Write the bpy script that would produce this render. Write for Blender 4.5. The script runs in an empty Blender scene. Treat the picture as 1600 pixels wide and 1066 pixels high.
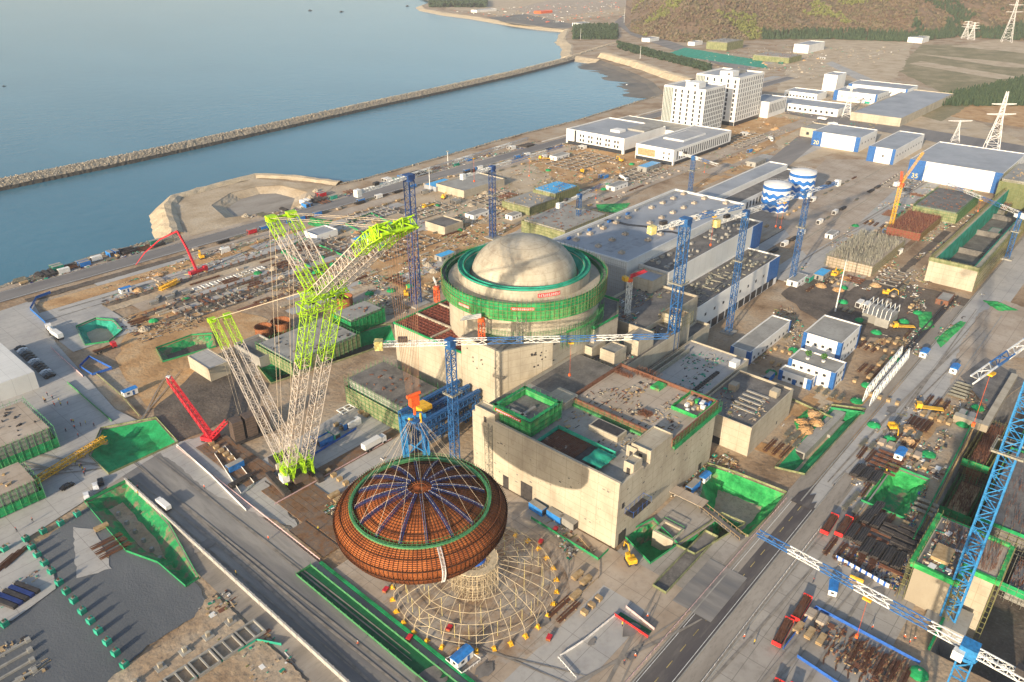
import bpy, bmesh, math, random
from mathutils import Vector, Matrix
from mathutils.geometry import delaunay_2d_cdt
random.seed(7)
R=math.radians
S=bpy.context.scene
C=S.collection
# ---------------------------------------------------------------- camera maths
F=1190.;PT=R(27.5);H=165.;AZ=R(41.4)
FW=(math.cos(AZ),math.sin(AZ));RT=(math.sin(AZ),-math.cos(AZ))
def at(px,py,z=0):
    a=(px-800)/F;b=(533-py)/F
    h=math.cos(PT)+b*math.sin(PT);v=-math.sin(PT)+b*math.cos(PT)
    t=(z-H)/v
    return Vector(((FW[0]*h+RT[0]*a)*t,(FW[1]*h+RT[1]*a)*t,z))
def proj(p):
    x,y,z=p[0],p[1],p[2]-H
    f=x*FW[0]+y*FW[1];r=x*RT[0]+y*RT[1]
    d=f*math.cos(PT)-z*math.sin(PT);u=f*math.sin(PT)+z*math.cos(PT)
    return (800+F*r/d,533-F*u/d)
def hgt(px,py,ty):
    b=at(px,py);lo,hi=0,200
    for _ in range(40):
        m=(lo+hi)/2
        if proj((b[0],b[1],m))[1]>ty: lo=m
        else: hi=m
    return lo
def rc(*pts,z=0):
    q=[at(p[0],p[1],z) for p in pts]
    return min(v.x for v in q),max(v.x for v in q),min(v.y for v in q),max(v.y for v in q)
# ---------------------------------------------------------------- materials
MATS={}
def nt_new(name):
    m=bpy.data.materials.new(name);m.use_nodes=True
    nt=m.node_tree;nt.nodes.clear()
    o=nt.nodes.new('ShaderNodeOutputMaterial');b=nt.nodes.new('ShaderNodeBsdfPrincipled')
    nt.links.new(b.outputs[0],o.inputs[0])
    return m,nt,b,o
def mat(name,cols,scale=.15,rough=.85,metal=0,bump=0,bscale=None,fine=None,detail=8,stretch=None,joints=None,sat=None):
    """cols: list of colours mixed by multi-scale noise in world space; fine=(scale,amount,colour) speckle; joints=(sx,sy,w,dark)"""
    m,nt,b,o=nt_new(name);N=nt.nodes;L=nt.links
    geo=N.new('ShaderNodeNewGeometry')
    src=geo.outputs['Position']
    mp=N.new('ShaderNodeMapping');L.new(src,mp.inputs[0])
    if stretch: mp.inputs['Scale'].default_value=stretch
    n=N.new('ShaderNodeTexNoise');n.inputs['Scale'].default_value=scale;n.inputs['Detail'].default_value=detail;n.inputs['Roughness'].default_value=.62
    L.new(mp.outputs[0],n.inputs['Vector'])
    cr=N.new('ShaderNodeValToRGB');L.new(n.outputs[0],cr.inputs[0])
    e=cr.color_ramp.elements
    k=len(cols)
    if k==1: cols=[cols[0],cols[0]];k=2
    lo,hi=.34,.66
    for i,c in enumerate(cols):
        pos=lo+(hi-lo)*i/(k-1)
        if i<2: el=e[i];el.position=pos
        else: el=e.new(pos)
        el.color=(*c,1)
    col=cr.outputs[0]
    if fine:
        fs,fa,fc=fine
        n2=N.new('ShaderNodeTexNoise');n2.inputs['Scale'].default_value=fs;n2.inputs['Detail'].default_value=6;n2.inputs['Roughness'].default_value=.7
        L.new(mp.outputs[0],n2.inputs['Vector'])
        c2=N.new('ShaderNodeValToRGB');L.new(n2.outputs[0],c2.inputs[0])
        c2.color_ramp.elements[0].position=.5;c2.color_ramp.elements[1].position=.68
        mx=N.new('ShaderNodeMix');mx.data_type='RGBA'
        mu=N.new('ShaderNodeMath');mu.operation='MULTIPLY';mu.inputs[1].default_value=fa;L.new(c2.outputs[0],mu.inputs[0])
        L.new(mu.outputs[0],mx.inputs[0]);L.new(col,mx.inputs[6]);mx.inputs[7].default_value=(*fc,1)
        col=mx.outputs[2]
    if joints:
        sx,sy,w,dk=joints[:4]
        sep=N.new('ShaderNodeSeparateXYZ');L.new(src,sep.inputs[0])
        prev=None
        for ax,s_ in ((0,sx),(1,sy),(2,joints[4] if len(joints)>4 else 0)):
            if not s_: continue
            d=N.new('ShaderNodeMath');d.operation='PINGPONG';L.new(sep.outputs[ax],d.inputs[0]);d.inputs[1].default_value=s_/2
            l=N.new('ShaderNodeMath');l.operation='LESS_THAN';L.new(d.outputs[0],l.inputs[0]);l.inputs[1].default_value=w
            if prev is None: prev=l.outputs[0]
            else:
                mxx=N.new('ShaderNodeMath');mxx.operation='MAXIMUM';L.new(prev,mxx.inputs[0]);L.new(l.outputs[0],mxx.inputs[1]);prev=mxx.outputs[0]
        mx=N.new('ShaderNodeMix');mx.data_type='RGBA'
        mu=N.new('ShaderNodeMath');mu.operation='MULTIPLY';mu.inputs[1].default_value=.6;L.new(prev,mu.inputs[0])
        L.new(mu.outputs[0],mx.inputs[0]);L.new(col,mx.inputs[6]);mx.inputs[7].default_value=(*dk,1);col=mx.outputs[2]
    L.new(col,b.inputs['Base Color'])
    b.inputs['Roughness'].default_value=rough;b.inputs['Metallic'].default_value=metal
    b.inputs['Specular IOR Level'].default_value=.3
    if bump:
        bn=N.new('ShaderNodeTexNoise');bn.inputs['Scale'].default_value=bscale or scale*6;bn.inputs['Detail'].default_value=6
        L.new(src,bn.inputs['Vector'])
        bp=N.new('ShaderNodeBump');bp.inputs['Strength'].default_value=1;bp.inputs['Distance'].default_value=bump
        L.new(bn.outputs[0],bp.inputs['Height']);L.new(bp.outputs[0],b.inputs['Normal'])
    MATS[name]=m;return m
def plain(name,c,rough=.5,metal=0,var=.25,scale=.8):
    d=tuple(x*(1-var) for x in c);l=tuple(min(1,x*(1+var*.6)) for x in c)
    return mat(name,[d,c,l],scale=scale,rough=rough,metal=metal,detail=4)
mat('earth',[(.2,.13,.075),(.32,.22,.135),(.4,.295,.195),(.42,.34,.25),(.5,.395,.275)],scale=.035,fine=(.9,.55,(.12,.1,.085)),bump=.35,bscale=.5,detail=12)
mat('earth_orange',[(.34,.19,.08),(.48,.29,.135),(.53,.37,.21)],scale=.08,fine=(1.2,.4,(.17,.12,.08)),bump=.3,bscale=.6)
mat('earth_pale',[(.36,.27,.17),(.48,.38,.26),(.54,.45,.33)],scale=.05,fine=(.8,.4,(.2,.16,.12)),bump=.3,bscale=.5)
mat('earth_dark',[(.07,.055,.045),(.12,.095,.075),(.17,.135,.105)],scale=.08,fine=(1.0,.5,(.22,.2,.17)),bump=.3,bscale=.7)
mat('mud_flat',[(.1,.09,.075),(.16,.135,.105),(.2,.17,.13)],scale=.03,rough=.6)
mat('gravel_dark_shaded',[(.085,.095,.108),(.118,.128,.14),(.16,.168,.175)],scale=.03,fine=(2.,.4,(.13,.13,.13)),bump=.1,bscale=2,stretch=(1,.35,1))  # dark gravel, with the yard's bluish shade mixed into its colour
mat('gravel_road',[(.22,.195,.165),(.3,.265,.225),(.36,.325,.28)],scale=.08,stretch=(.25,1,1),fine=(1.5,.4,(.14,.12,.1)))
mat('apron',[(.24,.22,.19),(.33,.3,.265),(.37,.34,.3),(.41,.375,.33)],scale=.045,fine=(.35,.45,(.2,.175,.15)),joints=(9,5,.09,(.12,.11,.1)))
mat('stained_pad',[(.24,.16,.1),(.33,.25,.18),(.37,.32,.27),(.4,.37,.32)],scale=.12,fine=(.6,.5,(.2,.13,.08)),joints=(9,5,.08,(.15,.13,.1)))
mat('pad',[(.33,.32,.31),(.41,.395,.37),(.45,.43,.4)],scale=.05,fine=(.5,.35,(.25,.225,.2)),joints=(12,6,.08,(.15,.14,.13)))
mat('pad_warm',[(.32,.25,.185),(.41,.335,.26),(.47,.4,.325)],scale=.05,fine=(.5,.4,(.22,.18,.14)),joints=(12,7,.08,(.14,.12,.1)))
mat('asphalt',[(.058,.052,.056),(.08,.072,.075),(.12,.108,.102)],scale=.05,stretch=(.2,1,1),fine=(.5,.5,(.19,.17,.15)))
mat('asphalt_pale',[(.15,.14,.14),(.2,.188,.18),(.26,.24,.225)],scale=.05,stretch=(.2,1,1),fine=(1,.3,(.2,.18,.16)))
mat('yard_asphalt',[(.13,.132,.14),(.21,.2,.19),(.31,.29,.265),(.17,.165,.16)],scale=.06,stretch=(1,.15,1),fine=(.6,.4,(.15,.14,.125)))
mat('concrete',[(.34,.295,.225),(.43,.38,.295),(.48,.435,.34)],scale=.12,stretch=(1,1,.5),fine=(.8,.28,(.24,.2,.15)),joints=(6,6,.06,(.2,.165,.12),3))
mat('concrete_grey',[(.24,.23,.21),(.31,.3,.275),(.36,.35,.32)],scale=.12,fine=(.7,.35,(.17,.16,.14)),joints=(8,8,.04,(.18,.17,.15)))
mat('concrete_dome',[(.31,.27,.21),(.43,.385,.3),(.5,.455,.37)],scale=.11,stretch=(1,1,.35),fine=(.5,.6,(.24,.19,.14)),bump=.05,bscale=1,joints=(0,0,.05,(.25,.21,.16),2.2))
plain('jig_tan',(.55,.45,.3),.6)
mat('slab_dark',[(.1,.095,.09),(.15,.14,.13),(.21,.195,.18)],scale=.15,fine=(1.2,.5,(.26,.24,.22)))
mat('roof_grey',[(.25,.265,.29),(.32,.335,.36),(.38,.39,.41)],scale=.04,fine=(.25,.4,(.27,.265,.25)),rough=.6)
mat('white_wall',[(.66,.65,.62),(.74,.73,.7),(.78,.77,.74)],scale=.1,fine=(.4,.15,(.5,.48,.44)))
mat('white_panel',[(.58,.58,.56),(.66,.66,.64)],scale=.1,joints=(6,6,.08,(.4,.4,.4)))
plain('beam_navy',(.014,.035,.14),.5)
plain('blue_panel',(.025,.115,.34),.5)
plain('roof_stain',(.27,.28,.295),.6,0,.25,.3)
plain('glass',(.05,.065,.08),.15,0,.3)
plain('glass_green',(.16,.19,.17),.25)
plain('window_dark',(.035,.04,.05),.3)
plain('crane_blue',(.022,.1,.27),.5,0,.4,1.5)
plain('tyre_track',(.25,.225,.195),.9,0,.3,.3)
plain('damp_stain',(.2,.185,.17),.7,0,.35,.2)
plain('crane_lightblue',(.028,.19,.43),.5,0,.35,1.5)
plain('crane_navy',(.02,.06,.19),.5,0,.4)
plain('jib_blue',(.04,.14,.36),.5)
plain('crane_white',(.72,.72,.69),.5)
plain('lime',(.36,.62,.02),.5,0,.3,1.5)
plain('lattice_cream',(.52,.46,.40),.5)
plain('rope_cream',(.48,.40,.3),.6)
plain('rope_brown',(.22,.12,.07),.7)
plain('crane_red',(.55,.025,.04),.45)
plain('crane_orange',(.75,.12,.03),.45)
plain('crane_yellow',(.75,.42,.03),.5)
plain('yellow_pale',(.70,.58,.22),.6)
plain('steel_dark',(.05,.045,.045),.6,0,.4)
plain('weight_brown',(.11,.08,.065),.7)
mat('mat_brown',[(.13,.07,.04),(.21,.115,.06),(.16,.12,.095),(.27,.17,.1)],scale=.35,fine=(1,.4,(.1,.08,.06)))
mat('rust_dome',[(.26,.07,.02),(.40,.115,.03),(.50,.16,.045)],scale=.25,rough=.75,fine=(.8,.3,(.22,.06,.02)))
plain('rust_dark',(.07,.024,.01),.8)
mat('rebar',[(.12,.055,.035),(.2,.085,.05),(.14,.1,.08)],scale=.8)
mat('rebar_roof',[(.16,.045,.03),(.24,.075,.05),(.15,.05,.04)],scale=.5)
mat('timber',[(.28,.19,.09),(.4,.28,.15),(.46,.34,.2)],scale=.7)
plain('scaffold_olive',(.22,.21,.09),.6,0,.3)
plain('scaffold_green',(.06,.24,.09),.6,0,.4)
plain('scaffold_grey',(.28,.27,.22),.5)
mat('net_green',[(.008,.16,.05),(.012,.28,.09),(.02,.38,.13)],scale=.16,rough=.8,bump=.4,bscale=.35,fine=(.6,.4,(.006,.12,.045)))
mat('net_teal',[(.01,.19,.12),(.02,.3,.2),(.04,.38,.27)],scale=.2,rough=.8,bump=.3,bscale=.4)
mat('net_patchy',[(.2,.15,.1),(.016,.2,.07),(.02,.3,.09),(.24,.18,.12),(.012,.16,.055)],scale=.13,rough=.8,bump=.5,bscale=.35)
mat('net_bright',[(.012,.2,.05),(.025,.32,.08),(.05,.42,.11),(.16,.2,.09)],scale=.18,rough=.85,bump=.8,bscale=.3,fine=(.5,.6,(.008,.13,.04)))
mat('net_olive',[(.13,.16,.075),(.22,.235,.12),(.3,.3,.17)],scale=.3,joints=(2.4,2.4,.12,(.1,.12,.05),1.8))
mat('net_band',[(.01,.15,.045),(.025,.28,.07),(.07,.37,.12),(.2,.32,.1)],scale=.3,bump=.3,bscale=.5,joints=(0,0,.12,(.05,.12,.04),1.9),stretch=(1,1,.4))
plain('green_dark',(.01,.11,.045),.7)
plain('fence_green',(.025,.27,.1),.6)
plain('ring_green',(.07,.24,.10),.6)
plain('fence_white',(.7,.68,.66),.6)
plain('fence_pink',(.6,.42,.42),.6)
plain('fence_blue',(.03,.12,.45),.6)
plain('paint_white',(.7,.7,.68),.6)
plain('paint_yellow',(.42,.33,.13),.6,0,.5,.5)
plain('paint_red',(.6,.03,.03),.6)
plain('blue_roof',(.03,.2,.55),.5)
plain('sky_blue_roof',(.05,.38,.72),.4)
plain('navy',(.02,.04,.16),.5)
plain('rust_tank',(.27,.1,.04),.8,0,.4)
mat('rock',[(.13,.115,.095),(.3,.26,.2),(.42,.37,.3)],scale=.9,bump=.6,bscale=1.2,fine=(1.8,.5,(.1,.09,.075)),detail=3)
plain('rock_pale',(.40,.345,.265),.9,0,.45,1.5)
mat('rock_wet',[(.035,.032,.028),(.06,.055,.045)],scale=.8,rough=.6)
mat('rock_bank',[(.42,.34,.23),(.55,.46,.33)],scale=.2,bump=.3,fine=(.6,.4,(.3,.24,.16)))
mat('hill_soil',[(.10,.066,.044),(.155,.105,.072),(.20,.14,.095),(.09,.075,.045),(.25,.185,.13)],scale=.012,fine=(.12,.6,(.08,.055,.035)),bump=2,bscale=.08,detail=12)
mat('grass_field',[(.18,.165,.08),(.25,.21,.115),(.36,.29,.18)],scale=.03,fine=(.3,.4,(.08,.08,.04)))
mat('leaf_dark',[(.02,.042,.022),(.035,.06,.03),(.055,.08,.035)],scale=.2)
mat('leaf_brown',[(.11,.075,.05),(.17,.12,.08),(.12,.11,.06),(.23,.17,.12)],scale=.06)
mat('leaf_olive',[(.12,.13,.04),(.18,.19,.055)],scale=.2)
mat('leaf_green',[(.04,.12,.03),(.08,.2,.05)],scale=.8)
plain('bark',(.1,.07,.05),.9)
plain('car_black',(.015,.016,.02),.25)
plain('car_white',(.7,.7,.7),.3)
plain('car_grey',(.2,.22,.24),.3)
plain('rubber',(.02,.02,.02),.8)
plain('cloth_dark',(.025,.03,.05),.9)
plain('hivis',(.6,.5,.04),.8)
plain('skin',(.45,.27,.19),.7)
plain('helmet_red',(.55,.03,.03),.4)
plain('wave_blue',(.02,.14,.45),.4)
plain('orange_lamp',(.8,.25,.03),.5)
# water: dull teal sea, rippled
m,nt,b,o=nt_new('water');N=nt.nodes;L=nt.links
geo=N.new('ShaderNodeNewGeometry');n=N.new('ShaderNodeTexNoise');n.inputs['Scale'].default_value=.006;n.inputs['Detail'].default_value=5
mp=N.new('ShaderNodeMapping');mp.inputs['Scale'].default_value=(1,.5,1);mp.inputs['Rotation'].default_value=(0,0,.5);L.new(geo.outputs[0],mp.inputs[0]);L.new(mp.outputs[0],n.inputs['Vector'])
cr=N.new('ShaderNodeValToRGB');cr.color_ramp.elements[0].position=.35;cr.color_ramp.elements[1].position=.65
cr.color_ramp.elements[0].color=(.032,.14,.2,1);cr.color_ramp.elements[1].color=(.048,.17,.235,1);L.new(n.outputs[0],cr.inputs[0]);L.new(cr.outputs[0],b.inputs['Base Color'])
b.inputs['Roughness'].default_value=.22;b.inputs['IOR'].default_value=1.33
n2=N.new('ShaderNodeTexNoise');n2.inputs['Scale'].default_value=.09;n2.inputs['Detail'].default_value=9;L.new(geo.outputs[0],n2.inputs['Vector'])
bp=N.new('ShaderNodeBump');bp.inputs['Distance'].default_value=.5;bp.inputs['Strength'].default_value=.6;L.new(n2.outputs[0],bp.inputs['Height']);L.new(bp.outputs[0],b.inputs['Normal'])
MATS['water']=m
def M(n): return MATS[n] if isinstance(n,str) else n
# ---------------------------------------------------------------- mesh builder
class MB:
    def __init__(s): s.v=[];s.f=[];s.mi=[];s.cur=0
    def add(s,vs,fs):
        o=len(s.v);s.v+=[tuple(v) for v in vs];s.f+=[tuple(i+o for i in f) for f in fs];s.mi+=[s.cur]*len(fs);return s
    def box(s,x0,x1,y0,y1,z0,z1):
        return s.add([(x0,y0,z0),(x1,y0,z0),(x1,y1,z0),(x0,y1,z0),(x0,y0,z1),(x1,y0,z1),(x1,y1,z1),(x0,y1,z1)],
            [(0,3,2,1),(4,5,6,7),(0,1,5,4),(1,2,6,5),(2,3,7,6),(3,0,4,7)])
    def obox(s,c,sx,sy,sz,a):
        ca,sa=math.cos(a),math.sin(a);o=len(s.v)
        P=[]
        for z in (0,sz):
            for dx,dy in ((-1,-1),(1,-1),(1,1),(-1,1)):
                x,y=dx*sx/2,dy*sy/2
                P.append((c[0]+x*ca-y*sa,c[1]+x*sa+y*ca,c[2]+z))
        return s.add(P,[(0,3,2,1),(4,5,6,7),(0,1,5,4),(1,2,6,5),(2,3,7,6),(3,0,4,7)])
    def bar(s,p,q,r,n=4,r2=None):
        p=Vector(p);q=Vector(q);d=q-p
        if d.length<1e-6: return s
        d.normalize();u=d.cross(Vector((0,0,1)))
        if u.length<.01: u=Vector((1,0,0))
        u.normalize();w=d.cross(u);r2=r if r2 is None else r2;P=[]
        for c,rr in ((p,r),(q,r2)):
            for i in range(n):
                a=2*math.pi*(i+.5)/n;P.append(c+u*math.cos(a)*rr+w*math.sin(a)*rr)
        return s.add(P,[(i,(i+1)%n,n+(i+1)%n,n+i) for i in range(n)]+[tuple(range(n))[::-1],tuple(range(n,2*n))])
    def path(s,pts,r,n=4):
        for a,b in zip(pts,pts[1:]): s.bar(a,b,r,n)
        return s
    def prism(s,poly,z0,z1,cap=True):
        n=len(poly)
        a=sum(poly[i][0]*poly[(i+1)%n][1]-poly[(i+1)%n][0]*poly[i][1] for i in range(n))
        if a<0: poly=poly[::-1]
        P=[(p[0],p[1],z0) for p in poly]+[(p[0],p[1],z1) for p in poly]
        fs=[(i,(i+1)%n,n+(i+1)%n,n+i) for i in range(n)]
        if cap: fs+=[tuple(range(n,2*n)),tuple(range(n))[::-1]]
        return s.add(P,fs)
    def cyl(s,x,y,z0,z1,r,n=24,r2=None,cap=True):
        r2=r if r2 is None else r2;P=[]
        for z,rr in ((z0,r),(z1,r2)):
            for i in range(n):
                a=2*math.pi*i/n;P.append((x+rr*math.cos(a),y+rr*math.sin(a),z))
        fs=[(i,(i+1)%n,n+(i+1)%n,n+i) for i in range(n)]
        if cap: fs+=[tuple(range(n,2*n)),tuple(range(n))[::-1]]
        return s.add(P,fs)
    def lathe(s,x,y,prof,n=64,a0=0,a1=2*math.pi):
        full=abs(a1-a0-2*math.pi)<1e-6;k=len(prof);m=n if full else n+1;P=[]
        for i in range(m):
            a=a0+(a1-a0)*i/n
            for r,z in prof: P.append((x+r*math.cos(a),y+r*math.sin(a),z))
        fs=[]
        for i in range(n):
            j=(i+1)%m
            for q in range(k-1): fs.append((i*k+q,j*k+q,j*k+q+1,i*k+q+1))
        return s.add(P,fs)
    def ring(s,x,y,z,r,t,n=48,sides=4):
        pts=[(x+r*math.cos(2*math.pi*i/n),y+r*math.sin(2*math.pi*i/n),z) for i in range(n+1)]
        return s.path(pts,t,sides)
    def lattice(s,p,q,w,h,nb,r=.12,rb=.06,side=None,taper=1.,tri=False,x=True,cols=False):
        """square lattice from p to q; w across, h along the other axis"""
        p=Vector(p);q=Vector(q);d=(q-p).normalized()
        if side is None:
            side=d.cross(Vector((0,0,1)))
            if side.length<.05: side=Vector((1,0,0))
        u=Vector(side);u=(u-d*u.dot(d)).normalized();v=u.cross(d)
        def cor(i):
            t=i/nb;c=p.lerp(q,t);k=1+(taper-1)*t
            if tri: return [c-u*w/2*k-v*h/2*k,c+u*w/2*k-v*h/2*k,c+v*h/2*k]
            return [c-u*w/2*k-v*h/2*k,c+u*w/2*k-v*h/2*k,c+u*w/2*k+v*h/2*k,c-u*w/2*k+v*h/2*k]
        A=[cor(i) for i in range(nb+1)];m=len(A[0])
        for j in range(m):
            s.bar(A[0][j],A[nb][j],r)
        for i in range(nb):
            for j in range(m):
                k=(j+1)%m
                if i%2==0: s.bar(A[i][j],A[i+1][k],rb,3)
                else: s.bar(A[i][k],A[i+1][j],rb,3)
                if x: s.bar(A[i][j],A[i][k],rb,3)
        return s
    def build(s,name,m,parent=None,loc=None,smooth=False,local=False,**props):
        if not s.v: s.box(0,.01,0,.01,0,.01)
        if parent is not None and not local:
            off=Vector((0,0,0));q=parent
            while q: off+=q.location;q=q.parent
        elif parent is not None or local: off=Vector((0,0,0))
        elif loc is not None: off=Vector(loc)
        else:
            xs=[v[0] for v in s.v];ys=[v[1] for v in s.v];zs=[v[2] for v in s.v]
            off=Vector(((min(xs)+max(xs))/2,(min(ys)+max(ys))/2,min(zs)))
        me=bpy.data.meshes.new(name)
        me.from_pydata([(v[0]-off.x,v[1]-off.y,v[2]-off.z) for v in s.v],[],s.f)
        for mm in (m if isinstance(m,(list,tuple)) else [m]): me.materials.append(M(mm))
        if isinstance(m,(list,tuple)): me.polygons.foreach_set('material_index',s.mi)
        if smooth: me.polygons.foreach_set('use_smooth',[True]*len(me.polygons))
        me.update()
        o=bpy.data.objects.new(name,me);C.objects.link(o)
        if parent is not None: o.parent=parent
        elif not local: o.location=off
        for k,v in props.items(): o[k]=v
        return o
def thing(name,label,cat,loc=(0,0,0),rz=0,group=None):
    o=bpy.data.objects.new(name,None);C.objects.link(o);o.location=loc;o.rotation_euler=(0,0,rz)
    o['label']=label;o['category']=cat
    if group: o['group']=group
    o.empty_display_size=.5
    return o
def tag(o,label,cat,group=None):
    o['label']=label;o['category']=cat
    if group: o['group']=group
    return o
def struct(o): o['kind']='structure';return o
def stuff(o,label,cat): o['kind']='stuff';o['label']=label;o['category']=cat;return o
def children(o): return list(o.children)
def copy_tree(o,parent=None):
    c=o.copy();C.objects.link(c);c.parent=parent
    for ch in children(o): copy_tree(ch,c)
    return c
def hide_proto(o):
    for ch in list(o.children):
        for g in list(ch.children): bpy.data.objects.remove(g)
        bpy.data.objects.remove(ch)
    bpy.data.objects.remove(o)
# ---------------------------------------------------------------- camera, light
cam=bpy.data.cameras.new('camera');co=bpy.data.objects.new('camera',cam);C.objects.link(co);S.camera=co
co.location=(0,0,H);cam.sensor_width=36;cam.lens=36*F/1600;cam.clip_start=1;cam.clip_end=30000
d=Vector((FW[0]*math.cos(PT),FW[1]*math.cos(PT),-math.sin(PT)))
co.rotation_euler=d.to_track_quat('-Z','Y').to_euler()
SA=R(10.5);SE=R(15.8)
w=bpy.data.worlds.new('World');S.world=w;w.use_nodes=True
sk=w.node_tree.nodes.new('ShaderNodeTexSky');sk.sky_type='NISHITA';sk.sun_disc=False
sk.sun_elevation=SE;sk.sun_rotation=math.atan2(-math.cos(SA),-math.sin(SA));sk.air_density=1.;sk.dust_density=1.5;sk.altitude=100
bg=w.node_tree.nodes['Background'];bg.inputs[1].default_value=.14
w.node_tree.links.new(sk.outputs[0],bg.inputs[0])
sl=bpy.data.lights.new('sun','SUN');sl.energy=4.9;sl.angle=R(.8);sl.color=(1,.83,.6)
so=bpy.data.objects.new('sun',sl);C.objects.link(so);so.location=(-200,0,300)
so.rotation_euler=Vector((math.cos(SA)*math.cos(SE),math.sin(SA)*math.cos(SE),-math.sin(SE))).to_track_quat('-Z','Y').to_euler()
S.view_settings.view_transform='Standard';S.view_settings.look='None';S.view_settings.gamma=1;S.view_settings.exposure=.62
S.view_settings.use_curve_mapping=False
S.cycles.volume_bounces=0;S.cycles.max_bounces=5;S.cycles.diffuse_bounces=3
# haze: a closed box of thin even air round everything
hz=MB().box(-2500,9000,-5500,5500,-22,300).build('haze',MATS['glass'],loc=(0,0,0))
m=bpy.data.materials.new('haze_air');m.use_nodes=True;nt=m.node_tree;nt.nodes.clear()
o_=nt.nodes.new('ShaderNodeOutputMaterial');v_=nt.nodes.new('ShaderNodeVolumePrincipled')
v_.inputs['Density'].default_value=.00007;v_.inputs['Color'].default_value=(.93,.95,1,1);v_.inputs['Anisotropy'].default_value=.0
nt.links.new(v_.outputs[0],o_.inputs['Volume']);hz.data.materials[0]=m;hz['kind']='stuff'
# ---------------------------------------------------------------- land with holes
def pxpoly(pts,z=0): return [(lambda v:(v.x,v.y))(at(p[0],p[1],z)) for p in pts]
def inside(p,poly):
    x,y=p;c=False;n=len(poly);j=n-1
    for i in range(n):
        xi,yi=poly[i];xj,yj=poly[j]
        if (yi>y)!=(yj>y) and x<(xj-xi)*(y-yi)/(yj-yi)+xi: c=not c
        j=i
    return c
def shrink(poly,d):
    """move each vertex inwards by d (mitred)"""
    n=len(poly);a=sum(poly[i][0]*poly[(i+1)%n][1]-poly[(i+1)%n][0]*poly[i][1] for i in range(n))
    sg=1 if a>0 else -1;out=[]
    for i in range(n):
        p0=Vector(poly[i-1]);p1=Vector(poly[i]);p2=Vector(poly[(i+1)%n])
        e1=(p1-p0).normalized();e2=(p2-p1).normalized()
        n1=Vector((-e1.y,e1.x))*sg;n2=Vector((-e2.y,e2.x))*sg
        b=(n1+n2);k=max(.35,b.length_squared/2)
        q=p1+b*(d/k);out.append((q.x,q.y))
    return out
coast=[(-500,600),(-150,492),(0,449),(60,430),(150,400),(225,381),(275,367),(268,348),(262,324),(275,309),(335,292),(400,276),(460,279),(530,288),(560,282),(620,266),(700,243),(800,214),(900,189),(1000,158),(1040,147),(1020,128),(990,114),(962,103),(938,94),(915,91),(890,86),(893,72),(880,62),(884,54),(888,46),(850,43),(800,36),(740,26),(700,21),(663,14),(658,9),(675,3),(690,-6),(640,-40),(500,-66)]
land=pxpoly(coast)+[(-0.0,0.0)]
land[-1]=(land[-2][0]+600,land[-2][1]-200)
land=land[:-1]+[(8500,-5200),(-2200,-5200),(-2200,land[0][1]-0)]
# every pit: name -> (outline, depth, slope inset, wall material, floor material)
def rect(x0,x1,y0,y1): return [(x0,y0),(x1,y0),(x1,y1),(x0,y1)]
PITS=[
 ('culvert',pxpoly([(1213,732),(1256,742),(1349,642),(1300,636)]),3.5,4,'net_green','earth_pale'),
 ('netpit_east',pxpoly([(1106,728),(1150,742),(1226,772),(1206,800),(1168,838),(1140,826),(1090,790)]),5,5,'net_bright','earth'),
 ('basin_a',pxpoly([(976,838),(1016,880),(1056,852),(1020,815)]),5,2,'net_patchy','net_green'),
 ('basin_b',pxpoly([(1060,854),(1085,866),(1160,820),(1128,806),(1108,822)]),4,1.8,'net_patchy','earth_dark'),
 ('west_net',pxpoly([(142,713),(172,741),(276,693),(243,656),(160,672)]),2.6,5,'net_green','net_green'),
 ('found_pit',pxpoly([(136,786),(200,754),(262,820),(308,905),(292,916),(250,880),(200,862)]),3.2,4.5,'net_patchy','earth'),
 ('pond',pxpoly([(121,512),(150,500),(176,502),(190,518),(170,535),(135,540)]),3,3,'net_teal','earth_pale'),
 ('north_pit',pxpoly([(246,546),(256,566),(336,543),(330,524),(300,526)]),3,3,'net_patchy','earth_dark'),
 ('big',[(150,-90),(150,-12),(178,-12),(178,10),(218,10),(218,26),(300,29),(340,23),(420,6),(420,-90)],13,2,'slab_dark','earth_dark'),
 ('basin_peninsula',pxpoly([(330,321),(352,341),(470,326),(480,300),(440,290),(400,292),(360,302)]),3.4,9,'earth_pale','gravel_road'),
 ('road_pit',rect(228,254,32,45),4,4,'net_bright','net_patchy'),
 ('mid_pit',pxpoly([(405,575),(425,600),(618,535),(610,508),(560,520)]),5,5,'net_green','earth_dark'),
]
def make_land():
    V=[];E=[];polys=[land]+[p[1] for p in PITS]
    for poly in polys:
        o=len(V);n=len(poly);V+=[Vector(p) for p in poly];E+=[(o+i,o+(i+1)%n) for i in range(n)]
    vs,es,fs,*_=delaunay_2d_cdt(V,E,[],0,1e-4)
    mb=MB();P=[(v.x,v.y,0) for v in vs];keep=[]
    for f in fs:
        c=(sum(vs[i].x for i in f)/len(f),sum(vs[i].y for i in f)/len(f))
        if inside(c,land) and not any(inside(c,p) for p in polys[1:]): keep.append(tuple(f))
    mb.add(P,keep)
    g=mb.build('ground','earth',loc=(0,0,0));struct(g)
make_land()
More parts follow.
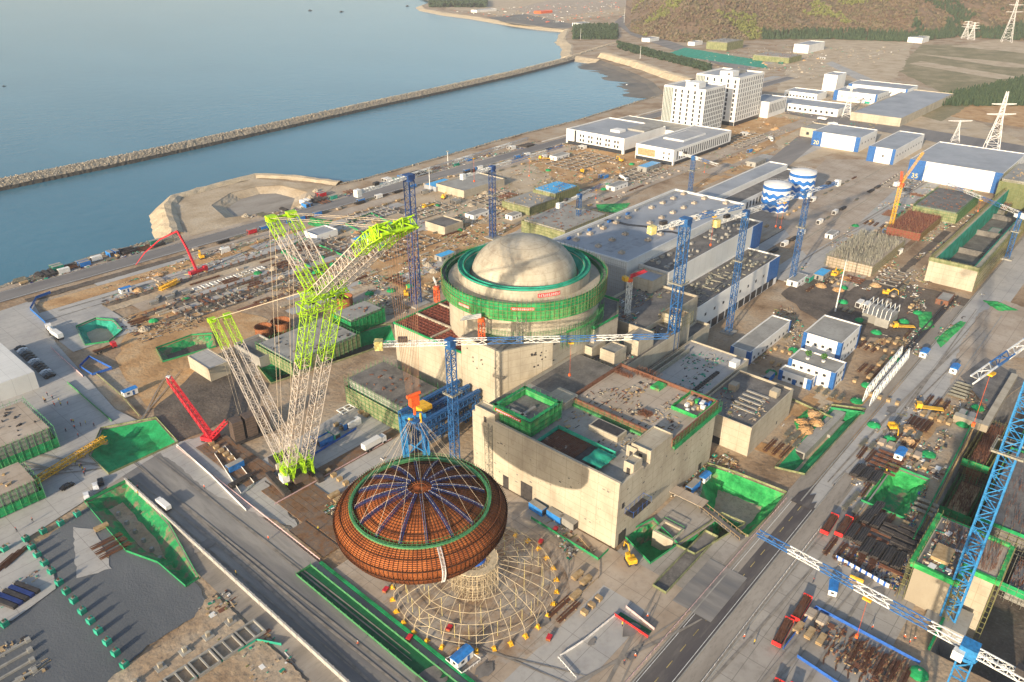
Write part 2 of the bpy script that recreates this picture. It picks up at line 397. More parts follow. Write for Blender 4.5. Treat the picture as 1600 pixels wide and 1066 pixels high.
for nm,poly,dp,ins,wm,fm in PITS:
    q=shrink(poly,ins);n=len(poly)
    mb=MB();K=6;rows=[]
    for k in range(K+1):
        t=k/K;row=[]
        for i in range(n):
            a=poly[i];b=poly[(i+1)%n];c=q[i];e=q[(i+1)%n];seg=8
            for s_ in range(seg):
                u=s_/seg;x=(a[0]+(b[0]-a[0])*u)*(1-t)+(c[0]+(e[0]-c[0])*u)*t;y=(a[1]+(b[1]-a[1])*u)*(1-t)+(c[1]+(e[1]-c[1])*u)*t
                j=0 if k in (0,) else random.uniform(-.35,.35)
                row.append((x+j,y+j,-dp*t+(j*.5 if 0<k<K else 0)))
        rows.append(row)
    m_=len(rows[0]);P=[p for r in rows for p in r];fs=[]
    for k in range(K):
        for i in range(m_): fs.append((k*m_+i,k*m_+(i+1)%m_,(k+1)*m_+(i+1)%m_,(k+1)*m_+i))
    mb.add(P,fs);mb.cur=1
    mb.add([(x,y,-dp+.02) for x,y in shrink(poly,ins*.92)],[tuple(range(n))])
    struct(mb.build('pit_ground',[wm,fm],loc=(poly[0][0],poly[0][1],0)))
sq=[(-2400,-5400),(8900,-5400),(8900,5400),(-2400,5400)]
V=[];E=[]
for pl_ in (sq,land):
    k=len(V);V+=[Vector(p) for p in pl_];E+=[(k+i,k+(i+1)%len(pl_)) for i in range(len(pl_))]
vs,es,fs,*_=delaunay_2d_cdt(V,E,[],0,1e-4)
keep=[tuple(f) for f in fs if not inside((sum(vs[i].x for i in f)/len(f),sum(vs[i].y for i in f)/len(f)),land)]
sea=MB().add([(v.x,v.y,-5) for v in vs],keep).build('sea_water','water',loc=(0,0,-5));struct(sea)
# shore revetment: a sloping band of rock under the edge of the land
def band(pts,profile,name,m,seg=6,jit=.5,side=1):
    """profile: list of (offset outward, z)"""
    P=[]
    for a,b in zip(pts,pts[1:]):
        n=max(1,int(math.hypot(b[0]-a[0],b[1]-a[1])/seg))
        for i in range(n): P.append((a[0]+(b[0]-a[0])*i/n,a[1]+(b[1]-a[1])*i/n))
    P.append(pts[-1]);V=[];k=len(profile);fs=[]
    for i,p in enumerate(P):
        a=Vector(P[max(0,i-1)]);b=Vector(P[min(len(P)-1,i+1)]);t=(b-a).normalized();nn=Vector((-t.y,t.x))*side
        for o,z in profile:
            V.append((p[0]+nn.x*o+random.uniform(-jit,jit),p[1]+nn.y*o+random.uniform(-jit,jit),z+(random.uniform(-jit,jit)*.6)))
    for i in range(len(P)-1):
        for j in range(k-1): fs.append((i*k+j,(i+1)*k+j,(i+1)*k+j+1,i*k+j+1))
    return MB().add(V,fs).build(name,m)
cw=land[:41]
struct(band(cw[0:7],[(-3,.25),(0,.7),(2,.1),(5,-2.2),(9,-4.4),(13,-6.5)],'shore_rock','rock'))
struct(band(cw[6:14],[(-5,.3),(-2,2.),(2,2.2),(5,.6),(8,-1.5),(13,-5),(17,-7)],'shore_rock','rock_bank'))
struct(band(cw[13:21],[(-2,.3),(0,.9),(1.5,.2),(4,-2),(7,-4.3),(10,-6.5)],'shore_rock','rock'))
struct(band(cw[24:41],[(-4,.2),(0,.4),(8,-2),(16,-5),(26,-7)],'shore_rock','rock_bank',seg=20,jit=1))
struct(band(cw[20:25],[(0,.1),(9,-3),(22,-4.5),(50,-5.3)],'shore_mud','mud_flat',seg=12,jit=.8))
# breakwater
bwp=pxpoly([(-320,352),(-100,304),(0,283),(200,243),(400,200),(600,156),(700,135),(800,113),(880,93),(935,75),(968,66)],0)
bw=band(bwp,[(-8,-2.6),(-5,-.4),(-3,1.2),(0,1.5),(3,1.2),(5,-.4),(8,-2.6),(12,-6.5)],'breakwater_rock','rock',seg=2.5,jit=.5)
struct(band(bwp,[(-12.5,-6.5),(-10.2,-4.5),(-8,-2.6)],'breakwater_foot','rock_wet',seg=2.5,jit=.5))
struct(bw)
mb=MB()
for a,b in zip(bwp,bwp[1:]):
    L_=math.hypot(b[0]-a[0],b[1]-a[1]);t=Vector((b[0]-a[0],b[1]-a[1]))/L_;nn=Vector((-t.y,t.x))
    for i in range(int(L_*3.2)):
        s_=random.uniform(0,L_);o=random.uniform(-7.5,8);z=1.4-max(0,abs(o)-3)*.8
        r=random.uniform(.35,.75)
        c=(a[0]+t.x*s_+nn.x*o,a[1]+t.y*s_+nn.y*o,z-.4*r)
        mb.obox(c,r*random.uniform(.8,1.6),r,r*random.uniform(.7,1.3),random.uniform(0,3))
stuff(mb.build('armour_rocks','rock_pale'),'pale grey armour rocks heaped along the breakwater','rocks')
mb=MB()
for a,b in zip(cw[0:20],cw[1:21]):
    L_=math.hypot(b[0]-a[0],b[1]-a[1]);t=Vector((b[0]-a[0],b[1]-a[1]))/L_;nn=Vector((-t.y,t.x))
    for i in range(int(L_*1.5)):
        s_=random.uniform(0,L_);o=random.uniform(-2,10);r=random.uniform(.4,1.1)
        mb.obox((a[0]+t.x*s_+nn.x*o,a[1]+t.y*s_+nn.y*o,.2-max(0,o)*.48),r*random.uniform(.8,1.5),r,r,random.uniform(0,3))
stuff(mb.build('shore_boulders',MATS['rock']),'grey boulders lining the edge of the seafront','rocks')
# ---------------------------------------------------------------- ground patches
LAY=[0]
def patch(name,m,poly,z=None,px=True,rough=0):
    if px: poly=pxpoly(poly)
    LAY[0]+=1;z=.17+.003*LAY[0] if z is None else z
    if rough:   # ragged outline
        out=[];n=len(poly)
        for i in range(n):
            a=Vector(poly[i]);b=Vector(poly[(i+1)%n]);k=max(1,int((b-a).length/rough/2))
            nn=Vector((-(b-a).y,(b-a).x)).normalized()
            for j in range(k):
                c=a.lerp(b,j/k)+nn*(random.uniform(-rough,rough)*.5 if j else 0);out.append((c.x,c.y))
        poly=out
    n=len(poly);a=sum(poly[i][0]*poly[(i+1)%n][1]-poly[(i+1)%n][0]*poly[i][1] for i in range(n))
    if a<0: poly=poly[::-1]
    V=[];E=[]
    for pl_ in [poly]+[p[1] for p in PITS]:
        k=len(V);V+=[Vector(p) for p in pl_];E+=[(k+i,k+(i+1)%len(pl_)) for i in range(len(pl_))]
    vs,es,fs,*_=delaunay_2d_cdt(V,E,[],0,1e-4);keep=[]
    for f in fs:
        c=(sum(vs[i].x for i in f)/len(f),sum(vs[i].y for i in f)/len(f))
        if inside(c,poly) and not any(inside(c,p[1]) for p in PITS): keep.append(tuple(f))
    used=sorted({i for f in keep for i in f});ix={v:i for i,v in enumerate(used)}
    o=MB().add([(vs[i].x,vs[i].y,z) for i in used],[tuple(ix[i] for i in f) for f in keep]).build(name,m);struct(o);return o
W=lambda x0,x1,y0,y1:rect(x0,x1,y0,y1)
# grid aligned yards, pads and tracks laid in rows along the site axes
rp=random.Random(77);RZ=[0]
def rows(quad,n,mats,lx=(12,60),ly=(3,10)):
    Q=pxpoly(quad)
    for _ in range(n):
        u,v=rp.random(),rp.random()
        x=(Q[0][0]*(1-u)+Q[1][0]*u)*(1-v)+(Q[3][0]*(1-u)+Q[2][0]*u)*v;y=(Q[0][1]*(1-u)+Q[1][1]*u)*(1-v)+(Q[3][1]*(1-u)+Q[2][1]*u)*v
        a,b=rp.uniform(*lx),rp.uniform(*ly)
        if rp.random()<.2: a,b=b*1.2,a*.6
        RZ[0]+=1;patch('ground_patch',rp.choice(mats),rect(x-a/2,x+a/2,y-b/2,y+b/2),z=.012+.0009*RZ[0],px=False,rough=.5);LAY[0]-=1
rows([(160,460),(460,380),(500,450),(220,530)],22,('pad','earth_pale','earth_dark','earth_orange','pad_warm','rebar'),(20,70),(3,6))
rows([(420,400),(620,320),(700,440),(500,480)],22,('pad','earth_pale','earth_dark','earth_orange','earth_orange','pad_warm'))
rows([(650,320),(800,260),(860,320),(720,400)],18,('pad','earth_pale','pad_warm','earth_orange','gravel_road'))
rows([(780,270),(900,220),(1060,260),(940,320)],26,('pad','earth_pale','earth_orange','earth_orange','pad_warm','net_teal'),(15,50),(6,20))
rows([(1000,250),(1180,180),(1260,215),(1120,290)],20,('pad','earth_pale','earth_orange','earth_orange','pad_warm'),(20,60),(5,14))
rows([(1190,160),(1420,130),(1500,220),(1250,240)],20,('pad','asphalt_pale','earth_orange','earth_pale','pad_warm'),(25,80),(8,25))
rows([(1200,360),(1450,250),(1560,310),(1400,430)],26,('pad','asphalt_pale','earth_orange','earth_dark','pad_warm','net_teal'),(25,80),(3,9))
rows([(1040,80),(1200,100),(1440,110),(1300,150)],16,('earth_pale','earth_orange','pad','earth_pale'),(40,120),(15,40))
rows([(1250,440),(1480,440),(1440,540),(1340,540)],14,('earth_pale','earth_orange','earth_dark','net_teal'),(8,30),(3,9))
rows([(1180,600),(1320,600),(1280,700),(1180,720)],8,('earth_orange','earth_pale','earth_orange'),(8,25),(3,7))
# broad tones
patch('soil_patch','earth_orange',[(180,560),(235,640),(320,600),(420,500),(300,470),(200,520)],rough=3)
patch('soil_patch','earth_pale',[(1180,170),(1300,110),(1480,170),(1620,230),(1600,300),(1450,260),(1300,240),(1230,260)],rough=5)
patch('soil_patch','earth_pale',[(262,324),(276,311),(400,279),(520,292),(470,328),(300,368)],rough=2)
patch('gravel_ground','gravel_dark_shaded',[(560,262),(640,300),(800,330),(860,300),(760,240)],rough=4) if 0 else None
patch('soil_patch','earth_pale',[(620,290),(700,400),(840,350),(870,250),(760,245)],rough=4)
patch('soil_patch','earth_orange',[(800,240),(900,300),(1000,260),(1060,200),(900,225)],rough=4)
patch('soil_patch','earth_orange',[(560,400),(640,470),(820,350),(700,350)],rough=4)
patch('dark_ground','earth_dark',[(235,660),(280,690),(400,640),(420,600),(330,560),(240,640)],rough=2)
patch('soil_patch','earth_orange',[(1320,640),(1400,590),(1500,640),(1400,730),(1340,730)],rough=2)
patch('dark_ground','earth_dark',[(1220,460),(1300,520),(1440,540),(1520,470),(1400,440),(1250,430)],rough=3)
patch('soil_patch','earth_orange',[(1060,205),(1180,240),(1270,190),(1180,180)],rough=3)
patch('soil_patch','earth_pale',[(1210,150),(1250,60),(1430,60),(1400,120),(1330,160)],rough=5)
patch('soil_patch','earth_orange',[(1470,180),(1600,200),(1700,160),(1520,150)],rough=4)
patch('soil_patch','earth_pale',[(1480,75),(1600,95),(1700,80),(1560,62)],rough=4)
patch('grass_ground','grass_field',[(1400,110),(1440,70),(1500,70),(1700,98),(1560,130),(1480,150)],rough=4)
patch('grass_ground','grass_field',[(1390,170),(1560,120),(1600,118),(1470,190)],rough=4)
patch('soil_patch','earth_pale',[(640,-10),(700,14),(860,34),(1000,20),(960,-40)],rough=6)
patch('mud_ground','mud_flat',[(760,28),(800,38),(880,46),(905,40),(820,22)],rough=3)
for q_ in ([(1430,84),(1560,104),(1700,112),(1560,96)],[(1420,100),(1560,124),(1600,122),(1440,96)],[(1395,150),(1420,136),(1500,150),(1470,158)],[(1500,142),(1530,136),(1420,175),(1400,176)],[(1480,72),(1520,70),(1700,86),(1700,92)]): patch('terrace_soil','earth_pale',q_,rough=3)
# roads
patch('coast_road','asphalt_pale',W(-300,1500,437,452),px=False)
patch('coast_strip','pad_warm',W(-300,1300,452.5,458),px=False)
patch('main_road','pad',W(212,620,44,60),px=False)
patch('road_apron','apron',W(60,215,18,54),px=False)
patch('road_median','gravel_road',W(60,240,50,55.5),px=False)
patch('asphalt_road','asphalt',W(60,214,55.4,63.2),px=False)
patch('road_edge_paving','apron',W(88,214,63.8,93),px=False)
patch('side_road','gravel_road',W(150,420,61,66),px=False)
patch('jig_yard','pad_warm',W(88,154,64,152),px=False)
patch('jig_yard_slab','pad',W(92,140,72,88),px=False)
patch('jig_floor','stained_pad',[(114.5+27*math.cos(t*.2),114.5+27*math.sin(t*.2)) for t in range(31)],px=False,rough=1)
patch('yard_road','yard_asphalt',W(70.5,91,40,262),px=False)
patch('yard_road_shoulder','gravel_road',W(64.5,70.5,40,262),px=False)
patch('gravel_yard','gravel_dark_shaded',[(-120,930),(20,880),(140,790),(300,905),(330,950),(230,1010),(150,1090),(-120,1200)],rough=1)
patch('crawler_pad','pad',[(240,700),(330,680),(410,745),(470,830),(390,800),(330,770)],rough=1)
patch('crawler_pad','pad',[(385,735),(540,640),(640,640),(700,680),(560,760),(480,790)],rough=0)
patch('west_yard','pad',[(0,487),(50,470),(90,540),(180,640),(280,690),(200,740),(0,870),(-200,900),(-300,640)],rough=0)
patch('strip_soil','earth_orange',W(106,330,408,421),px=False,rough=1)
patch('strip_soil','earth_pale',W(120,330,383,396),px=False,rough=1)
patch('strip_soil','earth_orange',W(130,300,350,371),px=False,rough=1)
patch('strip_slab','pad',W(100,218,396.5,408),px=False)
patch('strip_slab','pad',W(137,228,421,426),px=False)
patch('strip_slab','pad_warm',W(138,245,371,383),px=False)
patch('strip_slab','pad',W(97,128,352,396),px=False)
patch('strip_slab','pad',W(225,345,405,414),px=False)
patch('yard_border','earth_dark',W(104,200,426,432),px=False,rough=1)
patch('yard_strip','pad',W(150,330,356,372),px=False)
patch('yard_strip','pad',W(170,330,395,403),px=False)
patch('inner_road','pad_warm',W(190,760,418,430),px=False)
patch('inner_road','pad',W(250,520,300,309),px=False)
patch('inner_road','pad_warm',W(420,900,300,316),px=False)
patch('inner_road','pad',W(640,1000,250,262),px=False)
patch('soil_patch','earth_pale',[(1230,120),(1290,62),(1430,62),(1410,110),(1340,140)],rough=6)
patch('far_track','pad',[(1290,100),(1300,96),(1420,150),(1400,156)],rough=2)
patch('far_road','asphalt_pale',[(1185,170),(1440,218),(1620,262),(1640,235),(1430,200),(1190,150)])
patch('far_road','asphalt_pale',[(1190,260),(1300,170),(1330,178),(1215,275)])
patch('east_road','pad',W(390,780,134,156),px=False)
patch('east_road','pad',W(470,720,186,196),px=False)
patch('east_road','pad_warm',W(400,800,112,122),px=False)
patch('east_road','pad',W(400,560,172,180),px=False)
patch('tank_yard','pad_warm',W(420,560,186,215),px=False)
patch('hall_yard','pad',W(420,470,215,240),px=False)
patch('east_yard','pad_warm',[(1200,330),(1290,250),(1450,250),(1330,360),(1260,400)])
patch('road_bend','pad_warm',[(1500,540),(1530,490),(1570,470),(1700,520),(1700,560),(1560,560),(1480,620)],rough=1)
patch('hill_road','asphalt_pale',[(960,35),(985,55),(1085,90),(1160,112),(1175,106),(1090,80),(1000,48),(975,30),(1040,-10),(1020,-14)])
patch('far_slab','pad_warm',[(1040,0),(860,30),(800,15),(900,-10)])
patch('turf_net','net_teal',[(1040,85),(1200,108),(1190,95),(1070,75)],rough=3)
patch('dark_wet_patch','yard_asphalt',W(148,170,58,70),px=False)
patch('pale_repair_patch','pad',[(115,825),(150,830),(175,890),(120,905)],rough=.8)
rt_=random.Random(31)
def streak(m,x0,y0,x1,y1,w,bend=2.):
    n=14;P=[];Q=[]
    d=Vector((x1-x0,y1-y0));u=d.normalized();nn=Vector((-u.y,u.x));ph=rt_.uniform(0,6)
    for i in range(n+1):
        t=i/n;c=Vector((x0,y0))+d*t+nn*math.sin(t*3+ph)*bend;ww=w*(.35+.65*math.sin(math.pi*t))*rt_.uniform(.7,1.2)
        P.append(tuple(c+nn*ww/2));Q.append(tuple(c-nn*ww/2))
    patch('tyre_track',m,P+Q[::-1],px=False)
for (x0,y0,x1,y1) in ((95,60,150,75),(98,75,148,62),(100,140,150,150),(92,120,110,70),(72,240,74,100),(78,255,80,60),(84,250,86,110),(70,30,200,28),(66,44,190,34),(110,50,210,45),(220,50,420,52),(230,55,400,47),(70,250,30,330),(80,262,120,300),(40,300,60,260),(30,280,75,250),(110,402,215,400),(500,146,700,144),(400,150,560,140)):
    for k in (0,1.9): streak('tyre_track',x0,y0+k,x1,y1+k,rt_.uniform(.5,1.1),rt_.uniform(.5,2.5))
for _ in range(16):
    x,y=rt_.choice(((rt_.uniform(92,150),rt_.uniform(66,95)),(rt_.uniform(72,90),rt_.uniform(70,250)),(rt_.uniform(90,210),rt_.uniform(22,48)),(rt_.uniform(214,300),rt_.uniform(46,58))))
    r0=rt_.uniform(1,3.4);patch('damp_stain','damp_stain',[(x+r0*rt_.uniform(.6,1.3)*1.6*math.cos(t*.5),y+r0*rt_.uniform(.6,1.2)*math.sin(t*.5)) for t in range(12)],px=False)
patch('asphalt_end','asphalt',[(212,55.6),(217,56.2),(215,57.3),(221,58),(219,59.4),(226,60),(222,61.2),(218,62.8),(212,63)],px=False)
# road paint
mb=MB()
for i in range(22): mb.add([(66+i*6.8,59.2,.36),(69+i*6.8,59.2,.36),(69+i*6.8,59.4,.36),(66+i*6.8,59.4,.36)],[(0,1,2,3)])
struct(mb.build('road_marking','paint_yellow'))
mb=MB()
for y in (55.9,62.7): mb.add([(60,y,.36),(213,y,.36),(213,y+.15,.36),(60,y+.15,.36)],[(0,1,2,3)])
struct(mb.build('road_marking','paint_white'))
mb=MB()
for y in (438,451.3): mb.add([(-300,y,.36),(1500,y,.36),(1500,y+.3,.36),(-300,y+.3,.36)],[(0,1,2,3)])
struct(mb.build('road_marking','paint_white'))
mb=MB()
mb.box(60,214,63.25,63.6,0,.5);mb.box(60,240,55.0,55.3,0,.5);mb.box(214,600,60.2,60.6,0,.6);mb.box(214,420,43.3,43.7,0,.5);mb.box(90,214,49.4,49.8,0,.5)
struct(mb.build('road_kerb','concrete_grey'))
# ---------------------------------------------------------------- hills
def hash2(i,j): 
    n=math.sin(i*127.1+j*311.7)*43758.5453;return n-math.floor(n)
def vnoise(x,y):
    i,j=math.floor(x),math.floor(y);fx,fy=x-i,y-j;fx=fx*fx*(3-2*fx);fy=fy*fy*(3-2*fy)
    a=hash2(i,j);b=hash2(i+1,j);c=hash2(i,j+1);d_=hash2(i+1,j+1)
    return (a*(1-fx)+b*fx)*(1-fy)+(c*(1-fx)+d_*fx)*fy
def fbm(x,y,o=5):
    s_=0;a=.5
    for _ in range(o): s_+=a*vnoise(x,y);x=x*2.03+7;y=y*2.03+3;a*=.5
    return s_
base=[(975,38),(985,50),(1010,58),(1060,66),(1120,66),(1180,62),(1300,62),(1420,66),(1500,58),(1600,64),(1800,70),(2100,80)]
def basey(px):
    for a,b in zip(base,base[1:]):
        if a[0]<=px<=b[0]: return a[1]+(b[1]-a[1])*(px-a[0])/(b[0]-a[0])
    return base[-1][1]
def hillz(px,t,X,Y):
    k=min(1,(px-975)/90.) ; k=max(.12,k)**.7
    rise=260*k*(1-math.exp(-t/650.))*(.65+.7*fbm(px/130.,t/300.+3))
    return rise+(fbm(X/45.,Y/45.)-.5)*12*min(1,t/60.)
V=[];nx,nyy=160,70;fs=[]
HP=[]
for i in range(nx+1):
    px=976+(2100-976)*i/nx;b=at(px,basey(px));dr=Vector((b.x,b.y)).normalized()
    for j in range(nyy+1):
        t=900*(j/nyy)**1.4;X=b.x+dr.x*t;Y=b.y+dr.y*t
        z=-.5 if j==0 else hillz(px,t,X,Y)
        V.append((X,Y,z));HP.append((X,Y,z,px,t))
for i in range(nx):
    for j in range(nyy): a=i*(nyy+1)+j;fs.append((a,a+nyy+1,a+nyy+2,a+1))
struct(MB().add(V,fs).build('hill','hill_soil',smooth=True))
# brush and woods on the hill (uncountable)
def clump(mb,x,y,z,r,h,k=5):
    """a tuft of leaf faces"""
    for _ in range(k):
        a=random.uniform(0,6.28);e=random.uniform(.2,1);cx=x+math.cos(a)*r*.5*random.random();cy=y+math.sin(a)*r*.5*random.random();cz=z+h*random.uniform(.1,.8)
        t=Vector((random.uniform(-1,1),random.uniform(-1,1),random.uniform(-.3,1))).normalized();u=t.orthogonal().normalized();s1=r*random.uniform(.35,.8)
        c=Vector((cx,cy,cz));w_=t.cross(u)
        mb.add([c-u*s1,c+w_*s1*.8,c+u*s1,c+t*s1],[(0,1,2),(0,1,3),(1,2,3)])
def conifer(mb,x,y,z,h,r):
    n=6
    for k in range(3):
        z0=z+h*(.12+.27*k);z1=z+h*min(1,(.5+.27*k));rr=r*(1-.27*k);a0=random.uniform(0,1)
        P=[(x+rr*random.uniform(.75,1.15)*math.cos(a0+6.283*i/n),y+rr*random.uniform(.75,1.15)*math.sin(a0+6.283*i/n),z0+random.uniform(-.06,.06)*h) for i in range(n)]+[(x,y,z1)]
        mb.add(P,[(i,(i+1)%n,n) for i in range(n)])
def hill_at(px,t):
    b=at(px,basey(px));dr=Vector((b.x,b.y)).normalized();X=b.x+dr.x*t;Y=b.y+dr.y*t
    return X,Y,hillz(px,t,X,Y)
mb=MB();mo=MB();md=MB()
for _ in range(15000):
    px=random.uniform(985,1640);t=700*random.random()**1.6;X,Y,z=hill_at(px,t)
    f=fbm(X/90.,Y/90.,4)
    dens=.55
    if px>1420 and f>.40: 
        conifer(md,X,Y,z,random.uniform(6,11),random.uniform(2.5,4)) ;continue
    if t<32 and px>1190: conifer(md,X,Y,z,random.uniform(6,12),random.uniform(2.2,3.6));continue
    if f>.6: clump(mo,X,Y,z,4.5,5,5)
    elif f>.36 or random.random()<.35: clump(mb,X,Y,z,random.uniform(2.5,5),4.5,5)
stuff(mb.build('brushwood','leaf_brown'),'bare brown brushwood covering the dry hillside','brushwood')
stuff(mo.build('scrub','leaf_olive'),'olive green scrub clumps high on the hillside','scrub')
stuff(md.build('conifer_wood','leaf_dark'),'dark conifer wood on the right of the hill','wood')
mb=MB()
for _ in range(2600):
    px=random.uniform(1470,1640);py=random.uniform(118,166)
    if py<118+(1600-px)*.22+6: continue
    p=at(px,py);conifer(mb,p.x,p.y,0,random.uniform(5,9),random.uniform(2,3.2))
stuff(mb.build('conifer_plantation','leaf_dark'),'dark conifer plantation above the pylon at the right edge','wood')
mb=MB()
for _ in range(1500):
    px=random.uniform(895,965);py=random.uniform(40,62)
    p=at(px,py);clump(mb,p.x,p.y,0,4,7,4) if random.random()<.5 else conifer(mb,p.x,p.y,0,random.uniform(5,9),2.6)
for _ in range(900):
    px=random.uniform(965,1110);py=72+(px-965)*.25+random.uniform(-6,5);p=at(px,py);clump(mb,p.x,p.y,0,4,4,4)
for _ in range(900):
    px=random.uniform(672,760);py=random.uniform(2,12)
    p=at(px,py);clump(mb,p.x,p.y,0,8,14,5)
stuff(mb.build('headland_wood','leaf_olive' if 0 else 'leaf_dark'),'dark trees on the headland where the breakwater starts','wood')
# ---------------------------------------------------------------- building kit
def roofring(mb,x0,x1,y0,y1,z,p,t=.4):
    mb.box(x0,x1,y0,y0+t,z,z+p);mb.box(x0,x1,y1-t,y1,z,z+p);mb.box(x0,x0+t,y0+t,y1-t,z,z+p);mb.box(x1-t,x1,y0+t,y1-t,z,z+p)
def block(name,label,cat,b,h,wall='white_wall',roof='roof_grey',par=.8,z0=0,group=None,t=.4):
    x0,x1,y0,y1=b
    r=thing(name,label,cat,((x0+x1)/2,(y0+y1)/2,z0),0,group)
    mb=MB();mb.box(x0,x1,y0,y1,z0,h)
    if par: roofring(mb,x0,x1,y0,y1,h,par,t)
    mb.build('wall',wall,r)
    MB().box(x0+t,x1-t,y0+t,y1-t,h-.05,h+.06).build('roof',roof,r)
    r['_b']=[x0,x1,y0,y1,h]
    return r
def win(r,side,u,z,w,hh,m='window_dark',name='window',at_=None):
    """a window on the -x, -y, +x or +y side; u = centre along the wall"""
    x0,x1,y0,y1,h=r['_b']
    if side=='-x': x=x0 if at_ is None else at_;mb=MB().box(x-.07,x+.05,u-w/2,u+w/2,z,z+hh)
    elif side=='-y': y=y0 if at_ is None else at_;mb=MB().box(u-w/2,u+w/2,y-.07,y+.05,z,z+hh)
    elif side=='+y': mb=MB().box(u-w/2,u+w/2,y1-.05,y1+.07,z,z+hh)
    return mb.build(name,m,r)
def panel(r,side,u0,u1,z0,z1,m='blue_panel',name='blue_panel'):
    x0,x1,y0,y1,h=r['_b']
    if side=='-x': mb=MB().box(x0-.12,x0+.02,u0,u1,z0,z1)
    else: mb=MB().box(u0,u1,y0-.12,y0+.02,z0,z1)
    return mb.build(name,m,r)
def winrow(r,side,u0,u1,n,z,w,hh,**k):
    for i in range(n): win(r,side,u0+(u1-u0)*(i+.5)/n,z,w,hh,**k)
def roofbox(r,x0,x1,y0,y1,z,h,m='white_wall',name='roof_room'):
    return MB().box(x0,x1,y0,y1,z,z+h).build(name,m,r)
def poles(mb,x0,x1,y0,y1,z0,z1,sx=2.4,sz=1.9,r=.05,ext=1.):
    """scaffold cage round a rectangle"""
    P=[]
    nx=max(1,round((x1-x0)/sx));ny=max(1,round((y1-y0)/sx))
    for i in range(nx+1):
        for y in (y0,y1): mb.bar((x0+(x1-x0)*i/nx,y,z0),(x0+(x1-x0)*i/nx,y,z1+ext*random.uniform(.3,1.2)),r,3)
    for i in range(1,ny):
        for x in (x0,x1): mb.bar((x,y0+(y1-y0)*i/ny,z0),(x,y0+(y1-y0)*i/ny,z1+ext*random.uniform(.3,1.2)),r,3)
    z=z0+sz
    while z<z1+.3:
        for y in (y0,y1): mb.bar((x0,y,z),(x1,y,z),r,3)
        for x in (x0,x1): mb.bar((x,y0,z),(x,y1,z),r,3)
        z+=sz
def scaffbuild(label,b,h,net='net_olive',frame='scaffold_olive',roof='concrete_grey',gap=1.4,nettop=.92,z0=0,cat='building',group='buildings wrapped in scaffolding'):
    x0,x1,y0,y1=b;r=thing('scaffolded_building',label,cat,((x0+x1)/2,(y0+y1)/2,z0),0,group)
    g=gap
    MB().box(x0+g,x1-g,y0+g,y1-g,z0,h-.3).build('wall','concrete_grey',r)
    MB().box(x0+g-.3,x1-g+.3,y0+g-.3,y1-g+.3,h-.3,h).build('roof',roof,r)
    s=MB();poles(s,x0,x1,y0,y1,z0,h+.4,r=.07);poles(s,x0+1.05,x1-1.05,y0+1.05,y1-1.05,z0,h,r=.06);s.build('scaffold_frame',frame,r)
    n=MB()
    for (a,c,d_,e) in ((x0+.12,x1-.12,y0+.1,y0+.14),(x0+.12,x1-.12,y1-.14,y1-.1),(x0+.1,x0+.14,y0+.15,y1-.15),(x1-.14,x1-.1,y0+.15,y1-.15)):
        n.box(a,c,d_,e,z0+.6,z0+(h-z0)*nettop)
    n.build('safety_net',net,r)
    mb=MB()
    for _ in range(int((x1-x0)*(y1-y0)/30)): 
        x=random.uniform(x0+g+.5,x1-g-1.5);y=random.uniform(y0+g+.5,y1-g-1.5);mb.obox((x,y,h+.01),random.uniform(.4,1.8),random.uniform(.3,.8),random.uniform(.1,.6),random.uniform(0,3))
    mb.build('stacked_material',random.choice(['timber','steel_dark','rebar']),r)['kind']='stuff'
    return r
# ================================================================= reactor building with dome
DX,DY=216.,184.
r=thing('reactor_building','finished concrete reactor building with pale dome and green netted scaffold ring','reactor',(DX,DY,0))
MB().lathe(DX,DY,[(30.4,0),(30.4,47.6),(29,47.62),(26.4,47.62)],96).build('outer_wall','concrete',r,smooth=False)
MB().lathe(DX,DY,[(26.4,47.1),(26.4,51.6),(24.,51.6),(24.,47.8),(20.,47.8)],96).build('inner_wall','concrete_dome',r)
prof=[]
for i in range(25):
    a=math.pi/2*i/24;prof.append((21.2*math.cos(a)**.92 if i<24 else 0.02,47.8+15.2*math.sin(a)))
MB().lathe(DX,DY,prof,96).build('dome','concrete_dome',r,smooth=True)
s=MB()
for rr,z0,z1 in ((31.3,41.8,48.6),(33.,42.4,50)):
    n=90
    for i in range(n):
        a=2*math.pi*i/n;c=(DX+rr*math.cos(a),DY+rr*math.sin(a))
        s.bar((*c,z0),(*c,z1+random.uniform(.3,1.6)),.06,3)
    z=z0
    while z<z1: s.ring(DX,DY,z,rr,.06,90,3);z+=1.9
n=90
for i in range(n):
    a=2*math.pi*i/n
    for z in (43.8,46.4,48.6): s.bar((DX+31*math.cos(a),DY+31*math.sin(a),z),(DX+33*math.cos(a),DY+33*math.sin(a),z),.05,3)
for i in range(72):
    a=2*math.pi*i/72;c=(DX+24.2*math.cos(a),DY+24.2*math.sin(a));s.bar((*c,51.6),(*c,52.8),.05,3)
    c=(DX+26.2*math.cos(a),DY+26.2*math.sin(a));s.bar((*c,51.6),(*c,52.8),.05,3)
s.build('scaffold_ring','scaffold_green',r)
s=MB()
for i in range(120):
    a=2*math.pi*i/120;c=(DX+33.25*math.cos(a),DY+33.25*math.sin(a));s.bar((*c,43),(*c,49.8+random.uniform(.2,1.8)),.075,3)
for z in (43.4,45,46.6,48,49.3): s.ring(DX,DY,z,33.3,.08,96,3)
s.build('outer_poles','scaffold_olive',r)
MB().lathe(DX,DY,[(31.3,46.35),(33.1,46.38)],96).build('plank_deck','timber',r)
MB().lathe(DX,DY,[(31.3,48.5),(32.9,48.52)],96).build('plank_deck','slab_dark',r)
MB().lathe(DX,DY,[(31.2,41.8),(32.9,42.4),(32.95,46.3)],96).build('safety_net','net_band',r,label='bright green lower net band')
